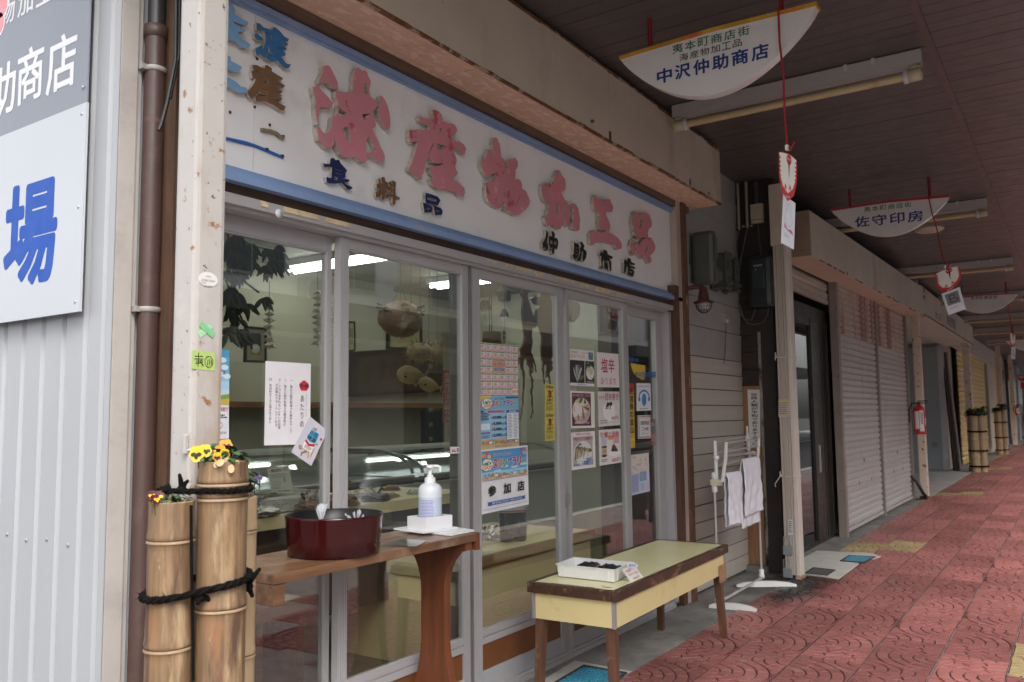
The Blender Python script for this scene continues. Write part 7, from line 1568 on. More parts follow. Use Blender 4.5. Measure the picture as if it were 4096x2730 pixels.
s.text('塩', .17, .16, .48, .57, srgb('b8405c'), .015); s.text('辛', .50, .16, .80, .57, srgb('b8405c'), .015); s.text('あります', .16, .72, .86, .92, srgb('b8506a'), .0); s.done()
s = paper('food_sheet', 'food sheet with squid on a plate and maroon border, middle of the left column', 'poster', ((57,555),(355,568),(360,1000),(65,1008)), cG, YA_, PWH, group=GSH, curl=.0012)
s.rect(.07, .05, .84, .94, srgb('5a2c34')); s.ell(.45, .53, .37, .36, srgb('b9a9a6'), 28); s.ell(.45, .525, .35, .34, srgb('e2ddda'), 28)
s.poly([(.12, .50), (.20, .26), (.36, .20), (.40, .30), (.34, .48), (.22, .62), (.15, .58)], srgb('c9c39a')); s.poly([(.36, .40), (.5, .34), (.62, .38), (.58, .52), (.44, .56)], srgb('d0c4b0')); R_ = random.Random(4)
for k in range(18): a = R_.uniform(-.2, 1.9); s.stroke([(.48, .42), (.48+.28*math.cos(a), .42+.36*math.sin(a))], .03, srgb(R_.choice(('8a6a52', 'a08468', 'c0a890', '6a4a3a'))))
for u, v in ((.44, .18), (.58, .26), (.40, .24)): s.poly([(u-.06, v+.08), (u-.02, v-.06), (u+.06, v+.02), (u+.05, v+.08)], srgb('4a7a3c'))
s.stroke([(.3, .66), (.32, .76)], .05, srgb('b0603a')); s.text('佐渡ヶ島産 天日干し するめいか', .08, .075, .83, .15, srgb('d8a8b4'), .02); s.text('自然解凍してやくだけ!', .16, .82, .76, .89, srgb('e8c8cc'), .03); s.done()
s = paper('food_sheet', 'food sheet with dark kelp roll in a white bowl, middle of the right column', 'poster', ((397,563),(655,565),(665,968),(408,990)), cG, YA_, srgb('d9d6d6'), group=GSH, curl=.0012)
s.text('自家製', .03, .12, .28, .22, srgb('b06070'), .0); s.text('昆布巻き', .31, .05, .95, .26, srgb('a83a52'), .015); s.ell(.49, .57, .29, .28, srgb('ecebea'), 26); s.ell(.49, .56, .23, .22, srgb('dcd2c8'), 26); s.ell(.47, .66, .18, .06, srgb('c86a30')); s.poly([(.36, .36), (.42, .30), (.50, .33), (.60, .29), (.65, .36), (.62, .56), (.56, .68), (.44, .69), (.32, .62), (.33, .48)], srgb('221f1c'))
s.stroke([(.42, .4), (.46, .6)], .04, srgb('4a4440')); s.stroke([(.55, .4), (.52, .62)], .04, srgb('3a3430')); s.text('400円', .57, .72, .90, .83, srgb('b03a4a'), .01); s.lines(.06, .82, .42, .95, 2, srgb('9a9494'), .5); s.text('大サイズも有', .62, .89, .9, .92, srgb('b08088')); s.done()
s = paper('food_sheet', 'food sheet with a grilled fish fillet on a blue plate, bottom of the left column', 'poster', ((65,1060),(360,1042),(370,1475),(75,1515)), cG, YA_, PWH, group=GSH, curl=.0012)
s.rect(.08, .12, .89, .92, srgb('b8aeb4')); s.ell(.48, .58, .38, .33, srgb('d8d8d8'), 26); s.ell(.52, .70, .3, .2, srgb('6f94c0'), 20)
s.poly([(.14, .72), (.18, .42), (.34, .30), (.56, .34), (.74, .44), (.86, .50), (.82, .58), (.70, .60), (.52, .70), (.34, .78), (.2, .80)], srgb('6a5f50')); R_ = random.Random(6)
for k in range(22): u = R_.uniform(.2, .75); s.stroke([(u, R_.uniform(.40, .5)), (u-.03, R_.uniform(.6, .72))], .035, srgb(R_.choice(('9a8a68', 'b8a67a', '4a4238', 'c9b58c'))))
s.text('自然解凍して焼くだけ!簡単', .20, .03, .80, .085, srgb('b84a58'), .01); s.text('干物はすべて下処理済です', .07, .14, .90, .23, srgb('b04858'), .02); s.text('ふわ塩さば', .40, .78, .90, .90, srgb('5a7ac0'), .02); s.text('佐渡産', .08, .84, .34, .90, srgb('5a7ac0'), .01); s.done()
s = paper('food_sheet', 'food sheet with a jar and a plate of simmered oysters, bottom of the right column', 'poster', ((408,1028),(670,1012),(682,1418),(418,1460)), cG, YA_, srgb('e0dcde'), group=GSH, curl=.0012)
s.rect(.4, .18, .68, .3, srgb('d8a060')); s.rect(.64, .10, .92, .42, srgb('d0a8ac')); s.text('牡蠣の佃煮', .05, .06, .90, .24, srgb('c0485c'), .01); s.rect(.08, .26, .34, .44, srgb('b9bfd0')); s.rect(.09, .48, .34, .74, srgb('c9b48e')); s.ell(.215, .49, .125, .035, srgb('4a342a')); s.ell(.215, .74, .125, .04, srgb('5a4030')); s.text('佃煮', .15, .56, .28, .66, srgb('6a5a44')); s.ell(.68, .70, .27, .09, srgb('ececec'), 22)
s.poly([(.50, .68), (.56, .56), (.60, .46), (.68, .44), (.74, .50), (.82, .60), (.86, .68), (.78, .73), (.6, .73)], srgb('4a3028')); s.stroke([(.6, .6), (.7, .5), (.76, .62)], .05, srgb('6a4a3a')); s.lines(.08, .84, .36, .93, 2, srgb('4a4648'), .5); s.text('680円', .55, .84, .94, .96, srgb('b8404e'), .01); s.done()
# decals and cards on the narrow door
dc = T('window_decal', 'yellow and blue shop decal printed on the narrow rightmost door', 'decal', tuple(PX(c4(1250, 660), 1, YB_)))
def dpoly(pts, m, o=0.): mb = MB(); P = [PX(c4(*p), 1, YB_-o) for p in pts]; mb.prism(P, (0, .0003, 0)); return mb
dpoly([(1170, 610), (1195, 618), (1275, 632), (1272, 700), (1265, 735), (1255, 722), (1250, 738), (1243, 722), (1215, 712), (1190, 680), (1178, 645)], None).build('yellow_field', paint(srgb('d8b43a')), dc)
def dtext(t, quad, bold):
    mb = MB(); TL, TR, BL = [PX(c4(*p), 1, YB_-.0006) for p in quad]; fit(mb, t, BL, TR-TL, TL-BL, bold); return mb
dtext('佐渡の味', ((1157, 568), (1226, 580), (1157, 602)), .03).build('lettering', paint(srgb('2f6ab0')), dc); dtext('中沢仲助商店', ((1228, 675), (1352, 672), (1228, 722)), .03).build('lettering', paint(srgb('2f6ab0')), dc); dtext('命', ((1205, 672), (1222, 672), (1205, 716)), .02).build('lettering', paint(srgb('2f6ab0')), dc)
dtext('全国発送承ります', ((1238, 588), (1312, 598), (1238, 604)), 0).build('lettering', paint(srgb('3a3a34')), dc); dtext('いか・わかめ・海産物', ((1170, 606), (1300, 622), (1170, 622)), 0).build('lettering', paint(srgb('3a3a34')), dc)
s = paper('gold_mine_strip', 'tall yellow paper strip with vertical black writing and a red top', 'poster', ((1153,755),(1193,757),(1203,1205),(1163,1210)), c4, YB_, srgb('d2a832')); s.rect(0, 0, 1, .10, srgb('c0302a')); s.poly([(0, .1), (1, .1), (.6, .14), (0, .17)], srgb('c0302a')); s.vtext('佐渡島の金山', .12, .06, .92, .78, srgb('26200f'), .02)
for k in range(5): s.ell(.2+.15*k, .86+.02*(k % 2), .07, .018, srgb('e8cf6a'))
s.done()
s = paper('blue_mark_card', 'white rounded card with a blue round figure on the narrow door', 'card', ((1213,755),(1310,757),(1315,945),(1215,950)), c4, YB_, srgb('e2e4ea')); bl_ = srgb('2f7fc8')
s.text('使用済み天ぷら油の回収', .12, .08, .88, .14, INK, .0); s.ell(.51, .60, .16, .23, bl_, 22)
for k in range(10):
    a0 = math.pi+math.pi*k/10; a1 = math.pi+math.pi*(k+1)/10; s.stroke([(.51+.36*math.cos(a0), .52+.25*math.sin(a0)), (.51+.36*math.cos(a1), .52+.25*math.sin(a1))], .06, bl_)
s.ell(.17, .58, .075, .085, bl_); s.ell(.85, .58, .075, .085, bl_); s.lines(.22, .92, .8, .96, 1, INK); s.done()
s = paper('bag_notice', 'small white card with a dotted red border on the narrow door', 'card', ((1222,980),(1312,978),(1316,1138),(1225,1143)), c4, YB_, srgb('dfdce0'))
for k in range(11):
    for u, v in ((.06+.088*k, .06), (.06+.088*k, .94), (.05, .06+.088*k), (.95, .06+.088*k)): s.ell(u, v, .035, .03, srgb(('b04a50', '7a4a48')[k % 2]), 8)
s.text('佐渡市指定', .16, .24, .84, .42, INK, .01); s.text('ごみ袋', .24, .50, .76, .66, INK, .01); s.text('販売しています', .26, .76, .74, .82, srgb('6a6468')); s.done()
s = paper('map_sheet', 'pale street map sheet low on the narrow rightmost door', 'map', ((1166,1258),(1298,1240),(1306,1507),(1172,1540)), c4, YB_, srgb('cdd0dc')); R_ = random.Random(12)
s.rect(.03, .03, .97, .46, srgb('d8cfc8')); s.rect(.04, .48, .45, .97, srgb('b4bfdc')); s.rect(.48, .46, .84, .70, srgb('7f9cd0')); s.rect(.52, .50, .66, .66, srgb('8fb8a0')); s.rect(.5, .74, .72, .94, srgb('a8c0dc')); s.rect(.78, .72, .95, .96, srgb('c8c4d4'))
for k in range(26): u, v = R_.random(), R_.uniform(.03, .46); s.stroke([(u, v), (min(.97, max(.03, u+R_.uniform(-.3, .3))), min(.46, max(.03, v+R_.uniform(-.1, .1))))], .010, srgb(R_.choice(('a89c98', 'c88a8a', '8a8a98'))))
s.lines(.07, .52, .43, .94, 12, srgb('6a7494'), .4); s.done()
s = paper('red_blue_card', 'blue and red card low behind the bordered card on the narrow door', 'card', ((1300,1005),(1378,1008),(1380,1185),(1300,1188)), c4, YB_+.012, srgb('2a3f70')); s.rect(0, .5, 1, 1, srgb('a03238')); s.ell(.3, .2, .2, .08, srgb('b89040')); s.lines(.1, .6, .9, .9, 4, srgb('d0b0b0'), .4); s.done()
s = paper('slide_sticker', 'small white door sticker with a red triangle reading open', 'sticker', ((2093,100),(2190,99),(2190,168),(2095,173)), cP, Fy-.0125, srgb('dedbdd')); s.poly([(.30, .2), (.14, .75), (.62, .75), (.62, .60), (.32, .58)], srgb('c83a3e')); s.text('slide', .33, .34, .62, .5, srgb('8a8488')); s.text('開', .70, .22, .92, .78, INK, .01); s.done()
s = paper('vertical_name_strip', 'small white hanging strip with vertical writing under the wind chime', 'paper', ((275,388),(303,390),(303,492),(277,490)), c4, .12, srgb('c9c8bc')); s.vtext('仲助で', .15, .04, .9, .96, INK, .02); s.done()
# ------------------------------------------------------------------ inside the shop
def lampi(label, x, y0, y1):
    t = T('tube_lamp', label, 'ceiling light', (x, (y0+y1)/2, 2.45), 0, 'lit tube lamps inside the shop')
    MB().box(x-.09, x+.09, y0-.02, y1+.02, 2.40, 2.449).build('housing', paint((.7, .7, .68)), t)
    for dx in (-.05, .05): MB().tube([(x+dx, y0, 2.375), (x+dx, y1, 2.375)], .016, 10).build('tube', mat('lit_tube', (.9, .9, .9), emit=((.93, 1., .97), 6.5)), t)
lampi('unseen lit double tube lamp added at the front left of the shop ceiling', 2.6, -.08, 1.12); lampi('unseen lit double tube lamp added at the front right of the shop ceiling', 4.3, .0, 1.2); lampi('lit double tube lamp in the middle of the shop ceiling', 4.70, 1.88, 3.1); lampi('lit double tube lamp at the right of the shop ceiling', 6.1, 1.5, 2.7)  # front pair hidden by the door head, added to light the goods
CRM = mat('cream_counter', (.80, .67, .39), .4, .05, 3., dirt=((.45, .36, .18), 5., .6, .9)); WED = mat('counter_wood_edge', (.33, .145, .06), .45, .12, 4., grain=((3, 40, 40), .6))
ca = T('display_counter', 'cream display counter with a brown wooden edge behind the glass', 'counter', (3.7, .45, 0))
MB().box(3.0, 4.38, .12, .80, .02, .425).build('body', CRM, ca)
MB().box(2.985, 4.40, .095, .1195, .425, .486, bev=.006).box(4.3705, 4.40, .12, .82, .425, .486, bev=.006).build('wood_edge', WED, ca); MB().box(2.985, 4.37, .12, .82, .4255, .484).build('top', CRM, ca)
zB_ = PX(cP(840, 745), 1, .42).z
cbn = T('display_table', 'long cream display table with baskets and dried goods inside the shop', 'table', (2.5, .8, 0))
MB().box(1.55, 3.6, .40, .98, zB_-.05, zB_).build('top', CRM, cbn); MB().box(1.6, 3.55, .44, .94, .30, zB_-.051).build('skirt', mat('dark_skirt', (.06, .045, .04), .6), cbn)
for x_, y_ in ((1.65, .48), (1.65, .9), (3.5, .48), (3.5, .9)): MB().box(x_-.025, x_+.025, y_-.025, y_+.025, .02, .2995).build('leg', WED, cbn)
BSK = mat('basket_white', (.68, .69, .62), .45, .03, 8.)
def basket(label, q, h):
    a, b = PX(cP(*q[0]), 1, .46), PX(cP(*q[1]), 1, .46); x0, x1 = a.x, b.x; y0, y1 = .46, .76; z0 = zB_+.002
    t = T('plastic_basket', label, 'basket', ((x0+x1)/2, (y0+y1)/2, z0), 0, 'white baskets on the display table'); mb = MB(); bar = .006
    def wall(P, Q):
        d = Q-P; n = max(6, int(d.length/.022)); u = d.normalized(); nrm = Vector((-u.y, u.x, 0))*.004
        for z in [h*i/6 for i in range(7)]: mb.prism([P+Vector((0, 0, z)), Q+Vector((0, 0, z)), Q+Vector((0, 0, min(h, z+.006))), P+Vector((0, 0, min(h, z+.006)))], nrm)
        for i in range(n+1): p = P+d*i/n; mb.prism([p-u*.004, p+u*.004, p+u*.004+Vector((0, 0, h)), p-u*.004+Vector((0, 0, h))], nrm*.9)
        mb.prism([P+Vector((0, 0, h)), Q+Vector((0, 0, h)), Q+Vector((0, 0, h+.012)), P+Vector((0, 0, h+.012))], nrm*2)
    c = [Vector((x0, y0, z0)), Vector((x1, y0, z0)), Vector((x1, y1, z0)), Vector((x0, y1, z0))]
    for i in range(4): wall(c[i], c[(i+1) % 4])
    mb.build('lattice', BSK, t); MB().box(x0, x1, y0, y1, z0, z0+.004).build('bottom', BSK, t)
    R2 = random.Random(int(x0*100)); g_ = MB()
    for k in range(7): cx_ = lerp(x0+.03, x1-.03, R2.random()); cy2 = lerp(y0+.04, y1-.04, R2.random()); g_.box(cx_-.04, cx_+.04, cy2-.03, cy2+.03, z0+.006+.01*k, z0+.012+.01*k, M=Matrix.Identity(4))
    g_.build('contents', mat('kelp_sheets', (.06, .045, .035), .4, .3, 20.), t, kind='stuff')
basket('nearer white plastic basket of dried goods on the display table', ((95, 700), (575, 700)), .055); basket('farther white plastic basket on the display table', ((590, 660), (825, 660)), .06)
def standcard(label, q, cz, y, txt):
    s = paper('price_sheet', label, 'price card', q, cz, y, srgb('dcdccb')); s.text(txt, .14, .08, .62, .2, INK, .02); s.text('500円', .68, .09, .92, .17, srgb('b06a60')); s.lines(.1, .26, .86, .44, 4, srgb('6a7068'), .3); s.lines(.1, .55, .5, .85, 6, srgb('6a7068'), .25); s.rect(.66, .42, .70, .58, INK); s.lines(.3, .90, .95, .96, 1, INK); s.done()
standcard('white information card on kelp standing in the basket', ((178, 318), (402, 293), (460, 580), (228, 590)), cP, .60, '棒前昆布')
s = paper('price_sheet', 'small card with red writing partly hidden by the violet pansies', 'price card', ((0, 352), (102, 348), (112, 450), (0, 460)), cP, .62, srgb('c2c2b4')); s.text('ら干し', .05, .2, .8, .6, srgb('b04a4a'), .02); s.done()
FOIL = mat('foil_bag', (.42, .40, .36), .25, .3, 30., metal=.5, bump=.5, bs=60); DRYG = mat('dried_brown_goods', (.20, .10, .05), .5, .35, 40., bump=.8, bs=90, stain=((.5, .42, .3), 30., .6, .1))
R_ = random.Random(21)
for i, (p, m, r, lab) in enumerate(((((1330, 740)), DRYG, .10, 'clear bag of brown dried goods leftmost on the display table'), (((1480, 690)), DRYG, .11, 'clear bag of brown dried goods with a pale label on the display table'), (((1690, 700)), DRYG, .13, 'large bag of brown dried goods behind the sanitiser bottle'), (((1700, 620)), mat('dark_pack', (.13, .11, .11), .3, .4, 30.), .09, 'dark shiny pack at the back behind the sanitiser bottle'), (((1500, 870)), FOIL, .12, 'heap of silver foil bags right of the dark red tub'), (((1600, 900)), FOIL, .10, 'smaller silver foil bag near the white plastic sheet'))):
    P = PX(cP(*p), 2, zB_+.03)
    crumple('goods_bag', lab, (P.x, min(.9, max(.47, P.y)), zB_+.012), r*.75, 3, 40+i, .25, m, 'bag', 'bags of goods on the display table', .34)
YLB = mat('yellow_label', (.62, .44, .12), .5, .2, 20.)
ORD = 'first second third fourth fifth sixth seventh eighth ninth tenth eleventh twelfth thirteenth fourteenth'.split()
for k in range(14):
    x_, y_ = lerp(2.05, 3.45, (k+.5)/14)+R_.uniform(-.03, .03), R_.choice((.52, .66, .80)); mm = R_.choice((DRYG, DRYG, FOIL, mat('pale_pack', (.45, .40, .30), .4, .3, 30., bump=.4)))
    t = T('goods_bag', 'small '+{id(DRYG): 'brown', id(FOIL): 'silver'}.get(id(mm), 'pale')+' bag in the '+{.52: 'front', .66: 'middle', .80: 'back'}[y_]+' row of the display table, '+ORD[k]+' from the left', 'bag', (x_, y_, zB_+.001), R_.uniform(0, 3), 'rows of small bags on the display table'); mb = MB(); n = 6; vs = [Vector((-.055+.11*i/n, -.04+.08*j/n, (.018+R_.uniform(-.006, .006) if 0 < i < n and 0 < j < n else .002))) for j in range(n+1) for i in range(n+1)]
    mb.add(vs, [(j*(n+1)+i, j*(n+1)+i+1, (j+1)*(n+1)+i+1, (j+1)*(n+1)+i) for j in range(n) for i in range(n)]); mb.build('pack', mm, t, world=False)
    if k % 2: MB().box(-.03, .02, -.018, .018, .026, .0266).build('label', YLB, t, world=False)
# bottles with price tag on the counter
SOY = mat('soy_bottle', (.012, .011, .012), .2, .2, 8.)
for i, (px1, lab) in enumerate((((985, 700), 'left dark soy sauce bottle with white label on the cream counter'), ((1052, 690), 'right dark soy sauce bottle with white label on the cream counter'))):
    P = PX(c5(px1[0], 715-5*i), 2, .486); x_, y_ = P.x+.02, P.y+.04
    t = T('soy_bottle', lab, 'bottle', (x_, y_, .486), 0, 'soy sauce bottles on the counter')
    MB().lathe([(0, 0), (.040, 0), (.043, .01), (.043, .10), (.040, .115), (.043, .13), (.043, .15)], (x_, y_, .486), n=20).build('body', SOY, t); MB().lathe([(.0432, .152), (.0432, .215)], (x_, y_, .486), n=20).build('label', paint((.60, .60, .62)), t)
    MB().lathe([(.043, .216), (.036, .245), (.014, .28), (.014, .305), (0, .306)], (x_, y_, .486), n=20).build('neck', SOY, t); MB().lathe([(.0436, .155), (.0436, .163)], (x_, y_, .486), n=20).build('label_band', paint((.5, .08, .05)), t)
s = paper('price_tag', 'brownish handwritten price tag in front of the soy sauce bottles', 'price card', ((1015, 607), (1078, 607), (1072, 693), (1010, 690)), c5, .30, srgb('b3a284')); s.text('佐渡のお醤油', .08, .06, .80, .2, srgb('4a4438')); s.text('天保しょうゆ', .05, .28, .95, .52, INK); s.rect(.0, .6, 1, .61, INK); s.text('720円', .3, .68, .9, .92, INK); s.done()
for i, (p, r, lab) in enumerate((((850, 690), .09, 'grey foil packs lying on the cream counter left of the soy bottles'), ((830, 665), .07, 'small silver pack behind the grey foil packs'))):
    P = PX(c5(*p), 2, .49); crumple('goods_bag', lab, (P.x, P.y, .49), r*.8, 6, 60+i, .3, FOIL, 'bag', 'bags on the cream counter', .25)
# freezer show cases with curved glass
SCW = mat('showcase_white', (.66, .66, .58), .4, .03, 4.); SCD = mat('showcase_dark_frame', (.13, .14, .135), .3, .1, 5., metal=.3); SGL = glass_mat('showcase_glass', (.86, .90, .88), .02)
def showcase(label, x0, x1, y0, zt, zl):
    t = T('freezer_showcase', label, 'freezer', ((x0+x1)/2, y0+.4, .02), 0, 'freezer show cases'); y1 = y0+.85
    MB().box(x0, x1, y0, y1, .02, zl-.06, bev=.01).build('body', SCW, t); MB().box(x0-.005, x1+.005, y0-.012, y0+.03, zl-.059, zl-.02, bev=.005).box(x0, x1, y0+.031, y1, zl-.059, zl-.03).build('dark_rail', SCD, t); MB().tube([(x0, y0-.015, zl-.012), (x1, y0-.015, zl-.012)], .008, 8).build('chrome_rail', CHR, t)
    n = 8; prof = [(y0+.40*(1-math.cos(math.pi/2*i/n))*.9, zl+(zt-zl)*math.sin(math.pi/2*i/n)) for i in range(n+1)]+[(y1, zt)]
    mb = MB()
    for (a, b), (c, d) in zip(prof, prof[1:]): mb.quad(Vector((x0, a, b)), Vector((x1, a, b)), Vector((x1, c, d)), Vector((x0, c, d)))
    mb.build('curved_glass', SGL, t)
    for x_ in (x0, x1): MB().tube([Vector((x_, a, b)) for a, b in prof], .011, 8).build('side_arch', SCD, t)
    MB().box(x0+.04, x1-.04, y1-.09, y1-.03, zt-.09, zt-.05).build('lamp_housing', SCW, t); MB().tube([(x0+.28, y1-.10, zt-.075), (x1-.50, y1-.10, zt-.075)], .009, 8).build('lamp_tube', mat('lit_tube_case', (.9, .9, .9), emit=((.85, .97, 1.), 5.)), t)
    MB().box(x0, x1, y1, y1+.04, .02, zt+.02).build('back_panel', SCW, t)
zt1, zl1 = PX(cP(1100, 150), 1, 1.5).z, PX(cP(1190, 395), 1, 1.2).z
showcase('left freezer show case with a lit tube and curved glass', 2.6, 4.05, 1.2, zt1, zl1-.02); showcase('right freezer show case with curved glass behind the posters', 4.15, 5.9, 1.2, zt1-.02, zl1-.02)
# back wall: framed calligraphy, pictures, shelf
fr = [PX(cM(*p), 1, 3.22) for p in ((158, 797), (850, 752), (850, 1040), (150, 1078))]
FRW = mat('dark_frame_wood', (.022, .014, .010), .35, .2, 8.); fm = sum(fr, Vector())/4
t = T('framed_calligraphy', 'wide dark framed board with brush calligraphy on the back wall of the shop', 'framed picture', tuple(fm)); inn = [fm+(v-fm)*.86 for v in fr]; MB().prism(fr, (0, .04, 0), holes=[inn]).build('frame', FRW, t)
s = Sheet('b', None, None, [v+Vector((0, .02, 0)) for v in inn], srgb('6a583c'), parent=t); s.sheet.name = 'board'
s.rect(.0, .0, 1, 1, srgb('45371f'))
for i, ch in enumerate('雲鶴天心一誠鵬'):
    if i < 7: s.text(ch, .20+.105*i, .24, .275+.105*i, .70, srgb('0a0908'), .0)
s.vtext('佐渡書', .06, .25, .12, .8, srgb('1a1712'), .01); s.done()
def pic(label, q, cz, y, col, deco):
    Q = [PX(cz(*p), 1, y) for p in q]; m = sum(Q, Vector())/4; t = T('framed_picture', label, 'framed picture', tuple(m), 0, 'small framed pictures in the shop'); inn = [m+(v-m)*.88 for v in Q]; MB().prism(Q, (0, .03, 0), holes=[inn]).build('frame', FRW, t); s = Sheet('b', None, None, [v+Vector((0, .012, 0)) for v in inn], col, parent=t); s.sheet.name = 'mount'; deco(s); s.done()
def d1(s): s.rect(.2, .12, .8, .84, srgb('22304a')); s.rect(.2, .66, .8, .84, srgb('8a8040')); s.ell(.5, .62, .24, .14, srgb('b8b8a8')); [s.ell(.35+.1*k, .55+.03*(k % 2), .08, .05, srgb('cfd0c4')) for k in range(4)]
def d2(s): [s.stroke([(.2, .3+.1*k), (.8, .26+.1*k)], .04, srgb('3f5a4a')) for k in range(4)]; s.rect(.25, .2, .75, .24, srgb('4a4a3a'))
pic('framed picture with a dark blue print seen above the white notice', ((725, 680), (848, 690), (848, 900), (722, 895)), cW, 2.6, srgb('9a9478'), d1)
pic('pale framed picture behind the hanging puffer fish', ((398, 585), (610, 580), (612, 775), (398, 780)), cM, 3.26, srgb('a8a078'), d2)
pic('narrow framed picture at the left edge of the second door', ((150, 605), (190, 605), (192, 790), (150, 800)), cM, 3.26, srgb('a8a078'), lambda s: s.rect(.2, .2, .8, .8, srgb('8a8264')))
MB().box(1.6, 7.0, 3.05, 3.29, 1.24, 1.285).build('back_shelf', WED, shop)
s = paper('wall_writing', 'large paper with rows of brush writing on the shop back wall', 'paper', ((395, 560), (565, 555), (570, 765), (400, 775)), c4, 3.2, srgb('b4ac7c'))
for k in range(7): s.vtext('海山里風花鳥月'[k]+'和心夢道楽', .86-.12*k, .06, .95-.12*k, .92, srgb('4a4630'), .0)
s.done()
cbk = PX(cM(620, 1165), 1, 2.9); cbe = PX(cM(740, 1385), 1, 2.9)
t = T('black_cabinet', 'tall black board with hanging tags at the back of the shop', 'board', ((cbk.x+cbe.x)/2, 2.9, cbe.z)); MB().box(cbk.x, cbe.x, 2.88, 2.94, .03, cbk.z).build('panel', mat('black_board', (.03, .035, .04), .4), t); mb = MB()
for k in range(6): mb.box(cbk.x+.05, cbk.x+.1, 2.874, 2.8795, cbe.z+.05+.14*k, cbe.z+.09+.14*k)
mb.build('tag', paint((.2, .2, .2)), t)
s = paper('leaflet', 'pale leaflet with photographs beside the red vertical strip', 'leaflet', ((765, 1185), (832, 1180), (832, 1362), (760, 1365)), cM, .2, srgb('b4ae98')); s.rect(.1, .1, .45, .3, srgb('8a8474')); s.rect(.55, .1, .9, .3, srgb('6a6458')); s.rect(.1, .55, .5, .85, srgb('9a9080')); s.rect(.6, .6, .85, .8, srgb('4a4438')); s.lines(.1, .36, .9, .5, 4, srgb('6a6458'), .4); s.done()
s = paper('red_vertical_strip', 'red vertical strip with white writing inside the second glass door', 'poster', ((740, 680), (790, 682), (790, 1240), (740, 1240)), cM, .10, srgb('a8a48c')); s.rect(0, .42, 1, 1, srgb('9c3a34')); s.vtext('佐渡おけさの踊り方', .12, .44, .9, .99, srgb('d0b0a0'), .02); s.done()
MB().box(1.52, 1.9, .3, .7, .02, .30).build('low_stand', WED, shop)
# plant hanging at the left of the window
tP = T('hanging_plant', 'dark leafy plant hanging inside the leftmost glass door', 'plant', tuple(PX(cW(640, 60), 1, .12)))
LFD = mat('dark_plant_leaf', (.018, .035, .016), .4, .3, 12.); R_ = random.Random(15); lm = MB(); stm = MB()
def leaf(mb, o, d, L, w):
    n_ = (CAM-o).normalized(); q = d.cross(n_).normalized(); P = []
    for i in range(5): f = i/4; ww = w*math.sin(math.pi*min(1, f*.9+.06)); c = o+d*L*f+Vector((0, 0, -.25*L*f*f)); P += [c-q*ww, c+n_*.004, c+q*ww]
    mb.add(P, [(i*3+j, i*3+j+1, (i+1)*3+j+1, (i+1)*3+j) for i in range(4) for j in range(2)], 0, True)
for k in range(52):
    a, b = R_.choice(((600, 760, ), (590, 750), (600, 850), (820, 940), (610, 700), (640, 800)))
    p = (R_.uniform(a, b), R_.uniform(95, 520) if a != 820 else R_.uniform(200, 330))
    if k % 5 == 0: p = (R_.uniform(590, 740), R_.uniform(520, 720))
    o = PX(cW(*p), 1, R_.uniform(.05, .32))
    for j in range(5): a_ = R_.uniform(-1.2, 1.2)-math.pi/2; leaf(lm, o, (RT*math.cos(a_)+Vector((0, 0, 1))*math.sin(a_)+Vector((0, R_.uniform(-.4, .4), 0))).normalized(), R_.uniform(.032, .058), R_.uniform(.007, .011))
for q in (((610, 100), (640, 300), (660, 560), (650, 700)), ((640, 120), (760, 200), (900, 230)), ((620, 300), (720, 420), (800, 480)), ((600, 400), (700, 640), (740, 720))): stm.tube([PX(cW(*p), 1, .18) for p in q], .004, 5)
lm.build('leaf', LFD, tP, kind='stuff'); stm.build('stem', mat('plant_stem', (.05, .04, .02), .6), tP)
# strings of shells
SHL = mat('white_shell', (.58, .55, .45), .5, .1, 20.)
for lab, px0, y0_, y1_, n in (('left string of pointed white shells in the first door', 862, 530, 825, 8), ('middle string of white shells in the first door', 1152, 470, 810, 9), ('right string of white shells in the first door', 1212, 480, 805, 9)):
    a, b = PX(cW(px0, y0_-120), 1, .15), PX(cW(px0, y1_), 1, .15); t = T('shell_string', lab, 'shell string', tuple(a), 0, 'strings of shells in the window'); MB().tube([a, b], .0012, 4).build('string', CABG, t)
    for k in range(n):
        c = PX(cW(px0+R_.uniform(-4, 4), lerp(y0_, y1_, (k+.3)/n)), 1, .15); r = .017*R_.uniform(.85, 1.15); mb = MB(); m_ = 10; a0 = R_.uniform(0, 6)
        rim = [c+Vector(((r*(1.5 if j % 2 else .8))*math.cos(2*math.pi*j/m_+a0), (r*(1.5 if j % 2 else .8))*math.sin(2*math.pi*j/m_+a0), r*.35*math.sin(j*1.7))) for j in range(m_)]; top_ = c+Vector((0, 0, r*.9)); bot_ = c-Vector((0, 0, r*.4))
        mb.add(rim+[top_, bot_], [(j, (j+1) % m_, m_) for j in range(m_)]+[((j+1) % m_, j, m_+1) for j in range(m_)]); mb.build('shell', SHL, t)
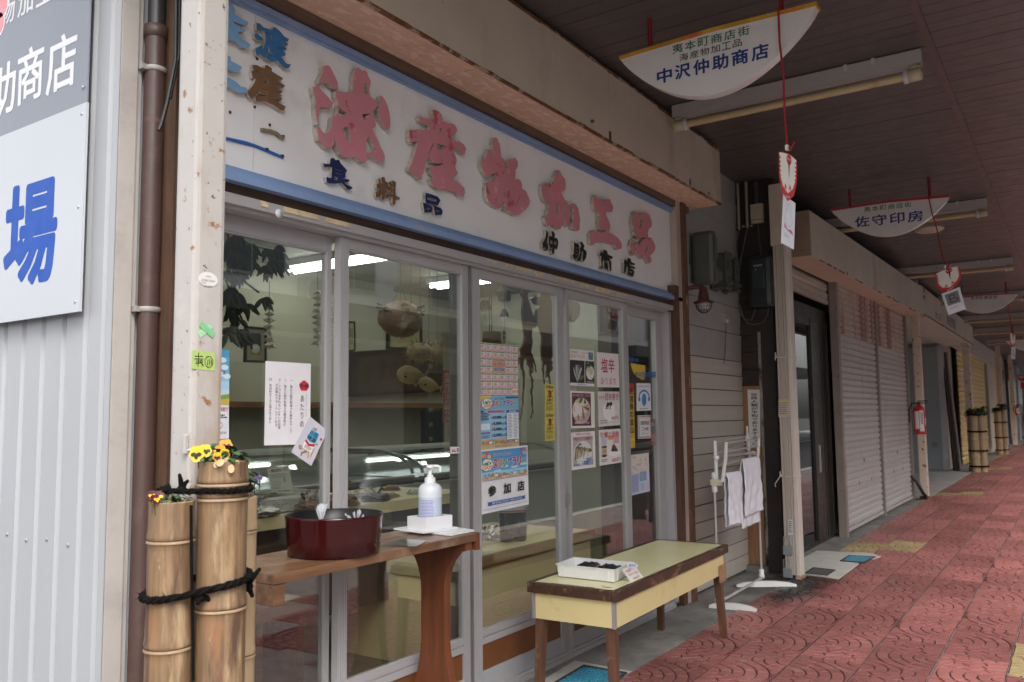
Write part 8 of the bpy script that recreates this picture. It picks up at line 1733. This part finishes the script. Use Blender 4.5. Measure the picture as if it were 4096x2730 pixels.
# puffer fish and dried fish
PUF = mat('dried_puffer', (.30, .23, .13), .6, .25, 20., bump=.4, bs=60); PUFB = mat('dried_puffer_brown', (.20, .115, .06), .5, .2, 14., bump=.3, bs=60, stain=((.42, .38, .26), 10., .55, .1)); FSH = mat('dried_fish', (.36, .26, .11), .45, .2, 18.)
def puffer(label, p, rpx, y, spikes, L, m, sq=.85):
    c = PX(p, 1, y); r = (PX((p[0]+rpx, p[1]), 1, y)-c).length*.62; t = T('puffer_fish', label, 'dried fish', tuple(c), 0, 'dried puffer fish hung in the window'); R2 = random.Random(int(p[0])); mb = MB()
    mb.lathe([(r*math.sin(math.pi*i/10), -r*sq*math.cos(math.pi*i/10)) for i in range(11)], tuple(c), n=18, wob=lambda a, z: 1+.05*math.sin(3*a+z*30)); mb.build('body', m, t); sp = MB()
    for k in range(spikes):
        d = Vector((R2.gauss(0, 1), R2.gauss(0, 1), R2.gauss(0, 1))).normalized(); q = d.orthogonal().normalized()*r*.035; q2 = d.cross(q); o = c+Vector((d.x*r, d.y*r, d.z*r*sq))*.97; sp.add([o+q, o-q*.5+q2, o-q*.5-q2, o+d*L*R2.uniform(.7, 1.2)], [(0, 1, 3), (1, 2, 3), (2, 0, 3)])
    sp.build('spine', m, t, kind='stuff'); MB().tube([c+Vector((0, 0, r*sq*.9)), Vector((c.x, c.y, 2.449))], .0012, 4).build('string', CABG, t); return t, c, r
t, c, r = puffer('large round dried puffer fish lantern hung by a wire loop', cM(475, 592), 92, .35, 90, .012, PUFB); fr_ = MB(); R2 = random.Random(4)
for k in range(46): a = R2.uniform(0, 6.28); o = c+Vector((r*.9*math.cos(a), r*.9*math.sin(a), r*R2.uniform(.25, .62))); d = Vector((math.cos(a), math.sin(a), R2.uniform(-.3, .5))); q = Vector((-d.y, d.x, 0))*.012; fr_.add([o-q, o+q, o+q*.6+d*.022+Vector((0, 0, R2.uniform(-.01, .01))), o-q*.7+d*.02], [(0, 1, 2, 3)])
fr_.build('frill', mat('puffer_frill', (.16, .13, .09), .7, .4, 30.), t, kind='stuff'); MB().tube([c+Vector((-r*.7, 0, r*.5)), c+Vector((.0, 0, r*1.5)), c+Vector((r*.5, 0, r*.6))], .0015, 5).build('wire', CABG, t)
puffer('left spiny puffer fish hung before the calligraphy board', cM(598, 800), 55, .45, 170, .028, PUF, .7); puffer('middle spiny puffer fish half hidden behind the white strip', cM(705, 808), 48, .5, 150, .024, PUF, .75); puffer('right pale spiny puffer fish near the door stile', cM(790, 745), 42, .4, 150, .028, PUF, 1.)
def fish(label, p0, p1, hpx, y):
    a, b = PX(cM(*p0), 1, y), PX(cM(*p1), 1, y); d = b-a; L = d.length; u = d.normalized(); w = Vector((0, 1, 0)).cross(u).normalized(); h = L*hpx; t = T('dried_fish', label, 'dried fish', tuple((a+b)/2), 0, 'smooth dried fish hung in the window'); mb = MB(); n = 10; rings = []
    for i in range(n+1):
        f = i/n; hh = h*math.sin(math.pi*(f**.75*.93+.035)); c = a+d*f*.88; rings.append([c+w*hh*math.cos(2*math.pi*j/12)+Vector((0, 1, 0))*hh*.6*math.sin(2*math.pi*j/12) for j in range(12)])
    mb.add([v for r_ in rings for v in r_], [(i*12+j, i*12+(j+1) % 12, (i+1)*12+(j+1) % 12, (i+1)*12+j) for i in range(n) for j in range(12)], 0, True); mb.build('body', FSH, t); tp_ = a+d*.86; MB().prism([tp_, b+w*h*.55, b-d*.03, b-w*h*.55], (0, .004, 0)).build('tail', FSH, t); ey = a+d*.14+w*h*.25-Vector((0, .6*h, 0)); MB().lathe([(0, -.006), (.008, 0), (0, .006)], tuple(ey), n=8).build('eye', paint((.02, .02, .02)), t)
    MB().prism([a+d*.5+w*h*.9, a+d*.62+w*h*1.25, a+d*.7+w*h*.75], (0, .003, 0)).build('fin', FSH, t); MB().tube([a+d*.45+w*h*.8, Vector(((a+d*.45).x, y, 2.449))], .001, 4).build('string', CABG, t)
fish('larger golden dried fish pointing left before the calligraphy board', (450, 938), (645, 945), .20, .42); fish('smaller pale dried fish below the larger golden one', (588, 985), (735, 1030), .20, .36)
# wind chimes
IRON = mat('cast_iron', (.03, .032, .034), .5, .2, 20.)
def chime(label, parts, x_px, y):
    a = PX(c4(x_px, -20), 1, y); t = T('wind_chime', label, 'wind chime', tuple(a), 0, 'wind chimes in the window'); zlow = PX(c4(x_px, parts[-1]), 1, y).z; MB().tube([Vector((a.x, y, 2.449)), Vector((a.x, y, zlow))], .0012, 4).build('string', CABG, t); return t, a
t, a = chime('iron lantern wind chime with a small bell below', (380,), 290, .1); z1 = PX(c4(290, 120), 1, .1).z; z2 = PX(c4(290, 182), 1, .1).z; w_ = .034
MB().lathe([(0, z1+.055), (.008, z1+.05), (.012, z1+.02), (.055, z1), (.056, z1-.004), (.034, z1-.008), (.033, z2+.004), (.028, z2), (0, z2+.001)], (a.x, .1, 0), n=18).build('lantern', IRON, t); MB().tube([Vector((a.x+.011*math.cos(q), .1, z1+.066+.011*math.sin(q))) for q in [2*math.pi*i/14 for i in range(14)]], .002, 5, closed=True).build('ring', IRON, t)
z3 = PX(c4(288, 235), 1, .1).z; z4 = PX(c4(288, 288), 1, .1).z; MB().lathe([(0, z3), (.012, z3-.004), (.018, z3-.02), (.026, z4), (.022, z4+.001), (0, z3-.006)], (a.x-.002, .1, 0), n=16).build('bell', IRON, t)
t, a = chime('woven basket shaped wind chime at the left of the third door', (340,), 155, .14); z3 = PX(c4(155, 185), 1, .14).z; z4 = PX(c4(155, 245), 1, .14).z; cg = MB()
for k in range(12): q0_ = 2*math.pi*k/12; cg.tube([Vector((a.x+.018*math.cos(q0_), .14+.018*math.sin(q0_), z3)), Vector((a.x+.036*math.cos(q0_+.5), .14+.036*math.sin(q0_+.5), z4))], .0022, 4); cg.tube([Vector((a.x+.018*math.cos(q0_), .14+.018*math.sin(q0_), z3)), Vector((a.x+.036*math.cos(q0_-.5), .14+.036*math.sin(q0_-.5), z4))], .0022, 4)
for rr, zz in ((.018, z3), (.027, (z3+z4)/2), (.036, z4)): cg.tube([Vector((a.x+rr*math.cos(q), .14+rr*math.sin(q), zz)) for q in [2*math.pi*i/16 for i in range(16)]], .0026, 4, closed=True)
cg.build('woven_bell', mat('dark_cane', (.05, .035, .025), .6, .2, 20.), t)
bars = MB()
for dx in (185, 200): p, q = PX(c4(dx, -10), 1, .2), PX(c4(dx, 440), 1, .2); bars.tube([Vector((p.x, .2, 2.449)), Vector((p.x, .2, q.z))], .003, 5)
p = PX(c4(205, 440), 1, .2); bars.lathe([(0, -.03), (.05, -.03), (.05, .03), (0, .03)], (p.x, .2, p.z), n=14); tag(bars.build('hanging_weight', mat('brown_weight', (.16, .11, .06), .6)), 'round brown wooden piece hung on two dark rods in the third door', 'ornament')
# dried squid with long tentacles
SQ = mat('dried_squid', (.12, .055, .035), .45, .3, 12., bump=.5, bs=50)
def squid(label, body, tents, y, seed):
    P = [PX(c4(*p), 1, y) for p in body]; m_ = sum(P, Vector())/len(P); t = T('dried_squid', label, 'dried squid', tuple(m_), 0, 'dried squid hung in the window'); mb = MB(); mb.prism(P, (0, .012, 0)); mb.build('mantle', SQ, t); R2 = random.Random(seed)
    for i, tt in enumerate(tents):
        Q = [PX(c4(*p), 1, y+.006) for p in tt]; F_ = []
        for a_, b_ in zip(Q, Q[1:]): F_ += [a_.lerp(b_, k/4)+Vector((R2.uniform(-.002, .002), R2.uniform(-.004, .004), 0)) for k in range(4)]
        F_.append(Q[-1]); n = len(F_); MB().tube(F_, [lerp(.0095, .003, k/(n-1))*(1+.25*math.sin(k*1.9)) for k in range(n)], 6).build('tentacle', SQ, t)
    MB().tube([P[0], Vector((P[0].x, y, 2.449))], .0015, 4).build('string', CABG, t)
squid('left dried squid with two very long thin tentacles', ((430, 80), (458, 95), (455, 150), (475, 220), (500, 300), (525, 350), (510, 368), (488, 372), (485, 420), (490, 470), (478, 545), (420, 555), (408, 520), (430, 480), (440, 430), (425, 330), (420, 250), (428, 160), (412, 130), (420, 110)),
 (((420, 550), (395, 590), (388, 620), (410, 625)), ((430, 550), (415, 640), (425, 700), (428, 800), (415, 930), (402, 1010)), ((445, 555), (460, 620), (475, 680), (485, 760), (482, 850), (490, 960), (475, 1000)), ((460, 550), (480, 600), (470, 640)), ((470, 545), (495, 600), (515, 680)), ((450, 555), (475, 610), (490, 650), (488, 690)), ((425, 555), (405, 600), (415, 650))), .06, 3)
squid('right dried squid, broad and dark, next to the door stile', ((560, 118), (575, 105), (610, 125), (618, 175), (630, 200), (640, 260), (640, 400), (635, 480), (630, 560), (618, 600), (560, 600), (555, 520), (560, 430), (530, 340), (508, 290), (520, 240), (545, 215), (505, 205), (482, 165), (500, 150), (550, 160)),
 (((565, 600), (560, 660), (570, 760)), ((580, 600), (590, 660), (578, 720)), ((595, 600), (612, 660), (605, 690)), ((610, 600), (625, 650), (618, 670)), ((600, 600), (600, 700), (615, 780))), .08, 7)
s = paper('cream_fish_kite', 'pale dried fish hanging behind the fourth door', 'dried fish', ((730, 175), (820, 180), (815, 330), (735, 325)), c4, .5, srgb('a89a6a')) if 0 else None
P = [PX(c4(*p), 1, .3) for p in ((722, 240), (745, 175), (790, 180), (822, 215), (815, 290), (780, 330), (735, 310))]; mb = MB().prism(P, (0, .02, 0)); mb.tube([P[2], Vector((P[2].x, .3, 2.449))], .001, 4); tag(mb.build('dried_skate', mat('pale_dried_fish', (.36, .31, .18), .6, .15, 14.)), 'pale flat dried fish hung behind the fourth glass door', 'dried fish')
P0, P1 = PX(cT(800, 1110), 1, .22), PX(cT(1150, 1110), 1, .22); zt_, zb2 = PX(cT(1000, 1085), 1, .22).z, PX(cT(1000, 1290), 1, .22).z
st = T('wooden_stool', 'low dark red wooden stool with a sheet of paper inside the leftmost door', 'stool', ((P0.x+P1.x)/2, .3, .02))
SW_ = mat('stool_wood', (.17, .065, .035), .5, .12, 4., grain=((3, 30, 30), .6))
MB().box(P0.x, P1.x, .22, .55, zt_-.05, zt_).build('seat', SW_, st)
for x_ in (P0.x+.03, P1.x-.05): MB().box(x_, x_+.025, .25, .52, .02, zt_-.051).build('leg', SW_, st)
pp = MB().prism([Vector((P0.x+.10, .24, zt_+.004)), Vector((P1.x-.03, .26, zt_+.004)), Vector((P1.x-.05, .44, zt_+.004)), Vector((P0.x+.12, .44, zt_+.004))], (0, 0, -.002)); tag(pp.build('paper_sheet', paint(srgb('a9a598'))), 'loose sheet of paper lying on the low stool inside the door', 'paper')
# ------------------------------------------------------------------ houses across the street (seen as reflections in the glass)
def house(label, x0, x1, y, h, col, wins, acs=(), canopy=None, ground=(.45, .43, .40)):
    t = T('house', label, 'building', ((x0+x1)/2, y, 0), 0, 'houses across the street'); wm_ = mat('house_wall_%d' % int(x0*10), tuple(min(.85, k*1.35) for k in col), .8, .06, 1.5); MB().box(x0, x1, y-6, y, 2.9, h).build('upper_wall', wm_, t); MB().box(x0, x1, y-6, y-.1, -.1, 2.9).build('shop_front', mat('house_front_%d' % int(x0*10), ground, .7, .1, 2.), t)
    MB().box(x0-.2, x1+.2, y-6.2, y+.3, h, h+.25).build('roof', mat('grey_roof', (.12, .12, .13), .7), t); z = 3.1; st_ = MB()
    while z < h-.1: st_.box(x0+.01, x1-.01, y+.001, y+.012, z, z+.012); z += .24
    st_.build('siding_line', wm_, t, kind='stuff')
    for wx, wz, ww, wh in wins:
        f = MB().box(wx, wx+ww, y+.002, y+.05, wz, wz+wh).build('window', mat('window_frame', (.45, .45, .46), .5), t); MB().box(wx+.06, wx+ww/2-.02, y+.051, y+.056, wz+.06, wz+wh-.06).box(wx+ww/2+.02, wx+ww-.06, y+.051, y+.056, wz+.06, wz+wh-.06).build('pane', mat('far_pane', (.06, .07, .08), .12), f)
    for axx, az in acs:
        b = MB().box(axx, axx+.8, y+.06, y+.36, az, az+.6, bev=.02).build('air_conditioner', paint((.6, .6, .58)), t); MB().lathe([(.22, 0), (.25, 0), (.25, .02), (.06, .02), (.05, .03), (0, .03)], n=18, M=Matrix.Translation((axx+.3, y+.362, az+.3)) @ Matrix.Rotation(-math.pi/2, 4, 'X')).build('fan', mat('fan_grey', (.3, .3, .3), .5), b)
    if canopy: MB().box(x0, x1, y+.05, y+2.4, canopy, canopy+.35).build('canopy', mat('dark_canopy', (.05, .05, .055), .5), t)
    gx = x0+.4
    while gx < x1-1.6: MB().box(gx, gx+1.5, y-.098, y-.05, .1, 2.3).build('front_pane', mat('far_pane', (.06, .07, .08), .12), t); gx += 1.9
house('white boarded house with air conditioner across the street', 6.0, 15.5, -12.0, 7.2, (.55, .55, .55), ((7.2, 4.1, 1.6, 1.4), (10.2, 4.1, 1.8, 1.5), (13.2, 4.1, 1.5, 1.4)), ((12.3, 3.6), (9.2, 3.5)), 3.0)
house('cream rendered house across the street', 15.7, 24, -12.2, 6.6, (.52, .46, .34), ((17, 4.0, 1.8, 1.3), (20.5, 4.0, 1.8, 1.3)), ((19.3, 3.5),), 3.0)
house('low grey house across the street to the left', -6, 5.8, -11.8, 6.0, (.42, .42, .42), ((-3, 3.8, 1.8, 1.2), (2, 3.8, 1.8, 1.2)), (), 3.0)
house('long pale house farther along across the street', 24.2, 48, -12.0, 6.9, (.48, .46, .44), ((26, 4, 1.6, 1.3), (30, 4, 1.6, 1.3), (35, 4, 1.6, 1.3)), (), 3.0)
